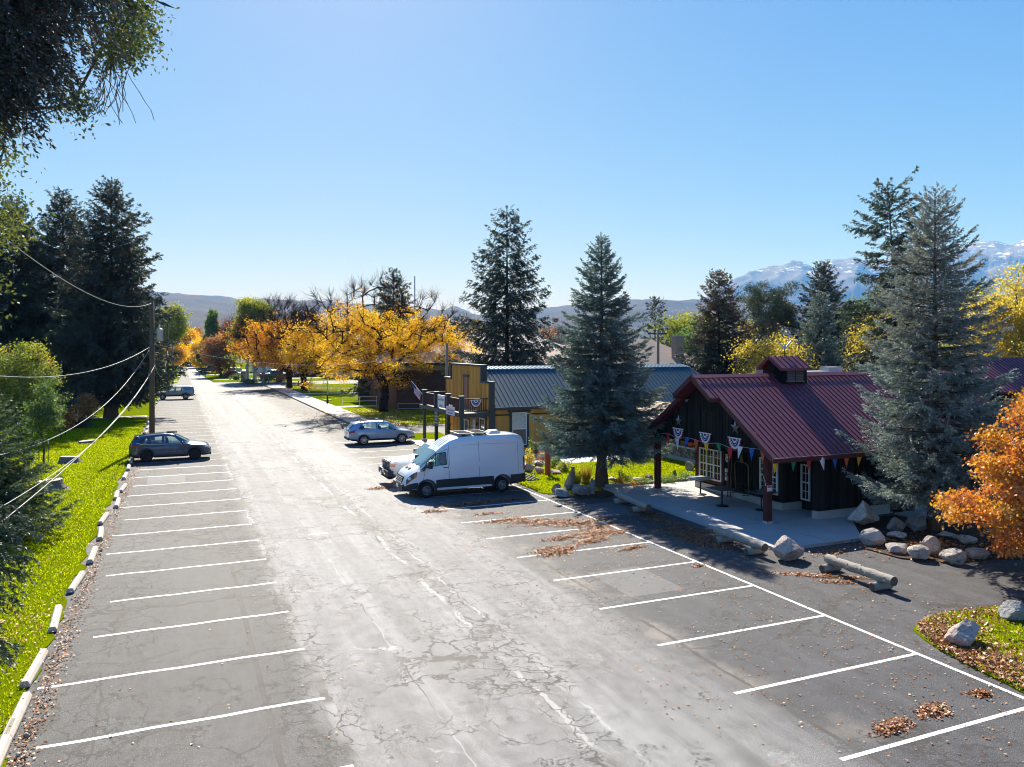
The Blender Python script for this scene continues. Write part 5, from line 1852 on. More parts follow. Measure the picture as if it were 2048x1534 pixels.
def battens(mb, axis, c, a0, a1, z0, z1, step=.2, w=.035, d=.02, top=None):
    """cover strips on a wall: axis 'x' = wall facing along x at x=c, strips spread over y"""
    n = int(abs(a1 - a0) / step)
    for k in range(n + 1):
        a = a0 + (k + .5) * step * (1 if a1 > a0 else -1)
        if (a > a1) if a1 > a0 else (a < a1): break
        zt = top(a) if top else z1
        if zt <= z0 + .05: continue
        if axis == 'x': mb.box(c - d, c + .001, a - w / 2, a + w / 2, z0, zt)
        else: mb.box(a - w / 2, a + w / 2, c - d, c + .001, z0, zt)


def sash(parent, axis, c, a0, a1, z0, z1, cols=1, rows=2, muntins=(2, 2), fr=.07, mat=None, pane=None, off=(0, 0, 0), name='window'):
    """window with its frame and panes; faces -x ('x', at x=c) or -y ('y', at y=c)"""
    def bx(mb, a, b, p, q, d0, d1):
        if axis == 'x': mb.box(c - d1, c - d0, a, b, p, q)
        else: mb.box(a, b, c - d1, c - d0, p, q)
    m = MB(off)
    bx(m, a0, a1, z0, z0 + fr, .0, .07)
    bx(m, a0, a1, z1 - fr, z1, .0, .07)
    for i in range(cols + 1):
        a = a0 + (a1 - a0 - fr) * i / cols
        bx(m, a, a + fr, z0 + fr, z1 - fr, .0, .07)
    for j in range(1, rows):
        z = z0 + (z1 - z0) * j / rows
        for i in range(cols):
            p = a0 + (a1 - a0 - fr) * i / cols + fr
            q = a0 + (a1 - a0 - fr) * (i + 1) / cols
            bx(m, p, q, z - fr * .45, z + fr * .45, .0, .06)
    if muntins:
        for i in range(cols):
            p = a0 + (a1 - a0 - fr) * i / cols + fr
            q = a0 + (a1 - a0 - fr) * (i + 1) / cols
            for j in range(rows):
                r0, r1 = z0 + (z1 - z0) * j / rows, z0 + (z1 - z0) * (j + 1) / rows
                for k in range(1, muntins[0]):
                    a = p + (q - p) * k / muntins[0]
                    bx(m, a - .011, a + .011, r0 + .04, r1 - .04, .0, .036)
                for k in range(1, muntins[1]):
                    z = r0 + (r1 - r0) * k / muntins[1]
                    bx(m, p, q, z - .011, z + .011, .0, .034)
    w = m.build(name, mat or M['white_frame'], parent)
    g = MB(off)
    bx(g, a0 + .02, a1 - .02, z0 + .02, z1 - .02, -.02, .018)
    g.build('pane', pane or M['pane'], w)
    return w


# ---- the dark timber cafe with its maroon roof
O = Vector((21.05, 27.65, 0))
cafe = thing('cafe_building', 'dark timber cafe with a maroon metal roof and open front porch', 'building', O)
YR, ZR, YE0, YE1 = 27.65, 5.70, 23.12, 32.0
ZE = ZR - .662 * (YR - YE0)
ZE1 = ZR - .662 * (YE1 - YR)


def roof_z(y):
    return ZR - .662 * abs(y - YR)


mb = MB(O)
ribbed_slope(mb, 20.72, 43.5, YE0, ZE, YR, ZR)
ribbed_slope(mb, 20.72, 43.5, YE1, ZE1, YR, ZR)
ribbed_slope(mb, 20.28, 20.72, YR - 1.30, ZR - .662 * 1.30, YR, ZR)
ribbed_slope(mb, 20.28, 20.72, YR + 1.30, ZR - .662 * 1.30, YR, ZR)
roof = mb.build('roof', M['maroon_roof'], cafe)
mb = MB(O)
for s_ in (-1, 1):
    d = Vector((0, s_, -.662)).normalized()
    nn = Vector((0, s_ * .662, 1)).normalized()
    mb.slab([Vector((20.28, YR, ZR)) + nn * .06, Vector((43.5, YR, ZR)) + nn * .06, Vector((43.5, YR, ZR)) + nn * .06 + d * .24, Vector((20.28, YR, ZR)) + nn * .06 + d * .24], nn * .012)
mb.build('ridge_cap', M['maroon_roof'], roof)
mb = MB(O)
for s_, ye, ze in ((-1, YE0, ZE), (1, YE1, ZE1)):
    mb.bar((20.70, ye, ze - .06), (43.5, ye, ze - .06), .05, .17)
    a, b = Vector((20.70, YR + s_ * 1.30, ZR - .662 * 1.30 - .07)), Vector((20.70, ye, ze - .07))
    mb.bar(a, b, .05, .20)
    a, b = Vector((20.26, YR, ZR - .07)), Vector((20.26, YR + s_ * 1.31, ZR - .662 * 1.31 - .07))
    mb.bar(a, b, .05, .20)
    mb.bar((20.26, YR + s_ * 1.31, ZR - .662 * 1.31 - .09), (20.70, YR + s_ * 1.31, ZR - .662 * 1.31 - .09), .05, .17)
mb.build('fascia', M['maroon_trim'], cafe)
# gable front over the porch
ZB = 2.92
yl, yr_ = YR - (ZR - .16 - ZB) / .662, YR + (ZR - .16 - ZB) / .662
mb = MB(O)
mb.slab([(21.05, yl, ZB), (21.05, yr_, ZB), (21.05, YR, ZR - .16)], (.12, 0, 0))
battens(mb, 'x', 21.05, yl + .05, yr_ - .05, ZB, 0, .21, .04, .022, top=lambda y: roof_z(y) - .17)
mb.box(21.02, 21.20, 23.7, 31.6, ZB - .22, ZB - .002)
mb.box(21.06, 23.3, 23.7, 31.6, ZB - .02, ZB + .06)
mb.build('gable', M['dark_wood'], cafe)
lv = MB(O)
for k in range(7):
    z = 4.28 + k * .075
    lv.slab([(21.02, 27.28, z), (21.02, 28.02, z), (20.985, 28.02, z + .055), (20.985, 27.28, z + .055)], (.012, 0, 0))
for y in (27.25, 28.05):
    lv.box(20.97, 21.03, y - .035, y + .035, 4.22, 4.86)
for z in (4.22, 4.86):
    lv.box(20.97, 21.03, 27.215, 28.085, z - .03, z + .03)
lv.build('vent', M['dark_wood'], cafe)
# recessed walls under the porch, alcove and long side wall
mb = MB(O)
mb.box(23.3, 23.5, 25.5, 31.35, .42, 3.9)
battens(mb, 'x', 23.3, 25.55, 31.3, .42, 2.9, .21)
mb.box(23.5, 24.3, 25.5, 25.7, .42, 3.0)
mb.box(24.3, 24.5, 23.85, 25.5, .12, 3.0)
battens(mb, 'x', 24.3, 23.9, 25.45, .14, 2.9, .24)
mb.box(23.4, 43.3, 23.65, 23.85, .42, 2.95)
battens(mb, 'y', 23.65, 23.45, 43.2, .42, 2.72, .24)
mb.box(23.5, 43.3, 31.2, 31.4, .1, 2.9)
mb.slab([(43.2, 23.65, .1), (43.2, 31.4, .1), (43.2, 31.4, 2.9), (43.2, YR, 5.5), (43.2, 23.65, 2.9)], (.1, 0, 0))
mb.build('wall', M['dark_wood'], cafe)
mb = MB(O)
mb.box(23.24, 23.56, 25.44, 31.41, .11, .418)
mb.box(23.56, 24.29, 25.44, 25.72, .11, .418)
mb.box(23.34, 27.3, 23.59, 23.9, .02, .418)
mb.box(28.75, 43.3, 23.59, 23.9, .02, .418)
mb.build('foundation', M['concrete'], cafe)
mb = MB(O)
mb.box(23.24, 23.30, 31.08, 31.38, .42, 2.9)
mb.box(23.25, 23.297, 29.28, 31.08, 2.13, 2.32)
mb.box(23.25, 23.297, 29.28, 31.08, .50, .64)
mb.box(23.25, 23.297, 29.24, 29.38, .50, 2.32)
mb.build('window_surround', M['red_wood'], cafe)
sash(cafe, 'x', 23.28, 29.40, 31.06, .66, 2.11, 3, 2, (2, 2), .065, off=O)
sash(cafe, 'x', 23.28, 25.72, 26.80, .70, 2.18, 2, 2, (2, 3), .065, off=O)
sash(cafe, 'x', 24.275, 24.92, 25.42, .52, 2.02, 1, 2, (2, 2), .055, off=O)
sash(cafe, 'y', 23.63, 31.8, 33.3, .52, 1.95, 2, 2, (2, 2), .07, off=O)
d_ = MB(O)
d_.box(24.24, 24.29, 23.9, 24.8, .13, 2.1)
for z in (.3, 1.0):
    d_.box(24.225, 24.24, 24.02, 24.68, z, z + .55)
dd = d_.build('door', M['dark_wood'], cafe)
d_ = MB(O)
d_.box(27.38, 28.62, 23.60, 23.648, .14, 2.25)
for x in (27.5, 28.05):
    for z in (.35, 1.05, 1.65):
        d_.box(x, x + .45, 23.585, 23.60, z, z + .5)
dd = d_.build('door', M['red_wood'], cafe)
k_ = MB(O)
lump(k_, (28.5, 23.56, 1.1), .04, .04, .04)
k_.build('door_handle', M['brass'], dd)
for (x, y) in ((21.1, 23.9), (21.1, 31.42)):
    mb = MB(O)
    mb.box(x - .12, x + .12, y - .12, y + .12, .20, ZB - .22)
    for z in (.42, .55):
        mb.lathe([(.025, -.135), (0, -.135)], (x, y, z), 'y', 8)
    po = mb.build('porch_post', M['red_wood'], cafe)
    mb = MB(O)
    mb.box(x - .14, x + .14, y - .14, y + .14, .11, .20)
    mb.build('post_base', M['concrete'], po)
# louvred cupola on the ridge
mb = MB(O)
mb.box(24.7, 26.1, 27.02, 28.28, 4.9, 6.04)
battens(mb, 'y', 27.02, 24.7, 26.1, 5.0, 6.02, .18, .03, .015)
battens(mb, 'x', 24.7, 27.05, 28.25, 5.3, 6.02, .18, .03, .015)
mb.slab([(24.72, 27.02, 6.03), (24.72, 28.28, 6.03), (24.72, 27.65, 6.44)], (.06, 0, 0))
cup = mb.build('cupola', M['dark_wood'], cafe)
mb = MB(O)
ribbed_slope(mb, 24.5, 26.25, 26.86, 6.0, 27.65, 6.52, .06, .32)
ribbed_slope(mb, 24.5, 26.25, 28.44, 6.0, 27.65, 6.52, .06, .32)
for s_ in (-1, 1):
    mb.bar((24.48, 27.65, 6.46), (24.48, 27.65 + s_ * .79, 5.94), .04, .12)
    mb.bar((24.48, 27.65 + s_ * .79, 5.95), (26.25, 27.65 + s_ * .79, 5.95), .04, .11)
mb.build('cupola_roof', M['maroon_roof'], cup)
mb = MB(O)
for xa in (24.93, 25.42):
    for k in range(7):
        z = 5.42 + k * .07
        mb.slab([(xa, 27.0, z + .05), (xa + .45, 27.0, z + .05), (xa + .45, 26.965, z), (xa, 26.965, z)], (0, .01, .008))
mb.bar((24.89, 26.98, 5.40), (25.92, 26.98, 5.40), .05, .04)
mb.bar((24.89, 26.98, 5.93), (25.92, 26.98, 5.93), .05, .04)
mb.build('louvre', simple('weathered_louvre', (0.16, 0.115, 0.10), .8), cup)
mb = MB(O)
mb.box(25.1, 25.75, 28.6, 29.2, 4.9, 6.02)
mb.box(27.8, 29.9, 28.7, 29.6, 4.8, 5.76)
mb.box(29.3, 30.2, 28.9, 29.5, 5.7, 5.95)
mb.build('roof_vent', M['grey_metal'], cafe)
# raised roof at the far end
mb = MB(O)
ribbed_slope(mb, 36.4, 43.6, 25.2, 4.75, YR, 6.35, .10, .3)
ribbed_slope(mb, 36.4, 43.6, 30.1, 4.75, YR, 6.35, .10, .3)
mb.build('upper_roof', M['maroon_roof'], cafe)
mb = MB(O)
mb.slab([(36.7, 25.4, 4.0), (36.7, 29.9, 4.0), (36.7, 29.9, 4.75), (36.7, YR, 6.2), (36.7, 25.4, 4.75)], (6.6, 0, 0))
mb.build('upper_wall', M['dark_wood'], cafe)

# eagle weather vane on the cupola
vane = thing('weather_vane', 'pale metal eagle with raised wings on the cupola top', 'weather vane', (25.4, 27.65, 6.52))
mb = MB()
mb.tube([(0, 0, -.02), (0, 0, .32)], .018, 6)
mb.bar((-.22, 0, .12), (.22, 0, .12), .02)
mb.build('mast', M['black_metal'], vane)
mb = MB()
lump(mb, (0, 0, .42), .06, .06, .12)
lump(mb, (0, -.03, .55), .035, .05, .035)
for s_ in (-1, 1):
    mb.slab([(s_ * .03, 0, .40), (s_ * .28, .02, .62), (s_ * .40, .03, .72), (s_ * .30, .0, .54), (s_ * .14, -.02, .40)], (.0, .02, .0))
mb.build('eagle', simple('verdigris', (0.42, 0.48, 0.46), .5, .2), vane)
# floodlight under the gable peak
fl = thing('floodlight', 'small pale floodlight under the gable of the cafe', 'light', (21.0, 28.9, 4.55))
mb = MB()
lump(mb, (-.06, 0, 0), .06, .08, .06)
mb.bar((.03, 0, .06), (-.04, 0, .02), .03)
mb.build('housing', M['grey_metal'], fl)

# ---- ochre building with the stepped false front
O = Vector((18.5, 51.0, 0))
och = thing('shop_building', 'ochre wooden shop with a stepped false front and blue metal roof', 'building', O)
mb = MB(O)
prof = [(46.6, 0), (55.4, 0), (55.4, 4.55), (54.0, 4.55), (54.0, 5.60), (48.0, 5.60), (48.0, 4.55), (46.6, 4.55)]
mb.slab([(18.5, y, z) for y, z in prof], (.25, 0, 0))
battens(mb, 'x', 18.5, 46.65, 55.4, 0, 0, .30, .07, .05, top=lambda y: 5.58 if 48.0 < y < 54.0 else 4.53)
mb.build('false_front', M['ochre'], och)
mb = MB(O)
for y0, y1, z in ((46.5, 48.0, 4.55), (48.0 - .12, 54.12, 5.60), (54.0, 55.5, 4.55)):
    mb.box(18.36, 18.86, y0, y1, z, z + .13)
mb.box(18.40, 18.82, 47.86, 48.0, 4.68, 5.6)
mb.box(18.40, 18.82, 54.0, 54.14, 4.68, 5.6)
mb.box(18.44, 18.80, 46.45, 46.62, 0.05, 4.55)
mb.box(18.46, 18.80, 55.4, 55.52, 0.05, 4.55)
mb.build('trim', M['green_trim'], och)
mb = MB(O)
mb.box(18.75, 37.0, 46.9, 47.1, 0, 3.1)
for k in range(24):
    x = 19.3 + k * .76
    mb.box(x - .008, x + .008, 46.892, 46.902, .1, 3.05)
mb.box(18.75, 37.0, 55.0, 55.2, 0, 3.1)
mb.box(36.8, 37.0, 47.1, 55.0, 0, 3.1)
mb.build('wall', M['ochre'], och)
mb = MB(O)
mb.box(18.8, 37.0, 46.86, 46.895, 2.42, 2.52)
mb.box(18.8, 18.98, 46.84, 46.895, .05, 3.0)
mb.build('trim', M['green_trim'], och)
mb = MB(O)
# main slope, low-pitched upper strip, hip at the far end
ze_, zr_ = 3.02, 5.36
d = Vector((0, 50.0 - 46.45, zr_ - ze_)).normalized()
nn = Vector((0, -d.z, d.y))
mb.slab([(18.76, 46.45, ze_), (38.6, 46.45, ze_), (36.4, 50.0, zr_), (18.76, 50.0, zr_)], nn * -.1)
k = 0
while 18.9 + k * .32 < 38.4:
    x = 18.9 + k * .32
    f = 1.0 if x < 36.4 else max(0.05, (38.6 - x) / 2.2)
    a, b = Vector((x, 46.45, ze_)), Vector((x, 46.45 + 3.55 * f, ze_ + (zr_ - ze_) * f))
    mb.bar(a + nn * .014, b + nn * .014, .035, .028, 0, nn)
    k += 1
mb.slab([(38.6, 46.45, ze_), (38.6, 55.6, ze_), (36.4, 52.0, zr_), (36.4, 50.0, zr_)], (-.05, 0, -.08))
mb.slab([(18.76, 55.6, ze_), (38.6, 55.6, ze_), (36.4, 52.0, zr_), (18.76, 52.0, zr_)], (0, -.05, -.08))
mb.build('roof', M['teal_roof'], och)
mb = MB(O)
mb.slab([(18.76, 49.92, zr_ + .02), (36.45, 49.92, zr_ + .02), (36.45, 51.0, zr_ + .17), (18.76, 51.0, zr_ + .17)], (0, 0, -.05))
mb.slab([(18.76, 52.08, zr_ + .02), (36.45, 52.08, zr_ + .02), (36.45, 51.0, zr_ + .17), (18.76, 51.0, zr_ + .17)], (0, 0, -.05))
for k in range(55):
    mb.bar((18.9 + k * .32, 49.92, zr_ + .045), (18.9 + k * .32, 51.0, zr_ + .195), .05, .04)
mb.build('ridge_cap', M['sunlit_ridge_metal'], och)
mb = MB(O)
mb.bar((18.76, 46.42, 2.92), (38.6, 46.42, 2.92), .05, .2)
mb.build('fascia', M['green_trim'], och)
# upper door on the balcony
mb = MB(O)
mb.box(18.44, 18.474, 50.55, 51.25, 2.7, 4.78)
dr = mb.build('door', M['pink_door'], och)
mb = MB(O)
mb.box(18.42, 18.473, 50.42, 50.54, 2.7, 4.80)
mb.box(18.42, 18.473, 51.26, 51.38, 2.7, 4.80)
mb.box(18.40, 18.472, 50.32, 51.48, 4.80, 4.98)
mb.build('door_frame', M['green_trim'], dr)
# ground floor door and windows
mb = MB(O)
mb.box(18.43, 18.473, 47.75 + 1.0, 49.75, .06, 2.15)
dr = mb.build('door', M['pink_door'], och)
mb = MB(O)
mb.box(18.415, 18.43, 49.0, 49.5, .9, 2.0)
mb.build('pane', M['painted_reflection'], dr)
mb = MB(O)
mb.box(18.40, 18.47, 47.05, 47.17, .5, 2.25)
mb.box(18.40, 18.47, 48.25, 48.37, .5, 2.25)
mb.box(18.40, 18.47, 46.98, 48.44, 2.25, 2.42)
mb.build('window_surround', M['green_trim'], och)
sash(och, 'x', 18.47, 47.18, 48.24, .52, 2.24, 1, 2, None, .06, off=O, pane=M['pane'])
mb = MB(O)
mb.box(18.40, 18.47, 50.2, 51.9, .95, 1.05)
mb.box(18.40, 18.47, 50.2, 51.9, 1.9, 2.0)
mb.build('window_surround', M['green_trim'], och)
sash(och, 'x', 18.46, 50.3, 51.8, 1.06, 1.89, 2, 1, None, .06, off=O)
# picture window on the long side
mb = MB(O)
mb.box(20.02, 20.18, 46.80, 46.89, .45, 2.62)
mb.box(21.22, 21.38, 46.80, 46.89, .45, 2.62)
mb.box(20.02, 21.38, 46.80, 46.89, .32, .45)
mb.box(19.90, 21.50, 46.78, 46.89, 2.62, 2.86)
mb.build('window_surround', M['green_trim'], och)
w_ = sash(och, 'y', 46.87, 20.19, 21.21, .46, 2.61, 1, 2, None, .05, off=O, pane=M['painted_reflection'])
mb = MB(O)
mb.box(20.24, 21.16, 46.825, 46.85, .52, 1.48)
mb.build('blind', simple('woven_blind', (0.20, 0.15, 0.11), .8, var=.5, scale=14), w_)
# balcony: deck, posts, rails, balusters
bal = MB(O)
bal.prism([(16.45, 46.5), (18.42, 46.5), (18.42, 55.2), (16.45, 55.2)], 2.52, 2.68)
bb = bal.build('balcony', M['deck_tan'], och)
mb = MB(O)
mb.bar((16.42, 46.45, 2.58), (16.42, 55.25, 2.58), .06, .24)
mb.bar((16.40, 46.46, 2.58), (18.42, 46.46, 2.58), .06, .24)
mb.build('edge_beam', M['green_trim'], bb)
PY = [(16.62, 46.68), (16.62, 49.3), (16.62, 51.9), (16.62, 54.7)]
for x, y in PY:
    mb = MB(O)
    mb.box(x - .10, x + .10, y - .10, y + .10, .25, 2.5)
    mb.box(x - .14, x + .14, y - .14, y + .14, 2.69, 3.74)
    mb.box(x - .18, x + .18, y - .18, y + .18, 3.74, 3.80)
    po = mb.build('post', M['green_trim'], bb)
    mb = MB(O)
    mb.box(x - .17, x + .17, y - .17, y + .17, .03, .25)
    mb.build('post_base', M['concrete'], po)
mb = MB(O)
for (xa, ya), (xb, yb) in zip(PY[:-1], PY[1:]):
    for z, h in ((3.58, .06), (2.80, .06)):
        mb.bar((xa, ya + .14, z), (xb, yb - .14, z), .10, h)
    n = int((yb - ya) / .16)
    for k in range(1, n):
        y = ya + .14 + (yb - ya - .28) * k / n
        mb.box(xa - .02, xa + .02, y - .02, y + .02, 2.83, 3.55)
for y in (46.68, 55.0):
    for z, h in ((3.58, .06), (2.80, .06)):
        mb.bar((16.76, y, z), (18.42, y, z), .10, h)
    for k in range(1, 11):
        x = 16.76 + 1.66 * k / 11
        mb.box(x - .02, x + .02, y - .02, y + .02, 2.83, 3.55)
mb.bar((16.62, 54.84, 3.58), (16.62, 55.0, 3.58), .1, .06)
mb.build('railing', M['balcony_wood'], bb)
wl = MB(O)
lump(wl, (18.35, 48.55, 1.75), .07, .07, .13)
wl.bar((18.48, 48.55, 1.86), (18.35, 48.55, 1.9), .03)
wl.build('wall_lamp', M['black_metal'], och)

# ---- stone-walled annex with a shake roof beyond the lawn
O = Vector((28.0, 42.0, 0))
ann = thing('annex_building', 'low annex with a fieldstone wall and shake roof beyond the cafe lawn', 'building', O)
mb = MB(O)
mb.box(28.0, 28.4, 36.5, 46.2, .28, .86)
mb.build('stone_wall', M['fieldstone'], ann)
mb = MB(O)
mb.box(27.9, 28.45, 36.45, 46.2, 0, .278)
mb.box(27.92, 28.5, 36.4, 46.2, .863, .95)
mb.build('foundation', M['concrete'], ann)
mb = MB(O)
mb.box(29.6, 29.8, 36.5, 46.2, .1, 2.5)
mb.box(28.4, 29.6, 46.0, 46.2, .1, 2.5)
mb.build('wall', M['ochre'], ann)
for y in (36.7, 39.8, 42.9, 46.0):
    mb = MB(O)
    mb.box(28.1, 28.3, y - .1, y + .1, .95, 2.35)
    mb.build('post', M['red_wood'], ann)
mb = MB(O)
mb.slab([(27.4, 36.2, 2.35), (27.4, 46.3, 2.35), (30.4, 46.3, 3.15), (30.4, 36.2, 3.15)], (0, 0, -.14))
for k in range(12):
    f = k / 12
    mb.slab([(27.4 + 3 * f, 36.2, 2.36 + .8 * f), (27.4 + 3 * f, 46.3, 2.36 + .8 * f), (27.66 + 3 * f, 46.3, 2.40 + .8 * f), (27.66 + 3 * f, 36.2, 2.40 + .8 * f)], (0, 0, .03))
mb.build('roof', M['shake'], ann)

# ---- brick hall behind the big golden tree
O = Vector((33, 84, 0))
bh = thing('brick_building', 'brown brick hall with a tan shingle roof behind the large golden tree', 'building', O)
mb = MB(O)
mb.box(21.5, 46, 81, 81.3, 0, 4.85)
mb.box(21.5, 21.8, 81.3, 100, 0, 4.85)
mb.build('wall', M['brick'], bh)
mb = MB(O)
mb.box(21.45, 46, 80.95, 80.998, 4.30, 5.0)
mb.build('frieze', M['cream'], bh)
mb = MB(O)
for k in range(6):
    x = 27.4 + k * .42
    mb.box(x, x + .07, 80.9, 80.99, .8, 4.28)
w_ = mb.build('window', M['grey_metal'], bh)
mb = MB(O)
mb.box(27.42, 29.5, 80.94, 80.985, .8, 4.28)
mb.build('pane', M['pane'], w_)
mb = MB(O)
E = [(20.6, 80.1, 5.05), (47, 80.1, 5.05), (47, 101, 5.05), (20.6, 101, 5.05)]
rg = [(29.6, 90.5, 8.3), (42, 90.5, 8.3)]
vs = E + rg
mb.add(vs, [(0, 1, 5, 4), (1, 2, 5), (2, 3, 4, 5), (3, 0, 4), (3, 2, 1, 0)])
mb.build('roof', M['shingle_tan'], bh)
mb = MB(O)
mb.box(20.5, 47, 80.0, 80.12, 4.86, 5.1)
mb.box(20.5, 20.62, 80.12, 101, 4.86, 5.1)
mb.build('fascia', M['black_metal'], bh)

# ---- house with a brown hip roof and brick chimney behind the cafe
p0 = at(1310, 92)
O = Vector((p0.x, p0.y, 0))
hs = thing('house_building', 'house with a brown hip roof and a stout brick chimney behind the shop', 'building', O)
def hb(dx, dy, z): return Vector((p0.x + dx, p0.y + dy, z))
mb = MB(O)
mb.box(p0.x - 14, p0.x + 4.6, p0.y - 4, p0.y + 8, 0, 4.2)
mb.build('wall', M['brick_tan'], hs)
mb = MB(O)
mb.add([hb(-15, -5, 4.2), hb(6.2, -5, 4.2), hb(6.2, 9, 4.2), hb(-15, 9, 4.2), hb(-9, 2, 7.75), hb(.6, 2, 7.75)], [(0, 1, 5, 4), (1, 2, 5), (2, 3, 4, 5), (3, 0, 4), (3, 2, 1, 0)])
mb.build('roof', M['shingle_brown'], hs)
p1 = at(1356, 90)
mb = MB(O)
mb.box(p1.x - .55, p1.x + .55, p1.y - .4, p1.y + .5, 4.5, 8.0)
ch = mb.build('chimney', M['brick_tan'], hs)
mb = MB(O)
mb.box(p1.x - .62, p1.x + .62, p1.y - .47, p1.y + .57, 8.0, 8.12)
mb.build('chimney_cap', M['concrete'], ch)

# ---- cream house across the side street, its dark garage side
p0 = at(690, 165)
O = Vector((p0.x, p0.y, 0))
ch_ = thing('house_building', 'cream sided house beyond the yellow trees across the side street', 'building', O)
mb = MB(O)
mb.box(p0.x - 3, p0.x + 12, p0.y, p0.y + 9, 0, 4.6)
mb.build('wall', M['cream'], ch_)
mb = MB(O)
mb.slab([(p0.x - 3.6, p0.y - .7, 4.5), (p0.x + 12.6, p0.y - .7, 4.5), (p0.x + 12.6, p0.y + 4.5, 6.6), (p0.x - 3.6, p0.y + 4.5, 6.6)], (0, 0, .15))
mb.slab([(p0.x - 3.6, p0.y + 9.7, 4.5), (p0.x + 12.6, p0.y + 9.7, 4.5), (p0.x + 12.6, p0.y + 4.5, 6.6), (p0.x - 3.6, p0.y + 4.5, 6.6)], (0, 0, .15))
mb.build('roof', M['shingle_brown'], ch_)
sash(ch_, 'y', p0.y - .01, p0.x - .2, p0.x + 1.2, 1.0, 2.4, 2, 1, None, .09, off=O)
sash(ch_, 'y', p0.y - .01, p0.x + 4.4, p0.x + 6.0, 1.0, 2.4, 2, 1, None, .09, off=O)
p0 = at(604, 172)
O = Vector((p0.x, p0.y, 0))
gd = thing('house_building', 'dark brown house with small windows behind the golden street trees', 'building', O)
mb = MB(O)
mb.box(p0.x - 5, p0.x + 7, p0.y, p0.y + 9, 0, 3.6)
mb.build('wall', M['brick'], gd)
mb = MB(O)
mb.slab([(p0.x - 5.6, p0.y - .8, 3.5), (p0.x + 7.6, p0.y - .8, 3.5), (p0.x + 7.6, p0.y + 4.5, 5.4), (p0.x - 5.6, p0.y + 4.5, 5.4)], (0, 0, .15))
mb.slab([(p0.x - 5.6, p0.y + 9.8, 3.5), (p0.x + 7.6, p0.y + 9.8, 3.5), (p0.x + 7.6, p0.y + 4.5, 5.4), (p0.x - 5.6, p0.y + 4.5, 5.4)], (0, 0, .15))
mb.build('roof', M['shingle_brown'], gd)
for dx in (-4, -1.2, 1.8):
    sash(gd, 'y', p0.y - .01, p0.x + dx, p0.x + dx + 1.3, .9, 2.4, 2, 1, None, .09, off=O)
# white house far behind the stop sign
p0 = at(548, 200)
O = Vector((p0.x, p0.y, 0))
wh = thing('house_building', 'white house far behind the stop sign at the crossing', 'building', O)
mb = MB(O)
mb.box(p0.x - 5, p0.x + 6, p0.y, p0.y + 9, 0, 4.4)
mb.build('wall', M['white_paint'], wh)
mb = MB(O)
mb.slab([(p0.x - 5.6, p0.y - .8, 4.3), (p0.x + 6.6, p0.y - .8, 4.3), (p0.x + 6.6, p0.y + 4.5, 6.4), (p0.x - 5.6, p0.y + 4.5, 6.4)], (0, 0, .15))
mb.build('roof', M['shingle_tan'], wh)

# ---- green-roofed park shelter under the left spruces
p0 = at(96, 82)
O = Vector((p0.x, p0.y, 0))
sh = thing('park_shelter', 'open park shelter with a dark green hip roof under the left spruces', 'shelter', O)
mb = MB(O)
hx, hy = 4.6, 5.2
mb.add([hb2 for hb2 in [(p0.x - hx, p0.y - hy, 2.0), (p0.x + hx * .62, p0.y - hy, 2.0), (p0.x + hx * .62, p0.y + hy, 2.0), (p0.x - hx, p0.y + hy, 2.0), (p0.x - 1.2, p0.y - 1.5, 4.1), (p0.x - 1.2, p0.y + 1.5, 4.1)]],
       [(0, 1, 4), (1, 2, 5, 4), (2, 3, 5), (3, 0, 4, 5), (3, 2, 1, 0)])
mb.build('roof', simple('green_shelter_roof', (0.012, 0.10, 0.085), .5, var=.2), sh)
mb = MB(O)
mb.bar((p0.x - hx, p0.y - hy, 1.95), (p0.x + hx * .62, p0.y - hy, 1.95), .06, .16)
mb.bar((p0.x + hx * .62, p0.y - hy, 1.95), (p0.x + hx * .62, p0.y + hy, 1.95), .06, .16)
mb.build('fascia', simple('lime_fascia', (0.24, 0.30, 0.03), .6), sh)
for dx in (-hx + .3, hx * .62 - .3):
    for dy in (-hy + .3, hy - .3):
        mb = MB(O)
        mb.box(p0.x + dx - .1, p0.x + dx + .1, p0.y + dy - .1, p0.y + dy + .1, 0, 1.98)
        mb.build('post', M['red_wood'], sh)

# ---------------------------------------------------------------- things around the cafe
def on_x(x, u, v=None):
    """spot on the plane x = const seen at bearing u (and elevation row v)"""
    k = (u - CU) / FOC
    yc = x / (k * CY + SY)
    y = -k * yc * SY + yc * CY
    return Vector((x, y, 0.0 if v is None else CAM_H + (HZ - v) * yc / FOC))


def on_y(y, u, v=None):
    k = (u - CU) / FOC
    yc = y / (CY - k * SY)
    x = k * yc * CY + yc * SY
    return Vector((x, y, 0.0 if v is None else CAM_H + (HZ - v) * yc / FOC))


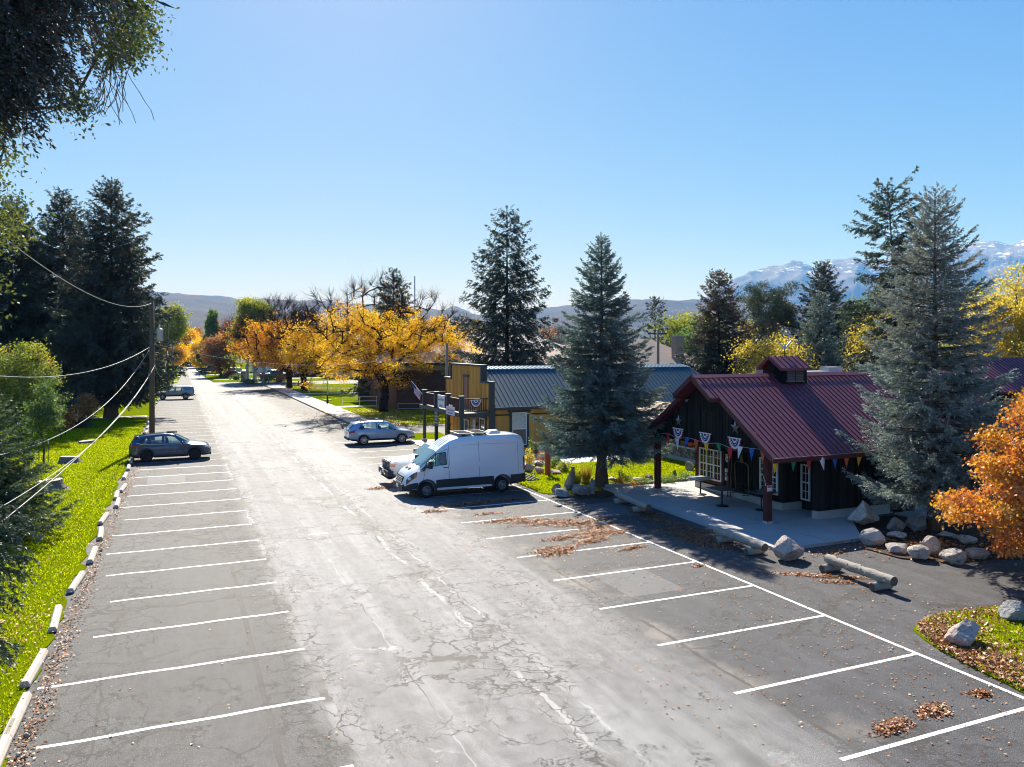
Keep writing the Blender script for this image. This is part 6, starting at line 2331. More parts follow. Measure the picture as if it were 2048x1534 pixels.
def fan_bunting(loc, w, label, group=None, facing='x', tilt=0.0):
    """pleated half-round patriotic fan with rings of crimson, white and starred navy"""
    root = thing('fan_bunting', label, 'bunting', loc, 0, group)
    rings = [(0, 'crimson_cloth'), (.22, 'white_cloth'), (.36, 'navy_cloth'), (.66, 'white_cloth'), (.84, 'crimson_cloth'), (1.0, None)]
    n = 24
    mats = ['crimson_cloth', 'white_cloth', 'navy_cloth']
    mb = MB()
    for (r0, m_), (r1, _) in zip(rings[:-1], rings[1:]):
        for i in range(n):
            q = []
            for r, j in ((r0, i), (r1, i), (r1, i + 1), (r0, i + 1)):
                a = PI + PI * j / n
                zz = (.012 if j % 2 else -.012) * (r + .2)
                q.append((zz - .03, -math.cos(a) * r * w / 2, math.sin(a) * r * w * .62))
            if r0 == 0: q = q[1:]
            mb.slab(q, (.006, 0, 0), mats.index(m_))
    mb.build('cloth', [M[k] for k in mats], root)
    st = MB()
    for i in range(7):
        a = PI + PI * (i + .5) / 7
        c = Vector((-.05, -math.cos(a) * .51 * w / 2, math.sin(a) * .51 * w * .62))
        p = []
        for k in range(10):
            rr = (.045 if k % 2 == 0 else .02) * w
            p.append(c + Vector((0, rr * math.sin(2 * PI * k / 10), rr * math.cos(2 * PI * k / 10))))
        st.slab(p, (.004, 0, 0))
    st.build('star', M['white_cloth'], root)
    h = MB()
    h.bar((-.03, -w / 2 * 1.02, .015), (-.03, w / 2 * 1.02, .015), .012, .05)
    h.build('hem', M['white_cloth'], root)
    return root


for u, v, lb in ((1357, 858, 'patriotic fan bunting below the left metal star of the cafe gable'), (1411, 867, 'patriotic fan bunting in the middle of the cafe gable'), (1470, 877, 'patriotic fan bunting below the right metal star of the cafe gable')):
    p = on_x(20.99, u, v)
    fan_bunting(p, .82, lb, 'fan buntings on the cafe gable')
p = on_x(16.55, 948, 803)
fb = fan_bunting(Vector((17.55, 46.60, 3.50)), .80, 'bright fan bunting on the balcony rail of the ochre shop')
fb.rotation_euler = (0, 0, R(90))


def metal_star(u, v, d, label):
    p = on_x(20.99, u, v)
    root = thing('metal_star', label, 'star ornament', p, 0, 'metal stars on the cafe gable')
    mb = MB()
    c = Vector((-.09, 0, 0))
    pts = []
    for k in range(10):
        r = d / 2 * (1 if k % 2 == 0 else .40)
        a = 2 * PI * k / 10
        pts.append(Vector((0, -r * math.sin(a), r * math.cos(a))))
    for k in range(10):
        mb.add([c, pts[k], pts[(k + 1) % 10]], [(0, 1, 2)], k % 2)
    mb.add(pts, [tuple(range(10))], 0)
    mb.build('star', [M['star_metal'], M['rust_metal']], root)


metal_star(1357, 842, .56, 'five pointed metal star at the left of the cafe gable')
metal_star(1470, 855, .62, 'five pointed metal star at the right of the cafe gable')


def pennant_line(label, pts, axis, cols, w=.30, h=.52):
    root = thing('pennant_string', label, 'bunting', pts[0], 0, 'pennant strings under the cafe eaves')
    o = Vector(pts[0])
    mb = MB()
    mb.tube([Vector(p) - o for p in pts], .006, 4)
    mb.build('cord', M['white_cloth'], root)
    rng = random.Random(4)
    for p, c in zip(pts[1:-1], cols):
        p = Vector(p) - o
        mb = MB()
        t = Vector((0, 1, 0)) if axis == 'y' else Vector((1, 0, 0))
        f = Vector((-1, 0, 0)) if axis == 'y' else Vector((0, -1, 0))
        k = rng.uniform(-.10, .10)
        a, b, e = p - t * w / 2, p + t * w / 2 + f * .02, p + t * k - Vector((0, 0, h)) + f * rng.uniform(-.05, .1)
        m_ = (a + b) / 2 + f * .025
        m2 = (m_ + e) / 2 + f * .02
        for tri in ([a, m_, m2], [m_, b, m2], [a, m2, e], [m2, b, e]):
            mb.slab(tri, f * .004)
        mb.build('pennant', M[c], root)


us = [(1304, 868, None), (1316, 868, 'green_cloth'), (1336, 866, 'red_cloth'), (1354, 877, 'white_cloth'), (1375, 875, 'blue_cloth'), (1393, 880, 'orange_flag'), (1413, 887, 'yellow_cloth'), (1437, 886, 'green_cloth'), (1461, 896, 'red_cloth'), (1481, 893, 'white_cloth'), (1504, 897, 'blue_cloth'), (1526, 899, 'orange_flag'), (1540, 902, None)]
pennant_line('string of coloured pennants across the porch front of the cafe', [on_x(20.93, u, v) for u, v, c in us], 'y', [c for u, v, c in us if c])
us = [(1546, 916, None), (1552, 917, 'yellow_cloth'), (1588, 914, 'green_cloth'), (1619, 912, 'red_cloth'), (1642, 911, 'white_cloth'), (1669, 909, 'blue_cloth'), (1693, 907, 'orange_flag'), (1720, 904, 'yellow_cloth'), (1745, 902, 'green_cloth'), (1775, 899, 'blue_cloth'), (1790, 898, None)]
pennant_line('string of coloured pennants under the long eave of the cafe', [on_y(23.14, u, v) for u, v, c in us], 'x', [c for u, v, c in us if c], .36, .58)


def cafe_table(u, v, top_mat, label, s=.86, h=.74):
    yc = FOC * (CAM_H - .12) / (v - HZ)
    x, y = w2((u - CU) / FOC * yc, yc)
    root = thing('cafe_table', label, 'table', (x, y, .1225), R(4), 'pedestal tables on the cafe porch')
    mb = MB()
    mb.box(-s / 2, s / 2, -s / 2, s / 2, h, h + .035)
    mb.build('table_top', top_mat, root, bevel=.006)
    mb = MB()
    mb.lathe([(0, h - .03), (.12, h - .03), (.035, h - .06), (.035, .05), (.06, .04)], n=12)
    mb.build('pedestal', M['black_metal'], root, True)
    mb = MB()
    mb.lathe([(.05, .045), (.27, .02), (.28, 0.0), (0, 0.0)], n=24)
    mb.build('base', M['black_metal'], root, True)


cafe_table(1401, 989, M['tabletop_pale'], 'pale topped pedestal table in the sun at the left of the porch', .92)
cafe_table(1444, 1012, M['tabletop_dark'], 'dark topped pedestal table in the middle of the porch', .95)
cafe_table(1523, 1020, M['tabletop_dark'], 'dark topped pedestal table behind the right porch post', .95)

# old chairlift seat hanging beside the window
p = on_x(22.75, 1483)
cl = thing('chairlift_seat', 'old yellow chairlift seat hanging on the porch wall', 'chairlift', (22.75, p.y, 1.9))
mb = MB()
mb.tube([(.05, .42, -1.40), (.02, .44, -.9), (0, .45, -.20), (0, .41, -.06), (0, .30, 0), (0, -.30, -.02), (0, -.41, -.08), (0, -.45, -.2), (.02, -.44, -.9), (.05, -.40, -1.40)], .022, 8)
mb.tube([(.05, .42, -1.40), (-.30, .42, -1.36)], .02, 8)
mb.tube([(.05, -.40, -1.40), (-.30, -.40, -1.36)], .02, 8)
mb.build('frame', M['brass'], cl, True)
for k, (x, z) in enumerate(((-.28, -1.30), (-.14, -1.33), (.0, -1.34))):
    mb = MB()
    mb.box(x - .055, x + .055, -.42, .42, z, z + .03)
    mb.build('seat_slat', M['brass'], cl)
for z in (-1.12, -.98):
    mb = MB()
    mb.box(.03, .055, -.44, .44, z - .045, z + .045)
    mb.build('back_slat', M['dark_wood'], cl)
mb = MB()
mb.slab([(0, -.10, -.02), (0, .10, -.02), (0, .05, .28), (0, -.03, .28)], (.04, 0, 0))
mb.tube([(.02, .0, .25), (.02, -.05, .5), (.02, -.14, .72), (.02, -.12, .95), (.02, -.02, 1.0)], .02, 6)
mb.build('hanger', M['brass'], cl)
# pair of skis leaning
for k, (u, lb) in enumerate(((1460, 'dark red wooden ski leaning by the route sign'), (1466, 'dark red wooden ski nearest the chairlift seat'))):
    p = on_x(23.22, u)
    sk = thing('wooden_ski', lb, 'ski', (23.16, p.y, .125), 0, 'old skis leaning on the porch wall')
    mb = MB()
    pts = [(-.08 + .08 * z / 2.1, 0, z) for z in (0, .6, 1.2, 1.9)] + [(-.04, 0, 2.08), (-.10, 0, 2.16)]
    for a, b in zip(pts[:-1], pts[1:]):
        mb.bar(a, b, .022, .075, 0, (0, 1, 0))
    mb.build('ski_board', simple('old_ski_red', (0.075, 0.03, 0.024), .6, var=.3), sk)
    mb = MB()
    mb.box(-.09, -.03, -.05, .05, .95, 1.1)
    mb.build('binding', M['black_metal'], sk)

# route shield and three small plates
p = on_x(23.22, 1455, 916)
sg = thing('route_sign', 'white shield shaped route sign on the dark porch wall', 'sign', p)
half = [(0, -.20), (.09, -.165), (.145, -.10), (.15, -.02), (.12, .05), (.13, .10), (.155, .14), (.10, .165), (.06, .185), (0, .165)]
out = [(y, z) for y, z in half] + [(-y, z) for y, z in half[-2:0:-1]]
mb = MB()
mb.slab([(0, y, z) for y, z in out], (-.012, 0, 0))
mb.build('plate', M['white_paint'], sg)
mb = MB()
for a, b in zip(out, out[1:] + out[:1]):
    mb.bar((-.014, a[0] * .9, a[1] * .9), (-.014, b[0] * .9, b[1] * .9), .008, .004, 0, (1, 0, 0))
mb.box(-.016, -.0135, -.115, .115, .062, .072)
mb.build('border', M['black_paint'], sg)
for tx, sz, z in (('66', .17, -.055), ('ROUTE', .055, .108)):
    t_ = text_mesh(tx, sz, M['black_paint'], sg, 'numeral' if tx == '66' else 'lettering', depth=.002)
    t_.rotation_euler = (R(90), 0, R(-90))
    t_.location = (-.016, 0, z)
for v, mt, lb in ((941, 'white_frame', 'pale blue and white notice plate under the route shield'), (949, 'teal_plate', 'teal notice plate between the two pale plates'), (957.5, 'white_cloth', 'pale notice plate lowest below the route shield')):
    if mt == 'teal_plate' and mt not in M: M[mt] = simple('teal_plate', (0.13, 0.22, 0.22), .45, var=.3)
    p = on_x(23.23, 1454, v)
    s_ = thing('notice_plate', lb, 'sign', p, 0, 'notice plates on the porch wall')
    mb = MB()
    mb.box(-.012, 0, -.135, .135, -.08, .08)
    mb.build('plate', M[mt], s_)
    mb = MB()
    for k in range(3):
        wv = (.09, .075, .095)[k]
        mb.box(-.0145, -.012, -wv, wv, .03 - k * .035, .045 - k * .035)
    mb.build('print', M['navy_cloth'] if v < 945 else (M['white_paint'] if v < 950 else M['crimson_cloth']), s_)
# house number and small notice on the right porch post
nm = thing('house_number', 'white house number stepping down the right porch post', 'sign', (20.98, 23.90, 1.75))
for k, ch_c in enumerate('235'):
    t_ = text_mesh(ch_c, .15, M['white_paint'], nm, 'numeral', depth=.004)
    t_.rotation_euler = (R(90), 0, R(-90))
    t_.location = (-.008, .07 - k * .055, .13 - k * .13)
nt = thing('post_notice', 'small white and red notice on the right porch post', 'sign', (21.08, 23.78, 1.48))
mb = MB()
mb.box(-.11, .11, -.012, 0, -.11, .11)
mb.build('plate', M['white_paint'], nt)
mb = MB()
mb.box(-.10, .10, -.0145, -.012, .03, .09)
mb.box(-.08, .08, -.0145, -.012, -.07, -.05)
mb.build('print', M['red_cloth'], nt)

# signs and flag of the ochre shop
p = Vector((16.56, 50.6, 3.19))
sg = thing('shop_sign', 'square white sign with red script on the balcony rail', 'sign', p)
mb = MB()
mb.box(-.03, 0, -.72, .72, -.42, .42)
mb.build('board', M['white_frame'], sg)
t_ = text_mesh('Seidel Smiles', .24, M['red_paint'], sg, 'lettering', depth=.003, font_shear=.25)
t_.rotation_euler = (R(90), 0, R(-90))
t_.location = (-.034, 0, .14)
mb = MB()
for k in range(4):
    mb.box(-.034, -.03, -.28 + k * .16, -.18 + k * .16, -.34, -.22)
mb.build('print', M['navy_cloth'], sg)
sg = thing('shop_sign', 'narrow white sign with red script hanging from the balcony edge', 'sign', (16.33, 48.0, 2.76))
mb = MB()
mb.box(-.02, .02, -.82, .82, -.26, .26)
mb.build('board', M['white_cloth'], sg)
mb = MB()
for k in range(6):
    mb.lathe([(.025, .26), (.03, .36 + .05 * math.sin(k * 2)), (0, .40)], (0, -.35 + k * .13, 0), 'z', 8)
mb.build('candle', M['white_paint'], sg)
t_ = text_mesh('Seidel Smiles', .26, M['red_paint'], sg, 'lettering', depth=.003, font_shear=.25)
t_.rotation_euler = (R(90), 0, R(-90))
t_.location = (-.024, 0, .06)
mb = MB()
mb.box(-.024, -.02, -.5, .5, -.17, -.11)
mb.build('print', M['navy_cloth'], sg)
sg = thing('hanging_sign', 'brown hanging sign with white lines under the balcony', 'sign', (16.45, 51.35, 2.02))
mb = MB()
mb.box(-.02, .02, -.40, .40, -.52, .46)
mb.build('board', simple('brown_sign', (0.10, 0.055, 0.06), .6), sg)
mb = MB()
for y in (-.3, .3):
    mb.bar((0, y, .46), (0, y, .52), .015)
mb.build('hook', M['black_metal'], sg)
for k, (tx, sz) in enumerate((('ART', .17), ('GALLERY', .18), ('TOURS', .15), ('WELCOME', .12))):
    t_ = text_mesh(tx, sz, M['white_paint'], sg, 'lettering', depth=.002)
    t_.rotation_euler = (R(90), 0, R(-90))
    t_.location = (-.023, 0, .32 - k * .22)


def flag(root, o, d1, d2, w, h):
    """striped flag cloth with a starred canton hung along d1 from o, flying along d2"""
    d1, d2 = Vector(d1).normalized(), Vector(d2).normalized()
    n = d1.cross(d2).normalized()
    mb = MB()
    nu = 10
    for s_ in range(13):
        for i in range(nu):
            def P(a, b): return o + d1 * (-h * b) + d2 * (w * a) + n * (.05 * math.sin(a * 7 + b * 2))
            b0, b1, a0, a1 = s_ / 13, (s_ + 1) / 13, i / nu, (i + 1) / nu
            canton = s_ < 7 and i < 4
            mb.slab([P(a0, b0), P(a1, b0), P(a1, b1), P(a0, b1)], n * .006, 2 if canton else (0 if s_ % 2 == 0 else 1))
    mb.build('flag_cloth', [M['red_cloth'], M['white_cloth'], M['navy_cloth']], root)


fg = thing('flag', 'small striped flag slanting from the balcony corner of the ochre shop', 'flag', (16.62, 54.85, 3.3))
mb = MB()
mb.tube([(0, 0, 0), (-.55, 1.35, 1.05)], .02, 6)
mb.build('flagstaff', M['white_paint'], fg)
flag(fg, Vector((-.50, 1.22, .95)), (-.38, .93, .72), (.05, -.25, -.95), .75, 1.05)

# autumn decorations on the stone wall
for u, r, mt, lb in ((1333, .17, 'orange_cloth', 'orange pumpkin on the stone wall cap'), (1340, .15, 'white_cloth', 'white pumpkin beside the orange one on the stone wall'), (1382, .20, 'orange_cloth', 'orange pumpkin under the straw bundle on the stone wall')):
    p = on_x(28.2, u)
    pk = thing('pumpkin', lb, 'pumpkin', (28.2, p.y, .951), 0, 'pumpkins on the stone wall')
    mb = MB()
    nn_ = 20
    vs, fs = [], []
    for i in range(9):
        th = PI * i / 8
        for k in range(nn_):
            ph = 2 * PI * k / nn_
            rr = r * (1 - .10 * abs(math.sin(ph * 5)))
            vs.append((rr * math.sin(th) * math.cos(ph), rr * math.sin(th) * math.sin(ph), r * .8 + r * .8 * math.cos(th)))
    fs = [(i * nn_ + k, i * nn_ + (k + 1) % nn_, (i + 1) * nn_ + (k + 1) % nn_, (i + 1) * nn_ + k) for i in range(8) for k in range(nn_)]
    mb.add(vs, fs)
    mb.build('shell', M[mt], pk, True)
    mb = MB()
    mb.tube([(0, 0, r * 1.5), (.02, .01, r * 1.9)], .02, 6)
    mb.build('stalk', M['log'], pk)
p = on_x(28.2, 1374)
shrub('brown straw bundle with seed heads on the stone wall', (28.2, p.y, .951), .35, .35, .85, 77, M['leaf_rust'], 500, .16, 'straw_bundle', 'decoration', None, 14, .6)

# red post with boards, little wooden post, garden lamp
p = gp(1095.5, 951)
rp = thing('red_post', 'red wooden post on the lawn with pale boards on its back', 'post', (p.x, p.y, .03))
mb = MB()
mb.box(-.12, .12, -.10, .10, 0, 1.62)
mb.build('post', M['red_paint'], rp, bevel=.012)
mb = MB()
mb.box(-.42, .30, .11, .15, 1.22, 1.52)
mb.box(-.36, -.14, .11, .15, .95, 1.15)
mb.box(.14, .28, .11, .15, 1.05, 1.32)
mb.build('board', M['white_frame'], rp)
p = gp(1146, 956)
wp = thing('marker_post', 'short pale wooden post behind the leaning rock', 'post', (p.x, p.y, .03))
mb = MB()
mb.box(-.07, .07, -.07, .07, 0, .58)
mb.build('post', M['pole_pale'], wp, bevel=.01)
p = gp(1041, 946)
wp = thing('marker_post', 'short pale wooden post behind the rear of the van', 'post', (p.x, p.y, .03))
mb = MB()
mb.box(-.07, .07, -.07, .07, 0, .85)
mb.build('post', M['pole_pale'], wp, bevel=.01)
p = gp(1160, 966)
gl_ = thing('garden_lamp', 'black bollard lamp in the rock bed by the blue spruce', 'lamp', (p.x, p.y, .04))
mb = MB()
mb.lathe([(.045, 0), (.045, .40), (.075, .42), (.075, .52), (.05, .58), (0, .58)], n=12)
mb.build('lamp_body', M['black_metal'], gl_, True)


# ---------------------------------------------------------------- rocks
def rock(u, v, wpx, hpx, seed, mat, label, group, depth=None, rz=None, lean=0.0, point=0.0, sink=.08):
    b = gp(u, v)
    yc = FOC * CAM_H / (v - HZ)
    w, h = wpx * yc / FOC, hpx * yc / FOC * 1.02
    d = depth or w * .75
    fwd = Vector((SY, CY, 0))
    loc = b + fwd * d * .42
    rng = np.random.default_rng(seed)
    bm = bmesh.new()
    bmesh.ops.create_icosphere(bm, subdivisions=4, radius=1.0)
    co = np.array([v_.co[:] for v_ in bm.verts])
    for _ in range(17):
        n = unit(rng.normal(size=3))
        dd = rng.uniform(.45, .84)
        k = co @ n - dd
        co = co - np.outer(np.maximum(k, 0), n) * .94
    co /= np.abs(co).max(axis=0)
    for v_, c in zip(bm.verts, co):
        q = Vector(c)
        nz = sum(mnoise.noise(q * s_ + Vector((seed, 0, 0))) * a for s_, a in ((1.4, .06), (3.1, .045), (7, .035), (15, .022)))
        c = c * (1 + nz)
        z = (c[2] + 1) / 2
        f = 1 - point * z
        v_.co = Vector((c[0] * w / 2 * f + lean * z * h, c[1] * d / 2 * f, z * h - sink * h))
    me = bpy.data.meshes.new('rock')
    bm.to_mesh(me)
    bm.free()
    o = link_mesh('rock', me, M[mat], None, False)
    o.location = loc
    o.rotation_euler = (0, 0, -YAW + (rz or 0))
    tag(o, label, 'rock', group)
    return o


GA, GB = 'rocks around the front blue spruce', 'boulders around the right spruce'
for a in ((1133, 978, 27, 39, 1, 'rock_tan', 'tall tan leaning rock in the bed by the front blue spruce', GA, None, 0, .35, .45),
          (1115, 986, 24, 19, 2, 'rock_tan', 'small tan rock at the left foot of the tall leaning rock', GA),
          (1124, 995, 33, 18, 3, 'rock_grey', 'low grey rock nearest the asphalt in the spruce bed', GA),
          (1139, 982, 22, 18, 4, 'rock_grey', 'rounded grey rock in front of the tall leaning rock', GA),
          (1163, 995, 41, 25, 5, 'rock_grey', 'wide grey rock in front of the garden lamp', GA),
          (1185, 991, 20, 41, 6, 'rock_grey', 'tall narrow grey rock at the trunk of the front blue spruce', GA, None, 0, 0, .4),
          (1223, 963, 23, 9, 7, 'rock_pale', 'flat pale rock just right of the front spruce trunk', GA),
          (1277, 966, 25, 11, 8, 'rock_pale', 'streaked flat rock left of the left porch post', GA),
          (1299, 964, 17, 16, 9, 'rock_tan', 'tan rock touching the left porch post in the view', GA),
          (1275, 924, 35, 20, 10, 'rock_tan', 'big rounded tan boulder at the edge of the concrete path', GA),
          (1055, 947, 27, 20, 11, 'rock_grey', 'grey rock beside the rear corner of the van', GA),
          (1080, 949, 23, 17, 12, 'rock_pink', 'pink rock left of the red post', GA),
          (1078, 935, 22, 14, 13, 'rock_tan', 'tan rock stacked behind the pink one by the red post', GA),
          (1112, 951, 27, 11, 14, 'rock_pink', 'low dark pink rock right of the red post', GA),
          (1049, 912, 15, 10, 15, 'rock_pink', 'pink rock at the back of the flower mound', GA),
          (1061, 928, 12, 9, 16, 'rock_pale', 'small pale rock among yellow flowers', GA),
          (1351, 960, 13, 21, 17, 'rock_tan', 'upright tan rock on the lawn seen through the porch', GA, None, 0, 0, .3),
          (1382, 943, 20, 20, 18, 'rock_tan', 'round tan rock at the cafe wall corner', GA),
          (1740, 1062, 86, 58, 21, 'rock_pale', 'largest pale triangular boulder at the patio corner', GB, 1.4, .2, 0, .6),
          (1752, 1097, 51, 40, 22, 'rock_pale', 'pale boulder just below the largest triangular one', GB),
          (1805, 1082, 44, 19, 23, 'rock_pale', 'low pale boulder left of the right spruce trunk', GB),
          (1800, 1111, 43, 29, 24, 'rock_pale', 'pale boulder in front row second from the left', GB),
          (1850, 1124, 53, 33, 25, 'rock_pale', 'pale boulder in front row directly before the spruce', GB),
          (1874, 1114, 43, 43, 26, 'rock_pink', 'blocky boulder just below the right spruce trunk', GB),
          (1918, 1131, 48, 33, 27, 'rock_pale', 'pale boulder in front row right of the blocky one', GB),
          (1959, 1122, 45, 30, 28, 'rock_pink', 'pinkish boulder under the orange maple boughs', GB),
          (1941, 1092, 40, 25, 29, 'rock_pale', 'bright pale boulder touching the maple leaves', GB),
          (1903, 1079, 40, 15, 30, 'rock_pale', 'low boulder right of the right spruce trunk', GB),
          (1796, 1067, 40, 34, 31, 'rock_grey', 'shaded grey boulder against the cafe side wall', GB),
          (1843, 1067, 45, 38, 32, 'rock_grey', 'shaded boulder behind the right spruce trunk', GB),
          (1946, 1302, 70, 52, 33, 'rock_pink', 'pinkish boulder lying on the leafy grass corner', None, 1.0, -.35),
          (2042, 1248, 62, 41, 34, 'rock_grey', 'grey boulder at the right border on the grass corner', None),
          (1583, 1128, 78, 56, 35, 'rock_pink', 'pink and white boulder at the end of the middle log barrier', None, 1.1)):
    rock(*a)
for u, v, w, h, s, lb in ((35, 1518, 17, 11, 51, 'smooth pale stone among leaves near the bottom left wheel stop'), (50, 1478, 15, 11, 52, 'small dark stone behind the bottom left wheel stop'), (201, 1105, 8, 8, 53, 'small dark stone beside a middle wheel stop'),
                          (62, 988, 9, 7, 54, 'pale stone at the left foot of the nearest stump'), (84, 990, 12, 6, 55, 'flat pale stone before the nearest stump')):
    rock(u, v, w, h, s, 'rock_grey' if 'dark' in lb else 'rock_pale', lb, 'loose stones on the left verge')


# ---------------------------------------------------------------- log barriers
def log_barrier(label, a, b, supports, r=.135, z=.36):
    pa, pb = gp(a[0], a[1], z), gp(b[0], b[1], z)
    root = thing('log_barrier', label, 'barrier', ((pa.x + pb.x) / 2, (pa.y + pb.y) / 2, 0), 0, 'log barriers in front of the cafe')
    o = root.location
    mb = MB(o)
    n = 14
    pts = [pa + (pb - pa) * (i / n) for i in range(n + 1)]
    for i in range(1, n):
        pts[i] = pts[i] + Vector((0, 0, .012 * math.sin(i * 2.1)))
    rs = [r * (1 + .04 * math.sin(i * 1.3) + .02 * math.sin(i * 3.7)) for i in range(n + 1)]
    mb.tube(pts, rs, 16, 0, False)
    rng = random.Random(int(a[0]))
    d = (pb - pa).normalized()
    sd = d.cross(Vector((0, 0, 1))).normalized()
    for k in range(16):
        f = rng.uniform(.05, .95)
        an = rng.uniform(-.2, PI + .2)
        c = pa + (pb - pa) * f + (sd * math.cos(an) + Vector((0, 0, 1)) * math.sin(an)) * r * .97
        lump(mb, c, .03, .03, .022, 6)
    lg = mb.build('log', M['log'], root, True)
    for p, e in ((pa, -1), (pb, 1)):
        mb = MB(o)
        mb.tube([p, p + d * e * .012], [r * .985, r * .95], 16)
        mb.build('end_grain', M['log_end'], lg)
    for f in supports:
        c = pa + (pb - pa) * f
        mb = MB(o)
        rr = .12
        q0, q1 = Vector((c.x, c.y, rr)) - sd * .34, Vector((c.x, c.y, rr)) + sd * .34
        mb.tube([q0, (q0 + q1) / 2, q1], [rr, rr * 1.03, rr], 14)
        sp = mb.build('support', M['log'], root, True)
        for q, e in ((q0, -1), (q1, 1)):
            mb = MB(o)
            mb.tube([q, q + sd * e * .01], [rr * .97, rr * .93], 14)
            mb.build('end_grain', M['log_end'], sp)


log_barrier('weathered log barrier nearest the left porch post', (1234, 988), (1297, 1015), (.12, .72))
log_barrier('weathered log barrier along the middle of the patio edge', (1432, 1060), (1530, 1095), (.16, .80))
log_barrier('sunlit log barrier standing alone on the asphalt near the grass corner', (1655, 1117), (1788, 1163), (.05, .82), .14, .37)


# ---------------------------------------------------------------- wheel stops
stops = [(6, 1492), (34, 1433), (69, 1336), (111, 1237), (153, 1164), (185, 1110), (201, 1067), (207, 1037), (234.6, 1006), (233, 990), (246, 976), (250, 952), (257, 935), (264, 921), (289, 872), (292.5, 864), (295, 855), (297, 845), (299.5, 836), (304, 822), (309, 814), (313, 806), (316, 800)]
proto = None
ords = ['first', 'second', 'third', 'fourth', 'fifth', 'sixth', 'seventh', 'eighth', 'ninth', 'tenth', 'eleventh', 'twelfth', 'thirteenth', 'fourteenth', 'fifteenth', 'sixteenth', 'seventeenth', 'eighteenth', 'nineteenth', 'twentieth', 'twenty-first', 'twenty-second', 'twenty-third']
rz_ = random.Random(9)
for i, (u, v) in enumerate(stops):
    p = gp(u, v, .07)
    lb = 'concrete wheel stop, %s from the bottom left corner of the lot' % ords[i]
    if proto is None:
        mb = MB()
        L2 = .92
        sec = [(-.10, 0), (.10, 0), (.10, .06), (.055, .135), (-.055, .135), (-.10, .06)]
        vs = [(x, -L2, z) for x, z in sec] + [(x, L2, z) for x, z in sec]
        fs = [tuple(range(5, -1, -1)), tuple(range(6, 12))] + [(k, (k + 1) % 6, 6 + (k + 1) % 6, 6 + k) for k in range(6)]
        mb.add(vs, fs)
        o = proto = mb.build('wheel_stop', M['stop'], None, False, .012)
        for y in (-.6, .6):
            mb = MB()
            mb.lathe([(.018, .134), (.018, .142), (0, .142)], (0, y, 0), 'z', 8)
            mb.build('anchor_bolt', M['rust_metal'], o)
    else:
        o = copy_tree(proto)
    o.location = (p.x, p.y, .022)
    o.rotation_euler = (0, 0, rz_.uniform(-.07, .07))
    tag(o, lb, 'wheel stop', 'wheel stops along the left stalls')


# ---------------------------------------------------------------- stumps, stakes
def stump(u, v, wtop, wbase, h, seed, label):
    p = gp(u, v)
    root = thing('tree_stump', label, 'stump', (p.x, p.y + wbase * .4, .0), 0, 'stumps on the left lawn')
    n = 26
    mb = MB()
    vs, fs = [], []
    levels = [(0, 1.0), (.10, .86), (.3, .74), (.65, .66), (1, .62)]
    for f, k in levels:
        for i in range(n):
            a = 2 * PI * i / n
            fl = 1 + (.30 * max(0, mnoise.noise(Vector((math.cos(a) * 1.6 + seed, math.sin(a) * 1.6, 0)))) * 2.2) * (1 - f) ** 2 + .06 * math.sin(a * 9 + seed)
            r = (wbase / 2 * (1 - f) ** 2 + wtop / 2 * (1 - (1 - f) ** 2)) * fl
            vs.append((r * math.cos(a), r * .85 * math.sin(a), h * f - .02 + (.03 * math.sin(a + seed) if f == 1 else 0)))
    for j in range(len(levels) - 1):
        fs += [(j * n + i, j * n + (i + 1) % n, (j + 1) * n + (i + 1) % n, (j + 1) * n + i) for i in range(n)]
    mb.add(vs, fs)
    b = mb.build('trunk_base', M['stump'], root, True)
    mb = MB()
    mb.add([(x, y, z + .004) for x, y, z in vs[-n:]], [tuple(range(n))])
    mb.build('cut_face', M['stump_top'], root)


stump(95, 986, 1.05, 1.75, .52, 1.3, 'broad pale stump nearest the left edge of the lawn')
stump(136, 929, .95, 1.35, .42, 4.1, 'dark stump with a pale top beside the staked sapling')
stump(172, 889, 1.0, 1.2, .24, 7.7, 'low flat stump farthest from the viewer on the lawn')
for u, v, lb in ((78, 929, 'thin black stake left of the slim sapling'), (96.5, 927, 'thin black stake right of the slim sapling')):
    p = gp(u, v)
    st_ = thing('tree_stake', lb, 'stake', (p.x, p.y, 0), 0, 'stakes beside the slim sapling')
    mb = MB()
    mb.tube([(0, 0, 0), (0, 0, 1.15)], .022, 6)
    mb.build('rod', M['black_metal'], st_)
    mb = MB()
    mb.tube([(0, 0, 1.15), (0, 0, 1.34)], .026, 6)
    mb.build('cap', M['white_paint'], st_)
for k, (u, v, h) in enumerate(((154, 848, .9), (172, 852, 1.3), (183, 842, 1.0), (131, 856, .8))):
    p = gp(u, v + 18)
    st_ = thing('tree_stake', 'white tipped stake in the shade under the left spruces, %s from the left' % ords[[1, 2, 3, 0][k]], 'stake', (p.x, p.y, 0), 0, 'stakes in the shade of the left spruces')
    mb = MB()
    mb.tube([(0, 0, 0), (0, 0, h)], .025, 6)
    mb.build('rod', M['black_metal'], st_)
    mb = MB()
    mb.tube([(0, 0, h), (0, 0, h + .22)], .03, 6)
    mb.build('cap', M['white_paint'], st_)


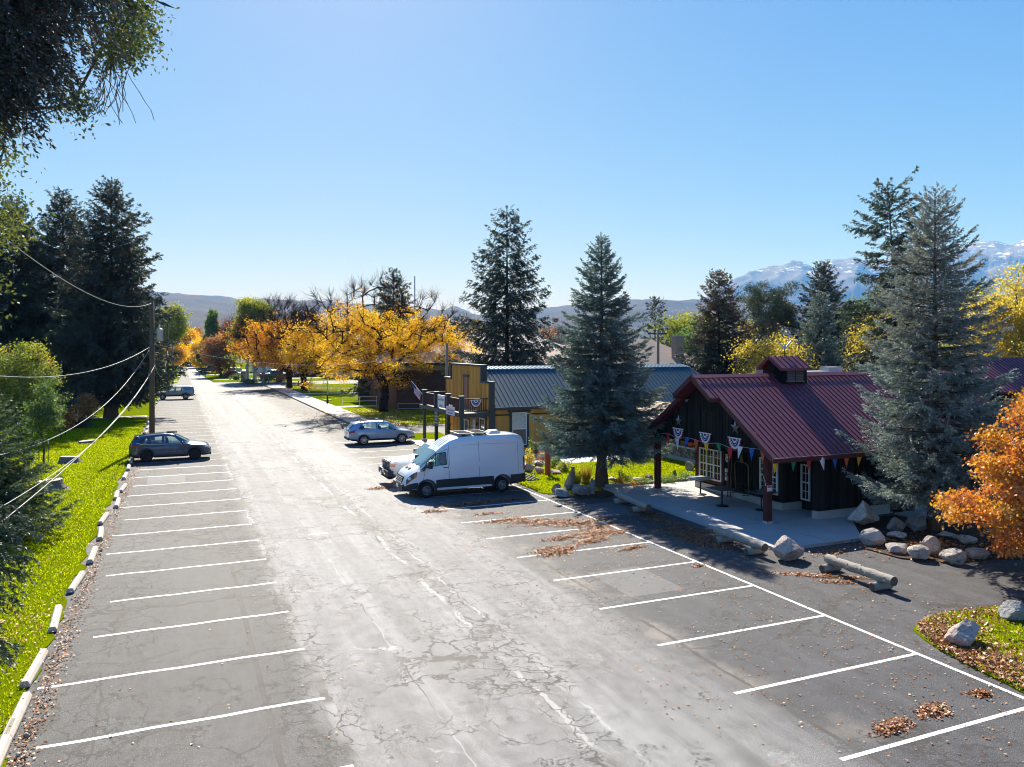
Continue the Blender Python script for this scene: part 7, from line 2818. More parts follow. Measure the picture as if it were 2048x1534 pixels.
# ---------------------------------------------------------------- poles and cables
def pole(label, p, top, r, mat, arm=None, name='utility_pole'):
    root = thing(name, label, 'pole', (p.x, p.y, 0), 0, None)
    mb = MB()
    mb.tube([(0, 0, -.2), (0, 0, top * .5), (0, 0, top)], [r, r * .88, r * .72], 12)
    mb.build('shaft', mat, root, True)
    if arm:
        for z in arm:
            mb = MB()
            mb.bar((-1.0, .1, z), (1.0, .1, z), .09, .11)
            ar = mb.build('crossarm', M['pole'], root)
            for x in (-.9, -.45, .45, .9):
                mb = MB()
                mb.lathe([(.025, z + .05), (.05, z + .10), (.035, z + .14), (.05, z + .18), (0, z + .22)], (x, .1, 0), 'z', 8)
                mb.build('insulator', M['white_frame'], ar)
    return root


PM = at(304, 55)
pm = pole('tall brown utility pole with a grey transformer beside the blue crossover', PM, 10.15, .19, M['pole'])
mb = MB()
mb.lathe([(0, 7.30), (.20, 7.32), (.22, 7.40), (.22, 8.05), (.23, 8.10), (.16, 8.18), (0, 8.2)], (.50, -.05, 0), 'z', 16)
mb.bar((.12, 0, 7.9), (.4, -.05, 7.9), .06)
mb.bar((.12, 0, 7.5), (.4, -.05, 7.5), .06)
tr_ = mb.build('transformer', M['grey_metal'], pm, True)
mb = MB()
mb.lathe([(.04, 8.18), (.06, 8.25), (.04, 8.30), (.06, 8.36), (.03, 8.45), (0, 8.46)], (.48, -.05, 0), 'z', 8)
mb.build('bushing', M['white_frame'], tr_)
mb = MB()
for z, x in ((6.85, -.2), (6.64, -.2), (5.58, .18), (4.9, -.18), (7.1, .2)):
    mb.tube([(0, 0, z), (x, -.05, z)], .03, 6)
    mb.lathe([(.05, z - .05), (.05, z + .05), (0, z + .05)], (x, -.05, 0), 'z', 8)
mb.build('bracket', M['grey_metal'], pm)
pole('second utility pole with a crossarm beyond the pewter vehicle', at(335, 124), 10.4, .17, M['pole'], (9.9,))
pp_ = pole('slim grey pole at the crossing left of the far road', at(345.5, 140), 7.7, .16, M['pole_pale'])
mb = MB()
mb.tube([(0, 0, 7.3), (1.4, -.2, 7.6), (2.9, -.3, 7.5)], .04, 6)
lump(mb, (3.1, -.3, 7.45), .35, .14, .10)
mb.build('lamp_arm', M['grey_metal'], pp_)
PS = at(893.5, 64)
pole('pale utility pole behind the left corner of the ochre shop', PS, 7.15, .15, M['pole_pale'])
PH = at(1316, 72)
pole('tan utility pole in front of the brown hip roof', PH, 8.4, .16, M['pole_pale'], (8.1,))
pole('tall thin grey mast rising behind the golden tree', at(829.5, 104), 16.2, .10, M['grey_metal'], None, 'mast')


def cable(label, a, b, sag, r=.016, mat='cable'):
    n = 48
    a, b = Vector(a), Vector(b)
    mb = MB(a)
    mb.tube([a + (b - a) * (i / n) - Vector((0, 0, 4 * sag * (i / n) * (1 - i / n))) for i in range(n + 1)], r, 6)
    o = mb.build('overhead_cable', M[mat], None, True)
    o.location = a
    tag(o, label, 'cable', 'overhead cables')
    return o


cable('highest cable sweeping up left from the top of the brown pole', PM + Vector((0, 0, 10.0)), Vector((*w2((-120 - CU) / FOC * 16, 16), 10.3)), 1.1, .010)
cable('cable running nearly level to the left edge above the shelter', PM + Vector((-.2, -.05, 6.85)), Vector((*w2((-150 - CU) / FOC * 28, 28), 6.3)), 1.1, .013)
cable('cable dipping across the shaded lawn to the left edge', PM + Vector((-.2, -.05, 6.64)), Vector((*w2((-200 - CU) / FOC * 20, 20), 3.95)), 1.95, .011)
cable('cable crossing in front of the dark stump with a pale top', PM + Vector((.18, -.05, 5.58)), Vector((*w2((-120 - CU) / FOC * 16, 16), 3.03)), 1.15, .010)
cable('lowest thick cable crossing in front of the broad pale stump', PM + Vector((-.18, -.05, 4.9)), Vector((*w2((-120 - CU) / FOC * 13, 13), 3.28)), .6, .010)
cable('long sagging cable from the brown pole to the ochre shop', PM + Vector((.2, -.05, 7.1)), PS + Vector((0, 0, 6.8)), 1.45, .012)
cable('loop of cable from the brown pole to the second pole', PM + Vector((.18, .1, 5.6)), at(335, 124) + Vector((0, 0, 6.2)), 2.2, .012)
cable('short cable from the tan pole towards the left', PH + Vector((0, 0, 7.6)), at(1180, 66) + Vector((0, 0, 6.6)), .5, .014, 'cable_dark')
cable('thin cable from the tan pole towards the right behind the cafe', PH + Vector((0, 0, 6.4)), at(1700, 60) + Vector((0, 0, 5.9)), .45, .012, 'cable_dark')


# ---------------------------------------------------------------- far lawn furniture
def railing(label, a, b, n, h=.95, mat='pipe_rail', z0=.1):
    a, b = Vector((a[0], a[1], z0)), Vector((b[0], b[1], z0))
    root = thing('handrail', label, 'railing', a, 0, 'pipe handrails on the far lawn')
    mb = MB(a)
    for z in (h, h * .5):
        mb.tube([a + Vector((0, 0, z)), b + Vector((0, 0, z))], .032, 6)
    mb.build('rail', M[mat], root, True)
    for i in range(n + 1):
        p = a + (b - a) * (i / n)
        mb = MB(a)
        mb.tube([p, p + Vector((0, 0, h))], .03, 6)
        mb.build('post', M[mat], root)


railing('pale handrail along the nearer ramp on the sunlit lawn', (17.4, 89.3), (27.5, 90.0), 5, mat='white_frame')
railing('pale handrail along the farther path on the sunlit lawn', (17.6, 114.6), (30, 115.2), 6, mat='white_frame')
railing('shaded grey handrail in front of the brick hall', (20.6, 77.0), (27.0, 74.0), 3, 1.0)
pl = at(655, 93)
lp = thing('lamp_post', 'slim lamp post with a white globe on the far lawn', 'street lamp', (pl.x, pl.y, 0))
mb = MB()
mb.tube([(0, 0, 0), (0, 0, 4.2)], .05, 8)
mb.build('shaft', M['pipe_rail'], lp, True)
mb = MB()
mb.lathe([(.16, 0), (.13, .35), (.07, .9), (.07, 1.1)], n=10)
mb.box(-.5, .5, -.14, .14, .42, .50)
mb.build('base', M['black_metal'], lp)
mb = MB()
lump(mb, (0, 0, 4.42), .2, .2, .25)
mb.build('globe', M['white_frame'], lp, True)
ps = at(526, 139)
ss_ = thing('stop_sign', 'red octagonal stop sign at the far crossing', 'road sign', (ps.x, ps.y, 0), -YAW)
mb = MB()
mb.tube([(0, 0, 0), (0, .02, 2.2)], .035, 6)
mb.build('post', M['grey_metal'], ss_)
mb = MB()
mb.slab([(.42 * math.cos(PI / 8 + k * PI / 4), -.05, 1.75 + .42 * math.sin(PI / 8 + k * PI / 4)) for k in range(8)], (0, .01, 0))
pl_ = mb.build('plate', M['red_paint'], ss_)
t_ = text_mesh('STOP', .27, M['white_paint'], pl_, 'lettering', depth=.003)
t_.rotation_euler = (R(90), 0, 0)
t_.location = (0, -.055, 1.75)
pq = at(487, 150)
pi_ = thing('stone_pillar', 'pale stone gate pillar by the far driveway', 'pillar', (pq.x, pq.y, 0))
mb = MB()
mb.box(-.45, .45, -.45, .45, 0, 1.9)
mb.build('shaft', M['fieldstone'], pi_)
mb = MB()
mb.box(-.55, .55, -.55, .55, 1.9, 2.05)
mb.build('cap', M['concrete'], pi_)
ph = at(597, 134)
hy = thing('fire_hydrant', 'small red fire hydrant by the far sidewalk', 'hydrant', (ph.x, ph.y, .02))
mb = MB()
mb.lathe([(.2, 0), (.2, .06), (.13, .08), (.13, .62), (.17, .66), (.15, .74), (.06, .86), (0, .88)], n=12)
mb.lathe([(.06, -.22), (.06, .22)], (0, 0, .5), 'x', 8)
mb.build('barrel', M['red_paint'], hy, True)
for u, yc, lb in ((365 + 46, 165, 'dark mailbox on a post by the far road'), (399, 175, 'second dark mailbox farther along the far road')):
    q = at(u, yc)
    mbx = thing('mailbox', lb, 'mailbox', (q.x, q.y, 0), 0, 'mailboxes by the far road')
    mb = MB()
    mb.bar((0, 0, 0), (0, 0, 1.0), .09)
    mb.build('post', M['pole'], mbx)
    mb = MB()
    mb.box(-.3, .3, -.14, .14, 1.0, 1.2)
    mb.lathe([(0, -.3), (.14, -.3), (.14, .3), (0, .3)], (0, 0, 1.2), 'x', 12)
    mb.build('box', M['black_metal'], mbx)
pf = at(648, 150)
fp = thing('flagpole', 'flagpole with a hanging striped flag among the golden trees', 'flag', (pf.x, pf.y, 0))
mb = MB()
mb.tube([(0, 0, 0), (0, 0, 8.2)], .05, 6)
mb.build('shaft', M['grey_metal'], fp)
flag(fp, Vector((.05, 0, 8.0)), (0, 0, 1), (.5, .1, -.6), 1.7, 1.2)

# ---------------------------------------------------------------- trees
def G(u, yc):
    p = at(u, yc)
    return (p.x, p.y, 0)


b_ = gp(1203, 975)
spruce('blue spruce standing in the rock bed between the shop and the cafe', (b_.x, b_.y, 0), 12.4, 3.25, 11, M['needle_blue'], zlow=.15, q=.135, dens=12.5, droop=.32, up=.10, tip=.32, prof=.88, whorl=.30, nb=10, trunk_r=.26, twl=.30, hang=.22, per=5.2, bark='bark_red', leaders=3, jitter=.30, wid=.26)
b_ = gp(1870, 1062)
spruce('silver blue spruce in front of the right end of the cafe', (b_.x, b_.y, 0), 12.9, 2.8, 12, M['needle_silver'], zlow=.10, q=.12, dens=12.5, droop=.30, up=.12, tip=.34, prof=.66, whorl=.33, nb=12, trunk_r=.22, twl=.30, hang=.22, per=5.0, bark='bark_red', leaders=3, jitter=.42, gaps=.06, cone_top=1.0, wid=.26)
spruce('tall ragged spruce with a forked top behind the silver blue spruce', G(1792, 50), 17.3, 2.35, 13, M['needle_mid'], zlow=.22, q=.2, dens=9, droop=.55, up=.25, tip=.2, prof=.28, whorl=.42, nb=8, trunk_r=.2, hang=.5, per=5, leaders=4, jitter=.6, gaps=.30, lean=(-.5, .2))
spruce('tall open spruce with drooping tiers behind the ochre shop', G(1014, 75), 20.3, 5.3, 14, M['needle_dark'], zlow=.10, q=.36, dens=5.4, droop=.22, up=.16, tip=.22, prof=.62, whorl=.88, nb=9, trunk_r=.3, twl=.26, hang=.65, per=5.0, leaders=1, jitter=.30, top_ang=.55, wid=.26)
spruce('dark spruce standing behind the large golden tree', G(787, 97), 16.3, 5.6, 15, M['needle_dark'], zlow=.06, q=.45, dens=4.5, droop=.30, up=.15, tip=.25, prof=.8, whorl=.6, nb=9, hang=.35, per=4.0, jitter=.3)
spruce('dark spruce with a rusty cone covered top behind the cafe', G(1438, 70), 13.6, 3.5, 16, M['needle_cone'], zlow=.10, q=.28, dens=6.5, droop=.25, up=.20, tip=.25, prof=.62, whorl=.42, nb=10, hang=.35, per=4.5, leaders=1, jitter=.35, cone_top=1.6)
spruce('dark spruce behind the blue one at the right of the pine', G(1648, 88), 16.4, 3.9, 17, M['needle_dark'], zlow=.10, q=.34, dens=5.5, droop=.25, up=.25, tip=.25, prof=.62, whorl=.5, nb=10, hang=.3, per=4.5, leaders=3, jitter=.35, cone_top=.4)
spruce('blue grey spruce in front of the darker one behind the cafe cupola', G(1640, 62), 11.1, 2.75, 18, M['needle_blue'], zlow=.06, q=.25, dens=7, droop=.28, up=.15, tip=.3, prof=.66, whorl=.38, nb=10, hang=.28, per=4.6, leaders=1, jitter=.3, cone_top=.5)
spruce('narrow dark spruce right of the blue grey one behind the cafe', G(1706, 68), 10.4, 2.6, 19, M['needle_mid'], zlow=.06, q=.27, dens=6.5, droop=.28, up=.15, tip=.28, prof=.7, whorl=.42, nb=9, hang=.3, per=4.4, leaders=1, jitter=.35)
spruce('small open spruce behind the brown hip roof', G(1310, 112), 13.8, 3.0, 20, M['needle_dark'], zlow=.15, q=.45, dens=4, droop=.15, up=.45, tip=.15, prof=.55, whorl=.8, nb=7, hang=.25, per=3.6, leaders=2, jitter=.5, gaps=.2)
# the big dark spruces at the left
kw = dict(zlow=.07, q=.36, dens=5.6, droop=.34, up=.16, tip=.26, prof=.72, belly=.5, nb=11, whorl=.62, trunk_r=.5, hang=.5, per=4.6, bark='bark_red', jitter=.42, cone_top=.5, group='large dark spruces at the left', twl=.28)
spruce('broad dark spruce nearest the brown utility pole', G(222, 75), 22.8, 6.6, 21, M['needle_dark'], leaders=3, **kw)
spruce('dark spruce with a slender tip left of the broad one', G(126, 84), 23.6, 6.2, 22, M['needle_dark'], leaders=3, **kw)
spruce('dark spruce partly hidden by leaves near the left border', G(22, 78), 21.8, 6.4, 23, M['needle_mid'], leaders=2, **kw)
spruce('dark spruce cut off by the left border', G(-75, 72), 20.0, 5.4, 24, M['needle_dark'], leaders=2, **kw)
kw.update(q=.55, dens=4.0, per=4.0, whorl=.9, group='spruces farther back at the left')
spruce('shadowy spruce behind the gap between the two tallest left spruces', G(180, 112), 20, 5.5, 25, M['needle_dark'], **kw)
spruce('shadowy spruce behind the park shelter', G(72, 108), 21, 5.5, 26, M['needle_dark'], **kw)
spruce('greenish spruce just left of the brown utility pole in the distance', G(278, 106), 13, 3.0, 27, M['needle_mid'], **kw)
spruce('young spruce between the two utility poles', G(314, 120), 7.2, 1.7, 28, M['needle_mid'], zlow=.05, q=.45, dens=5, per=4, group='spruces farther back at the left')
spruce('small dark spruce in the shade beside the park shelter', G(152, 66), 3.6, 1.5, 29, M['needle_dark'], zlow=.04, q=.25, dens=7, per=4, trunk_r=.07)
spruce('green spruce with painted sunlight at the left border above the stump', G(-38, 28), 5.5, 2.4, 30, M['needle_sunlit'], zlow=.05, q=.13, dens=12, droop=.25, up=.15, tip=.3, prof=.8, whorl=.26, nb=10, hang=.3, per=5.0, trunk_r=.12, leaders=1)


def branch_arrays(start, tips, dr=.25, tip=.12):
    start, tips = np.array(start, float), np.array(tips, float)
    d = tips - start
    L = np.maximum(np.hypot(d[:, 0], d[:, 1]), .3)
    return start, np.arctan2(d[:, 1], d[:, 0]), L, d[:, 2] / L + dr - tip, np.full(len(L), dr), np.full(len(L), tip)


def limb_quads(P0, az, L, up, dr, tip, r):
    def cp(s):
        return P0 + np.stack([np.cos(az) * L * s, np.sin(az) * L * s, L * (up * s - dr * s ** 2 + tip * s ** 4)], axis=1)
    Q = []
    st = np.linspace(0, .95, 6)
    for a, b in zip(st[:-1], st[1:]):
        Q.append(frustums(cp(a), cp(b), np.full(len(L), r * (1.05 - a)), np.full(len(L), r * (1.05 - b)), 5))
    return np.concatenate(Q)


# spruce whose boughs reach in from the left border over the lawn
rng = np.random.default_rng(41)
tb = at(-150, 15.5)
root = thing('spruce_tree', 'spruce at the left border with single dark boughs over the lawn', 'tree', (tb.x, tb.y, 0))
S_, T_ = [], []
for u, v, yc in ((72, 1062, 15.2), (52, 1092, 15.6), (60, 1112, 14.8), (40, 1140, 15.4), (64, 1148, 15.0), (34, 1172, 15.6), (28, 1196, 15), (32, 1292, 14.5), (18, 1306, 14.8), (48, 1030, 15.8), (25, 1010, 16), (-10, 1240, 15), (-20, 1120, 16), (-20, 1060, 16)):
    p = at(u, yc, v)
    T_.append((p.x - tb.x, p.y - tb.y, p.z))
    S_.append((0, 0, p.z + rng.uniform(.1, .5)))
for k in range(26):
    a = rng.uniform(0, 2 * PI)
    z = rng.uniform(.6, 4.6)
    r = 1.9 * (1 - z / 5.5) + .3
    S_.append((0, 0, z))
    T_.append((r * math.cos(a) - .4, r * math.sin(a), z - .3))
A_ = branch_arrays(S_, T_)
V, rn = needle_crown(*A_, rng, 16, .085, .26, .26, .55, 6.0)
quads_obj('crown', V, M['needle_mid'], root, rn * .8)
zz = np.linspace(0, 5.2, 8)
pt = np.stack([zz * 0, zz * 0, zz], axis=1)
quads_obj('trunk', np.concatenate([frustums(pt[:-1], pt[1:], .16 * (1.05 - zz[:-1] / 5.2), .16 * (1.05 - zz[1:] / 5.2), 8), limb_quads(*A_, .018)]), M['bark_dark'], root)

# huge spruce overhead at the upper left
rng = np.random.default_rng(42)
tx, ty = w2(-9.3, 8.2)
root = thing('spruce_tree', 'huge overhanging spruce with brown cones at the upper left corner', 'tree', (tx, ty, 0))
S_, T_ = [], []
edge = [(228, -40), (232, 20), (224, 70), (200, 105), (176, 150), (165, 178), (145, 200), (118, 222), (80, 235), (52, 248), (22, 236), (-10, 225), (-40, 200)]
for k in range(86):
    f = rng.uniform(0, len(edge) - 1.001)
    i = int(f)
    u = edge[i][0] + (edge[i + 1][0] - edge[i][0]) * (f - i)
    v = edge[i][1] + (edge[i + 1][1] - edge[i][1]) * (f - i)
    sh = rng.uniform(0, 1) ** 1.3
    u, v = u - sh * 150 - 20, v - sh * 200 - 46
    yc = rng.uniform(7.0, 9.6)
    p = at(u, yc, v)
    T_.append((p.x - tx, p.y - ty, p.z))
    S_.append((0, 0, p.z + rng.uniform(.2, 1.2)))
A_ = branch_arrays(S_, T_, .3, .1)
V, rn = needle_crown(*A_, rng, 14, .055, .32, .20, .95, 5.4, smin=.35)
cone = rng.uniform(0, 1, len(rn)) < .35 * (rn > .42)
rn = np.where(cone, .98, rn * .8)
P0 = np.array([(0, 0, z) for z in np.linspace(12.5, 23, 110)])
aa = rng.uniform(0, 2 * PI, 110)
Lu = 5.2 * (1 - (P0[:, 2] - 12.5) / 11.5) ** .8 + .3
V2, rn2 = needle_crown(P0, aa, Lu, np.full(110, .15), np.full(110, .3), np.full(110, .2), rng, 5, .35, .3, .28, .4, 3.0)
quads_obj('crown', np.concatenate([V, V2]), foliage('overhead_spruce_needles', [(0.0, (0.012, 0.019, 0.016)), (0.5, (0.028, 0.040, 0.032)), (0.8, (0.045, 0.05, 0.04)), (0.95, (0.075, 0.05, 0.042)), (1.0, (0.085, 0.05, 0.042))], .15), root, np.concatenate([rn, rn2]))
zz = np.linspace(0, 23, 10)
pt = np.stack([zz * 0, zz * 0, zz], axis=1)
quads_obj('trunk', np.concatenate([frustums(pt[:-1], pt[1:], .42 * (1.05 - zz[:-1] / 23), .42 * (1.05 - zz[1:] / 23), 10), limb_quads(*A_, .03)]), M['bark_dark'], root)

# broadleaf with long sprays between the overhead spruce and the left border
rng = np.random.default_rng(43)
tx, ty = w2(-12.6, 13.0)
root = thing('broadleaf_tree', 'yellow green broadleaf tree with hanging bare twigs at the left border', 'tree', (tx, ty, 0))
T_ = []
for (u0, u1, v0, v1, n) in ((228, 300, 0, 50, 26), (218, 290, 40, 105, 24), (196, 262, 70, 125, 20), (120, 180, 195, 235, 10), (190, 240, -60, 10, 14), (-30, 18, 205, 260, 9), (-30, 26, 270, 330, 7), (-40, 6, 330, 400, 6), (-40, 48, 405, 460, 16), (-50, 36, 445, 505, 12), (-50, 2, 510, 640, 6)):
    for _ in range(n):
        p = at(rng.uniform(u0, u1), rng.uniform(12.0, 15.5), rng.uniform(v0, v1))
        T_.append((p.x - tx, p.y - ty, p.z))
T_ = np.array(T_)
nodes, par, rad = grow((0, 0, 0), (1.5, .8, 11.2), T_, rng, .004, .6, .10, .42)
V, rn = leaf_clouds(T_, 46, (.17, .17, .15), .085, rng, .5, .5)
quads_obj('crown', V, M['leaf_olive'], root, np.clip(rn * .75 + .0, 0, 1))
hp = []
for _ in range(22):
    p = at(rng.uniform(200, 262), rng.uniform(12.5, 14.5), rng.uniform(112, 165))
    hp.append((p.x - tx, p.y - ty, p.z))
hp = np.array(hp)
top = np.array([(at(222, 13.4, 108) - Vector((tx, ty, 0)))[:]] * len(hp))
tw = []
for h in hp:
    q = h.copy()
    d = np.array([rng.normal(0, .35), rng.normal(0, .35), -.8])
    for s in range(5):
        d = d + rng.normal(0, .28, 3) + np.array([0, 0, -.12])
        d /= np.linalg.norm(d)
        n_ = q + d * .17
        tw.append((q, n_))
        q = n_
tw = np.array(tw)
tr_ = np.full(len(tw), .006)
quads_obj('trunk', np.concatenate([wood_quads(nodes, par, rad, 6), frustums(top, hp, np.full(len(hp), .01), np.full(len(hp), .007), 4), frustums(tw[:, 0], tw[:, 1], tr_, tr_ * .9, 4)]), M['twig'], root)

# golden trees along the far lawn
broadleaf('large golden tree with a bare twiggy top beside the brick hall', G(768, 81), 14, 6.8, 6.2, 7.4, 5.9, 51, M['leaf_gold'], n_pts=210, n_leaf=130, leaf=.20, sig=.44, fork=.17, trunk_r=.55, bark='bark_dark', bare_above=10.9, bare_frac=.10, zmin=2.9, lump=.30, r_tip=.028, bare_n=80, bare_k=1.10, twigs=4, twig_len=.8, centre=(-1.6, .6), twig_r=.016, step=1.1)
broadleaf('second golden tree just behind the large one', G(787, 88), 13, 6.6, 6.0, 7.0, 5.0, 52, M['leaf_gold'], n_pts=135, n_leaf=135, leaf=.21, sig=.46, fork=.20, trunk_r=.5, bark='bark_dark', bare_above=10.8, bare_frac=.06, zmin=3.0, lump=.3, r_tip=.028, bare_n=50, bare_k=1.1, twigs=4, twig_len=.8, centre=(3.4, -1.5), twig_r=.016, step=1.1)
broadleaf('amber street tree left of the pair on the far corner', G(578, 128), 12.5, 6.0, 5.4, 7.2, 5.0, 53, M['leaf_amber'], n_pts=150, n_leaf=95, leaf=.36, sig=.65, fork=.22, trunk_r=.5, bark='bark_dark', bare_above=10.2, bare_frac=.12, bare_n=50, zmin=3.4, r_tip=.04, twigs=4, twig_len=.9, centre=(-2.0, 0), twig_r=.022, step=1.3)
broadleaf('golden street tree right of the pair on the far corner', G(608, 119), 13, 6.2, 5.4, 7.0, 5.2, 54, M['leaf_gold'], n_pts=150, n_leaf=95, leaf=.35, sig=.65, fork=.2, trunk_r=.5, bark='bark_dark', bare_above=9.8, bare_frac=.12, bare_n=70, bare_k=1.15, zmin=3.0, r_tip=.04, twigs=4, twig_len=.9, centre=(1.8, 0), twig_r=.022, step=1.3)
broadleaf('bronze half bare tree behind the amber street tree', G(560, 152), 15, 6.0, 5.0, 9.5, 5.6, 55, M['leaf_rust'], n_pts=170, n_leaf=70, leaf=.42, sig=.85, fork=.25, trunk_r=.45, bark='twig', bare_above=11.5, bare_frac=.35, bare_n=80, zmin=4, r_tip=.04, twigs=5, twig_len=1.2, twig_r=.025, step=1.4)
broadleaf('tall yellow green tree with pale trunks beyond the crossing', G(510, 150), 16.3, 3.7, 3.6, 10.2, 6.0, 56, M['leaf_lime'], n_pts=150, n_leaf=130, leaf=.42, sig=.75, fork=.28, trunk_r=.4, bark='birch', zmin=3.4, r_tip=.04, twigs=0, lump=.3, step=1.3)
for k, (dx, lb) in enumerate(((-1.7, 'left'), (1.9, 'right'))):
    p = at(510 + dx * 9, 149)
    broadleaf('pale trunked tree, the %s companion of the tall yellow green one' % lb, (p.x, p.y, 0), 13, 2.2, 2.2, 8.2, 4.5, 57 + k, M['leaf_lime'] if k else M['leaf_amber'], n_pts=70, n_leaf=110, leaf=.42, sig=.7, fork=.35, trunk_r=.38, bark='birch', zmin=4, r_tip=.04, twigs=0, step=1.3)
column_tree('green upright poplar beyond the far road', G(425, 200), 16.2, 2.7, 61, M['leaf_poplar'], 15000, .5)
column_tree('smaller green poplar beside the upright one', G(412, 205), 9.5, 2.2, 62, M['leaf_poplar'], 7000, .5)
broadleaf('half bare red tree beside the far road', G(458, 176), 12.5, 2.6, 2.6, 8.2, 4.2, 63, M['leaf_red'], n_pts=110, n_leaf=34, leaf=.42, sig=.7, fork=.2, trunk_r=.3, bark='twig', bare_frac=.4, zmin=2.5, r_tip=.035, twigs=6, twig_len=1.3, twig_r=.028, step=1.3)
broadleaf('bare purple brown tree behind the half bare red one', G(468, 186), 13.5, 3.0, 3.0, 8.8, 4.5, 64, M['leaf_red'], n_pts=110, n_leaf=10, leaf=.4, sig=.7, fork=.2, trunk_r=.3, bark='twig', bare_frac=.7, zmin=2.5, r_tip=.035, twigs=6, twig_len=1.4, twig_r=.03, step=1.3)
broadleaf('olive bronze tree beside the far driveway', G(441, 170), 9.5, 3.4, 3.2, 5.4, 4.0, 65, M['leaf_rust'], n_pts=110, n_leaf=90, leaf=.42, sig=.8, fork=.15, trunk_r=.3, bark='twig', zmin=1, r_tip=.03, twigs=3, twig_r=.02, step=1.3)
broadleaf('orange tree at the end of the far road', G(369, 262), 12.5, 4.4, 4.0, 6.8, 5.6, 66, M['leaf_amber'], n_pts=120, n_leaf=110, leaf=.62, sig=1.1, fork=.1, trunk_r=.3, zmin=1, r_tip=.04, twigs=2, twig_len=1.4, twig_r=.04, step=1.6)
broadleaf('pale orange tree right of the one at the end of the far road', G(386, 275), 13, 3.6, 3.4, 7.0, 5.6, 67, M['leaf_rust'], n_pts=90, n_leaf=80, leaf=.62, sig=1.1, fork=.1, trunk_r=.3, zmin=1, r_tip=.04, twigs=4, twig_len=1.6, twig_r=.04, step=1.6)
broadleaf('golden tree right beside the far road end', G(402, 240), 8.5, 3.4, 3.2, 4.6, 4.0, 68, M['leaf_gold'], n_pts=80, n_leaf=110, leaf=.55, sig=1.0, fork=.1, trunk_r=.25, zmin=.8, r_tip=.04, twigs=1, step=1.6)
broadleaf('round yellow green tree above the second utility pole', G(335, 185), 16.2, 4.0, 4.0, 11.6, 4.6, 69, M['leaf_lime'], n_pts=120, n_leaf=120, leaf=.5, sig=.9, fork=.3, trunk_r=.35, zmin=4, r_tip=.04, twigs=0, step=1.5)
broadleaf('small yellow tree behind the slim grey pole', G(347, 205), 8, 2.6, 2.6, 4.6, 3.6, 70, M['leaf_gold'], n_pts=70, n_leaf=100, leaf=.5, sig=.9, fork=.2, trunk_r=.25, zmin=.8, r_tip=.04, twigs=0, step=1.5)
# left lawn
broadleaf('bright yellow green young tree in front of the park shelter', G(40, 54), 7.4, 2.25, 2.2, 4.2, 3.0, 71, M['leaf_lime'], n_pts=150, n_leaf=95, leaf=.19, sig=.34, fork=.2, trunk_r=.12, zmin=.9, r_tip=.012, twigs=2, twig_len=.4, lump=.4, step=.6)
broadleaf('slim green sapling held between black stakes', G(88, 45.8), 5.0, .85, .85, 3.1, 1.75, 72, M['leaf_green'], n_pts=60, n_leaf=75, leaf=.16, sig=.22, fork=.3, trunk_r=.07, zmin=1.2, r_tip=.008, twigs=2, twig_len=.3, lump=.3, step=.5)
broadleaf('rust leaved sapling in the shade left of the big trunk', G(122, 58), 2.6, .9, .9, 1.6, .9, 73, M['leaf_rust'], n_pts=40, n_leaf=60, leaf=.16, sig=.22, fork=.3, trunk_r=.05, zmin=.5, r_tip=.008, twigs=2, twig_len=.3, step=.5)
broadleaf('small bronze sapling in the shade right of the rust leaved one', G(172, 64), 3.0, .8, .8, 1.9, .9, 74, M['leaf_rust'], n_pts=36, n_leaf=40, leaf=.16, sig=.22, fork=.3, trunk_r=.05, zmin=.8, r_tip=.008, twigs=2, twig_len=.3, step=.5)
# behind the cafe
broadleaf('open grown pine behind the cafe between two spruces', G(1540, 92), 15.2, 4.1, 3.6, 10.4, 4.6, 81, M['needle_pine'], n_pts=110, n_leaf=170, leaf=.48, sig=.42, fork=.45, trunk_r=.25, bark='bark', zmin=6, r_tip=.035, twigs=0, asp=.16, lump=.55, step=1.1, name='pine_tree', hollow=3.0)
broadleaf('pale yellow tree behind the cafe cupola', G(1548, 62), 8.6, 2.9, 2.6, 5.0, 3.6, 82, M['leaf_yellow'], n_pts=130, n_leaf=95, leaf=.23, sig=.5, fork=.2, trunk_r=.15, zmin=1.2, r_tip=.015, twigs=3, twig_len=.7, lump=.5, bare_above=7.2, bare_n=20, step=.9)
broadleaf('yellow tree behind the roof beside the silver blue spruce', G(1756, 66), 9.4, 2.5, 2.4, 5.2, 4.0, 83, M['leaf_yellow'], n_pts=130, n_leaf=100, leaf=.24, sig=.5, fork=.2, trunk_r=.15, zmin=1.2, r_tip=.015, twigs=3, twig_len=.7, lump=.45, step=.9)
broadleaf('large yellow tree at the right border behind the cafe', G(2035, 56), 12.6, 3.7, 3.6, 7.2, 5.2, 84, M['leaf_yellow'], n_pts=240, n_leaf=110, leaf=.23, sig=.52, fork=.2, trunk_r=.25, zmin=1.5, r_tip=.015, twigs=2, twig_len=.6, lump=.42, step=.9)
broadleaf('yellow green tree between the silver blue spruce and the right border', G(1955, 66), 11.2, 3.4, 3.2, 6.4, 4.6, 85, M['leaf_lime'], n_pts=180, n_leaf=100, leaf=.25, sig=.55, fork=.2, trunk_r=.22, zmin=1.5, r_tip=.015, twigs=2, twig_len=.6, lump=.42, step=.9)
broadleaf('green tree left of the ragged spruce in the distance', G(1735, 120), 14.2, 4.6, 4.2, 9.0, 5.0, 86, M['leaf_green'], n_pts=130, n_leaf=110, leaf=.40, sig=.85, fork=.2, trunk_r=.25, zmin=1.5, r_tip=.02, twigs=0, step=1.2)
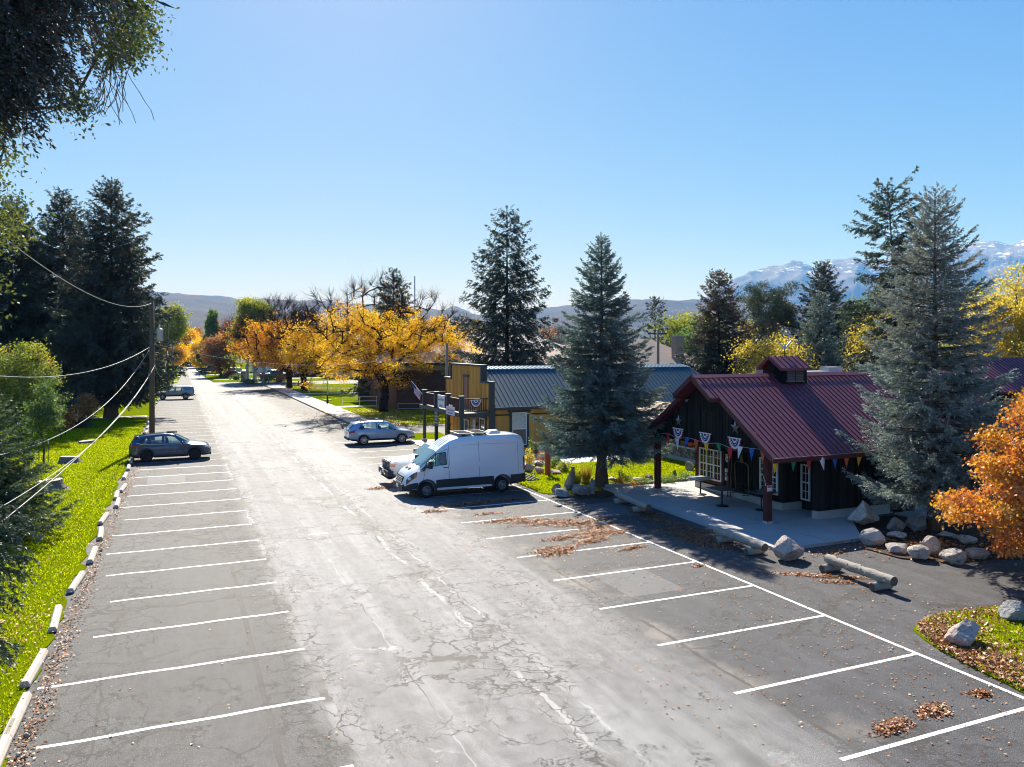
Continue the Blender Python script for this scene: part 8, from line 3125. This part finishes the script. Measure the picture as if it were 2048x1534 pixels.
broadleaf('brighter green tree close behind the ragged spruce', G(1785, 110), 13.2, 3.8, 3.6, 8.4, 4.6, 87, M['leaf_lime'], n_pts=110, n_leaf=110, leaf=.38, sig=.8, fork=.2, trunk_r=.25, zmin=1.5, r_tip=.02, twigs=0, step=1.2)
broadleaf('yellow green tree behind the brick chimney', G(1368, 128), 12.4, 4.4, 4.2, 7.4, 4.8, 88, M['leaf_lime'], n_pts=120, n_leaf=110, leaf=.42, sig=.9, fork=.2, trunk_r=.25, zmin=1.5, r_tip=.02, twigs=0, step=1.2)
broadleaf('second yellow green tree right of the brick chimney', G(1406, 118), 11.0, 3.4, 3.2, 6.6, 4.2, 89, M['leaf_poplar'], n_pts=100, n_leaf=110, leaf=.40, sig=.85, fork=.2, trunk_r=.25, zmin=1.5, r_tip=.02, twigs=0, step=1.2)
broadleaf('orange yellow tree behind the pine', G(1500, 118), 10.5, 4.2, 4.0, 6.0, 4.0, 90, M['leaf_yellow'], n_pts=100, n_leaf=100, leaf=.42, sig=.85, fork=.2, trunk_r=.25, zmin=1.5, r_tip=.02, twigs=2, twig_r=.02, step=1.2)
broadleaf('bare brown tree between the ochre shop and the blue spruce in the distance', G(1098, 140), 10.5, 3.6, 3.4, 6.0, 4.2, 91, M['leaf_rust'], n_pts=100, n_leaf=24, leaf=.42, sig=.8, fork=.2, trunk_r=.25, bark='twig', zmin=1.5, bare_frac=.4, r_tip=.03, twigs=5, twig_len=1.2, twig_r=.025, step=1.2)
# orange maple: layered boughs reaching in from a trunk beyond the right border
rng = np.random.default_rng(95)
mt = at(2180, 23.5)
root = thing('maple_tree', 'orange maple reaching in from the right border', 'tree', (mt.x, mt.y, 0))
T_ = []
for (u0, u1, v0, v1, n) in ((2035, 2110, 770, 830, 14), (2020, 2100, 815, 850, 6), (1970, 2060, 862, 890, 14), (2000, 2100, 880, 915, 18), (1958, 2040, 915, 945, 14), (1980, 2100, 935, 985, 26), (1885, 1950, 992, 1012, 11), (1905, 2000, 1008, 1040, 22), (1975, 2100, 1000, 1060, 34), (2005, 2110, 1060, 1108, 24), (2090, 2330, 700, 1080, 90)):
    for _ in range(n):
        p = at(rng.uniform(u0, u1), rng.uniform(21.8, 25.2), rng.uniform(v0, v1))
        T_.append((p.x - mt.x, p.y - mt.y, max(p.z, .7)))
T_ = np.array(T_)
nodes, par, rad = grow((0, 0, -.1), (-.1, 0, 1.3), T_, rng, .008, .6, .10, .45)
V, rn = leaf_clouds(T_, 150, (.19, .19, .10), .10, rng, .85)
quads_obj('crown', V, M['leaf_maple'], root, rn)
quads_obj('trunk', wood_quads(nodes, par, rad, 6), M['bark'], root)

# ---------------------------------------------------------------- small plants
for (u, v, rx, h, mk, n, lf, lb, nm) in (
        (1058, 934, .42, .95, 'leaf_yellow', 700, .10, 'yellow flowering perennial behind the van', 'flowering_plant'),
        (1062, 924, .25, 1.35, 'leaf_green', 420, .10, 'tall leafy stalk beside the yellow perennial', 'flowering_plant'),
        (1084, 927, .40, .75, 'leaf_rust', 520, .09, 'dry tan perennial beside the red post', 'flowering_plant'),
        (1108, 935, .55, .55, 'leaf_green', 900, .10, 'low green mound right of the red post', 'shrub'),
        (1127, 944, .55, .50, 'leaf_lime', 900, .10, 'pale green mound nearest the leaning rock', 'shrub'),
        (1151, 972, .30, .55, 'leaf_green', 420, .08, 'dark tuft between the leaning rock and the garden lamp', 'shrub'),
        (1236, 974, .40, .42, 'leaf_rust', 500, .07, 'bronze plant at the right of the front spruce trunk', 'shrub'),
        (1243, 968, .30, .60, 'leaf_lime', 360, .09, 'yellow leaved plant right of the front spruce trunk', 'flowering_plant'),
        (1256, 970, .28, .50, 'leaf_green', 360, .07, 'green plant in the middle of the kerb bed', 'shrub'),
        (1268, 976, .45, .26, 'leaf_amber', 360, .06, 'orange ground cover along the kerb bed', 'ground_cover_plant'),
        (1290, 972, .55, .32, 'leaf_green', 620, .08, 'leafy green clump left of the left porch post', 'shrub'),
        (1330, 969, .60, .34, 'leaf_green', 700, .08, 'leafy green clump right of the left porch post', 'shrub'),
        (1352, 966, .55, .34, 'leaf_poplar', 620, .08, 'low green clump before the upright tan rock', 'shrub'),
        (1372, 962, .45, .36, 'leaf_green', 520, .08, 'green clump nearest the cafe wall corner', 'shrub')):
    p = gp(u, v)
    shrub(lb, (p.x, p.y, .04), rx, rx, h, int(u * 3 + v), M[mk], n, lf, nm, 'plant', None, 10, .35)
p = gp(1172, 967)
grass_tuft('golden ornamental grass beside the garden lamp', (p.x, p.y, .04), .55, .95, 7, M['leaf_yellow'], 420, .016)
p = gp(1153, 975)
grass_tuft('green ornamental grass behind the leaning rock', (p.x, p.y, .04), .45, .75, 8, M['leaf_lime'], 320, .016)
for (u, yc, rx, h, mk, lb) in ((534, 146, 1.9, 1.6, 'leaf_poplar', 'bright green shrub by the stop sign'), (560, 147, 2.0, 1.4, 'leaf_rust', 'tan shrub right of the stop sign'), (473, 156, 1.1, 1.0, 'leaf_poplar', 'small green shrub in front of the white sedan'),
                               (461, 168, 1.4, 1.6, 'leaf_red', 'scarlet shrub under the half bare red tree'), (499, 142, 2.2, .8, 'leaf_green', 'low dark planting at the foot of the pale trunks')):
    shrub(lb, G(u, yc), rx, rx, h, int(u), M[mk], 700, .3, 'shrub', 'shrub', None, 8, .3)
shrub('climbing vine on the third balcony post', (16.62, 49.3, .05), .22, .22, 2.3, 311, M['leaf_green'], 500, .10, 'climbing_vine', 'plant', None, 12, .3)

# far woodland across the valley floor
rng = np.random.default_rng(99)
nc = 520
yc_ = rng.uniform(230, 700, nc)
uu = rng.uniform(-200, 2300, nc)
keep = ~((uu > 335) & (uu < 420) & (yc_ < 330))
yc_, uu = yc_[keep], uu[keep]
cx = (uu - CU) / FOC * yc_
c_ = np.stack([cx * CY + yc_ * SY, -cx * SY + yc_ * CY, rng.uniform(2.0, 4.4, len(uu))], axis=1)
V, rn = leaf_clouds(c_, 110, (2.6, 2.6, 1.9), 1.25, rng, .6, 0)
V[:, :, 2] = np.maximum(V[:, :, 2], .05)
o = quads_obj('woodland', V, M['scrub'], None, rn)
tag(o, 'mixed autumn woodland across the valley floor', 'woodland', None, 'stuff')


# ---------------------------------------------------------------- grass and fallen leaves
def inside(poly, x, y):
    r = np.zeros(len(x), bool)
    n = len(poly)
    j = n - 1
    for i in range(n):
        xi, yi, xj, yj = poly[i][0], poly[i][1], poly[j][0], poly[j][1]
        c = ((yi > y) != (yj > y)) & (x < (xj - xi) * (y - yi) / (yj - yi + 1e-12) + xi)
        r ^= c
        j = i
    return r


def blades(name, label, poly, n, box, h=.075, w=.022, seed=0, near=None):
    rng = np.random.default_rng(seed)
    x = rng.uniform(box[0], box[1], n)
    y = box[2] + (box[3] - box[2]) * rng.uniform(0, 1, n) ** (near or 1.0)
    k = inside(poly, x, y)
    x, y = x[k], y[k]
    p = np.stack([x, y, np.full(len(x), .025)], axis=1)
    d = unit(np.stack([rng.normal(0, .45, len(x)), rng.normal(0, .45, len(x)), np.ones(len(x))], axis=1))
    sc = 1 + np.clip((y - 20) / 40, 0, 1.6)
    ln = h * rng.uniform(.5, 1.3, len(x)) * (1 + .3 * (sc - 1))
    pat = np.array([mnoise.noise(Vector((a * .5, b * .35, seed))) for a, b in zip(x[::8], y[::8])])
    pat = np.repeat(pat, 8)[:len(x)]
    if len(pat) < len(x): pat = np.pad(pat, (0, len(x) - len(pat)))
    V = diamonds(p, d, ln, w * sc * rng.uniform(.7, 1.3, len(x)), rng)
    o = quads_obj(name, V, M['grass'], None, np.clip(.42 + .55 * pat + rng.uniform(-.35, .35, len(x)), 0, 1))
    tag(o, label, 'grass', None, 'stuff')


blades('grass', 'short mown grass of the left lawn', [(-2.8, 4)] + [(-2.85, 30), (-2.65, 60), (-2.4, 100), (-40, 100), (-40, 4)], 300000, (-22, -2.5, 8, 74), .075, .024, 1, 1.35)
blades('grass', 'short mown grass of the lawn between the shop and the cafe', LAWN_R, 60000, (15.8, 28.1, 32, 46.2), .07, .03, 2)
blades('grass', 'leaf strewn grass of the right corner patch', [(p.x, p.y) for p in PATCH], 24000, (14, 24, 8, 15), .08, .022, 3)
blades('grass', 'sunlit grass of the far lawn', LAWN_F, 50000, (16.6, 40, 66, 87), .09, .05, 4)


def leaves(name, label, spots, size=.075, seed=0, z=.006, flat=.25, poly=None, rlo=0.0, rhi=.93):
    rng = np.random.default_rng(seed)
    X, Y, Z = [], [], []
    for (cx, cy, sx, sy, rot, n, pile) in spots:
        a = rng.normal(0, 1, n) * sx
        b = rng.normal(0, 1, n) * sy
        if pile < 0:
            a, b = rng.uniform(-sx, sx, n), rng.uniform(-sy, sy, n)
        x = cx + a * math.cos(rot) - b * math.sin(rot)
        y = cy + a * math.sin(rot) + b * math.cos(rot)
        X.append(x)
        Y.append(y)
        e = np.exp(-(a / sx) ** 2 - (b / sy) ** 2)
        Z.append(z + np.abs(rng.normal(0, 1, n)) * max(pile, 0) * e)
    X, Y, Z = np.concatenate(X), np.concatenate(Y), np.concatenate(Z)
    if poly is not None:
        k = inside(poly, X, Y)
        X, Y, Z = X[k], Y[k], Z[k]
    n = len(X)
    an = rng.uniform(0, 2 * PI, n)
    d = unit(np.stack([np.cos(an), np.sin(an), rng.normal(0, flat, n)], axis=1))
    p = np.stack([X, Y, Z + .004 + np.abs(d[:, 2]) * size * .5], axis=1)
    ln = size * rng.uniform(.5, 1.3, n)
    up = np.array([[0, 0, 1.0]]) + rng.normal(0, flat, (n, 3))
    w = unit(np.cross(d, up)) * (ln * .36)[:, None]
    L = d * ln[:, None]
    cur = np.zeros((n, 3))
    cur[:, 2] = ln * rng.uniform(.02, .3, n)
    V = np.stack([p, p + L * .5 + w + cur, p + L, p + L * .5 - w + cur], axis=1)
    o = quads_obj(name, V, M['litter'], None, rng.uniform(rlo, rhi, n))
    tag(o, label, 'fallen leaves', None, 'stuff')


def spot(u, v, sx, sy, rot, n, pile=.02):
    p = gp(u, v)
    return (p.x, p.y, sx, sy, rot, n, pile)


leaves('fallen_leaves', 'drifts of brown leaves across the right parking stalls', [
    spot(1010, 1041, 0.451, 0.125, .1, 1000), spot(1050, 1043, 0.492, 0.14, -.1, 1125), spot(1100, 1046, 0.656, 0.156, .0, 1625), spot(1160, 1046, 0.574, 0.156, .1, 1250), spot(1190, 1054, 0.41, 0.172, 0, 875),
    spot(1190, 1068, 0.451, 0.273, .3, 1875), spot(1215, 1066, 0.41, 0.156, 0, 1125), spot(1180, 1083, 0.328, 0.14, .2, 875), spot(1120, 1077, 0.312, 0.125, .1, 750), spot(1110, 1103, 0.344, 0.234, .4, 2125, .03), spot(1128, 1098, 0.328, 0.14, .3, 625),
    spot(870, 1023, 0.246, 0.125, 0, 525), spot(764, 976, 0.312, 0.172, .2, 875), spot(940, 1008, 0.738, 0.172, .12, 1125, .01), spot(975, 1028, 0.328, 0.0936, 0, 325), spot(1262, 1097, 0.287, 0.0936, .2, 325), spot(1020, 1000, 0.41, 0.156, .1, 325, .01),
    spot(1385, 1072, 0.738, 0.273, -1.2, 1875, .01), spot(1340, 1048, 0.984, 0.172, -1.3, 1125, .01), spot(1300, 1028, 0.492, 0.156, -1.3, 625, .01), spot(1420, 1090, 0.492, 0.234, -1.2, 875, .01), spot(1640, 1152, 0.738, 0.0936, -.62, 750, .01), spot(1680, 1165, 0.328, 0.078, -.6, 325),
    spot(1866, 1422, 0.18, 0.109, .2, 650), spot(1786, 1454, 0.213, 0.0936, .2, 700), spot(1960, 1388, 0.131, 0.0702, 0, 300), spot(1398, 1132, 0.123, 0.0624, 0, 100), spot(1660, 1105, 0.41, 0.195, .2, 325, .01)], .07, 5)
leaves('fallen_leaves', 'scattered small leaves over the right stalls and lane', [
    (14.0, 19, 5.5, 12, 0, 1900, -1), (16.5, 18, 3.2, 9, 0, 1300, -1), (5, 25, 9, 20, 0, 260, -1), (1, 18, 4, 10, 0, 160, -1), (13, 30, 4, 6, 0, 600, -1)], .055, 6, .005, .2, None, .55, .97)
leaves('fallen_leaves', 'brown leaf litter along the left edge of the lot', [
    (-2.45, 10.5, .2, 1.6, 0, 560, .015), (-2.45, 13.5, .13, 1.8, 0, 480, .01), (-2.42, 17.5, .11, 2.2, 0, 380, .01), (-2.42, 22.5, .12, 3, 0, 420, .01), (-2.4, 30, .12, 4, 0, 520, .01), (-2.25, 40, .17, 6, 0, 800, .01), (-2.1, 55, .2, 8, 0, 900, .01), (-2.0, 75, .22, 12, 0, 900, .01)], .065, 7, .02, .25, None, 0, .8)
leaves('fallen_leaves', 'tan leaves strewn over the left lawn', [(-3.6, 18, .9, 4, 0, 520, .0), (-4.2, 13, 1.5, 3, 0, 520, 0), (-6, 30, 3, 10, 0, 420, 0), (-3.9, 40, 1.2, 12, 0, 600, 0), (-8, 48, 4, 8, 0, 250, 0), (-3.9, 22.5, .8, .8, 0, 380, 0)], .07, 8, .075, .3, [(-2.7, 0), (-2.6, 100), (-40, 100), (-40, 0)], .35, 1.0)
leaves('fallen_leaves', 'leaf litter on the right corner grass', [spot(1850, 1262, .5, .8, 0, 1500, .01), spot(1890, 1300, .8, .5, -.8, 1600, .01), spot(1960, 1330, 1.0, .4, -.8, 1500, .01), spot(2030, 1370, .8, .35, -.8, 900, .01), spot(1920, 1240, 1.2, .4, .1, 700, .01), spot(1950, 1290, 1.6, 1.2, 0, 900, 0)], .085, 9, .06, .3, [(p.x, p.y) for p in PATCH])
leaves('fallen_leaves', 'leaves among the boulders by the right spruce', [spot(1850, 1090, 1.6, .8, -.3, 1300, .01), spot(1940, 1105, 1.0, .6, -.3, 1000, .01), spot(1740, 1080, .8, .4, -.4, 400, .01)], .085, 10, .05)
leaves('fallen_leaves', 'yellow leaves under the golden trees on the far lawn', [(19.5, 78, 3.5, 3.5, 0, 2600, 0), (18, 71, 1.6, 3.5, 0, 1400, 0), (19, 122, 4, 8, 0, 2000, 0), (17.2, 67.5, .6, 1.5, 0, 500, 0), (15.2, 125, .8, 9, 0, 700, 0)], .15, 11, .08, .3, None, .85, 1.0)

leaves('fallen_leaves', 'pale leaves and grit lying on the maroon cafe roof', [(29, 25.4, 8.3, 2.1, 0, 420, -1)], .05, 12, 0, .1, None, .6, .97)
ro = bpy.data.objects['fallen_leaves.%03d' % (sum(o.name.startswith('fallen_leaves') for o in bpy.data.objects) - 1)]
n_ = len(ro.data.vertices)
cb = np.empty(n_ * 3, dtype=np.float32)
ro.data.vertices.foreach_get('co', cb)
cb = cb.reshape(-1, 3)
cb[:, 2] += ZR - .662 * np.abs(cb[:, 1] - YR) + .012
ro.data.vertices.foreach_set('co', cb.reshape(-1))

# ---------------------------------------------------------------- thin valley haze
hz = MB()
hz.box(-16000, 22000, -3000, 26000, -1.03, 2050)
ho = hz.build('haze', None)
ho.data.materials.clear()
t = NT('valley_haze')
pv = t.n('VolumePrincipled', {'Color': (0.16, 0.42, 1.0), 'Density': 0.00008, 'Anisotropy': 0.0, 'Absorption Color': (1.0, 1.0, 1.0)})
t.t.links.new(pv.outputs[0], t.out.inputs['Volume'])
ho.data.materials.append(t.mat)
tag(ho, 'thin blue haze filling the valley', 'haze', None, 'stuff')
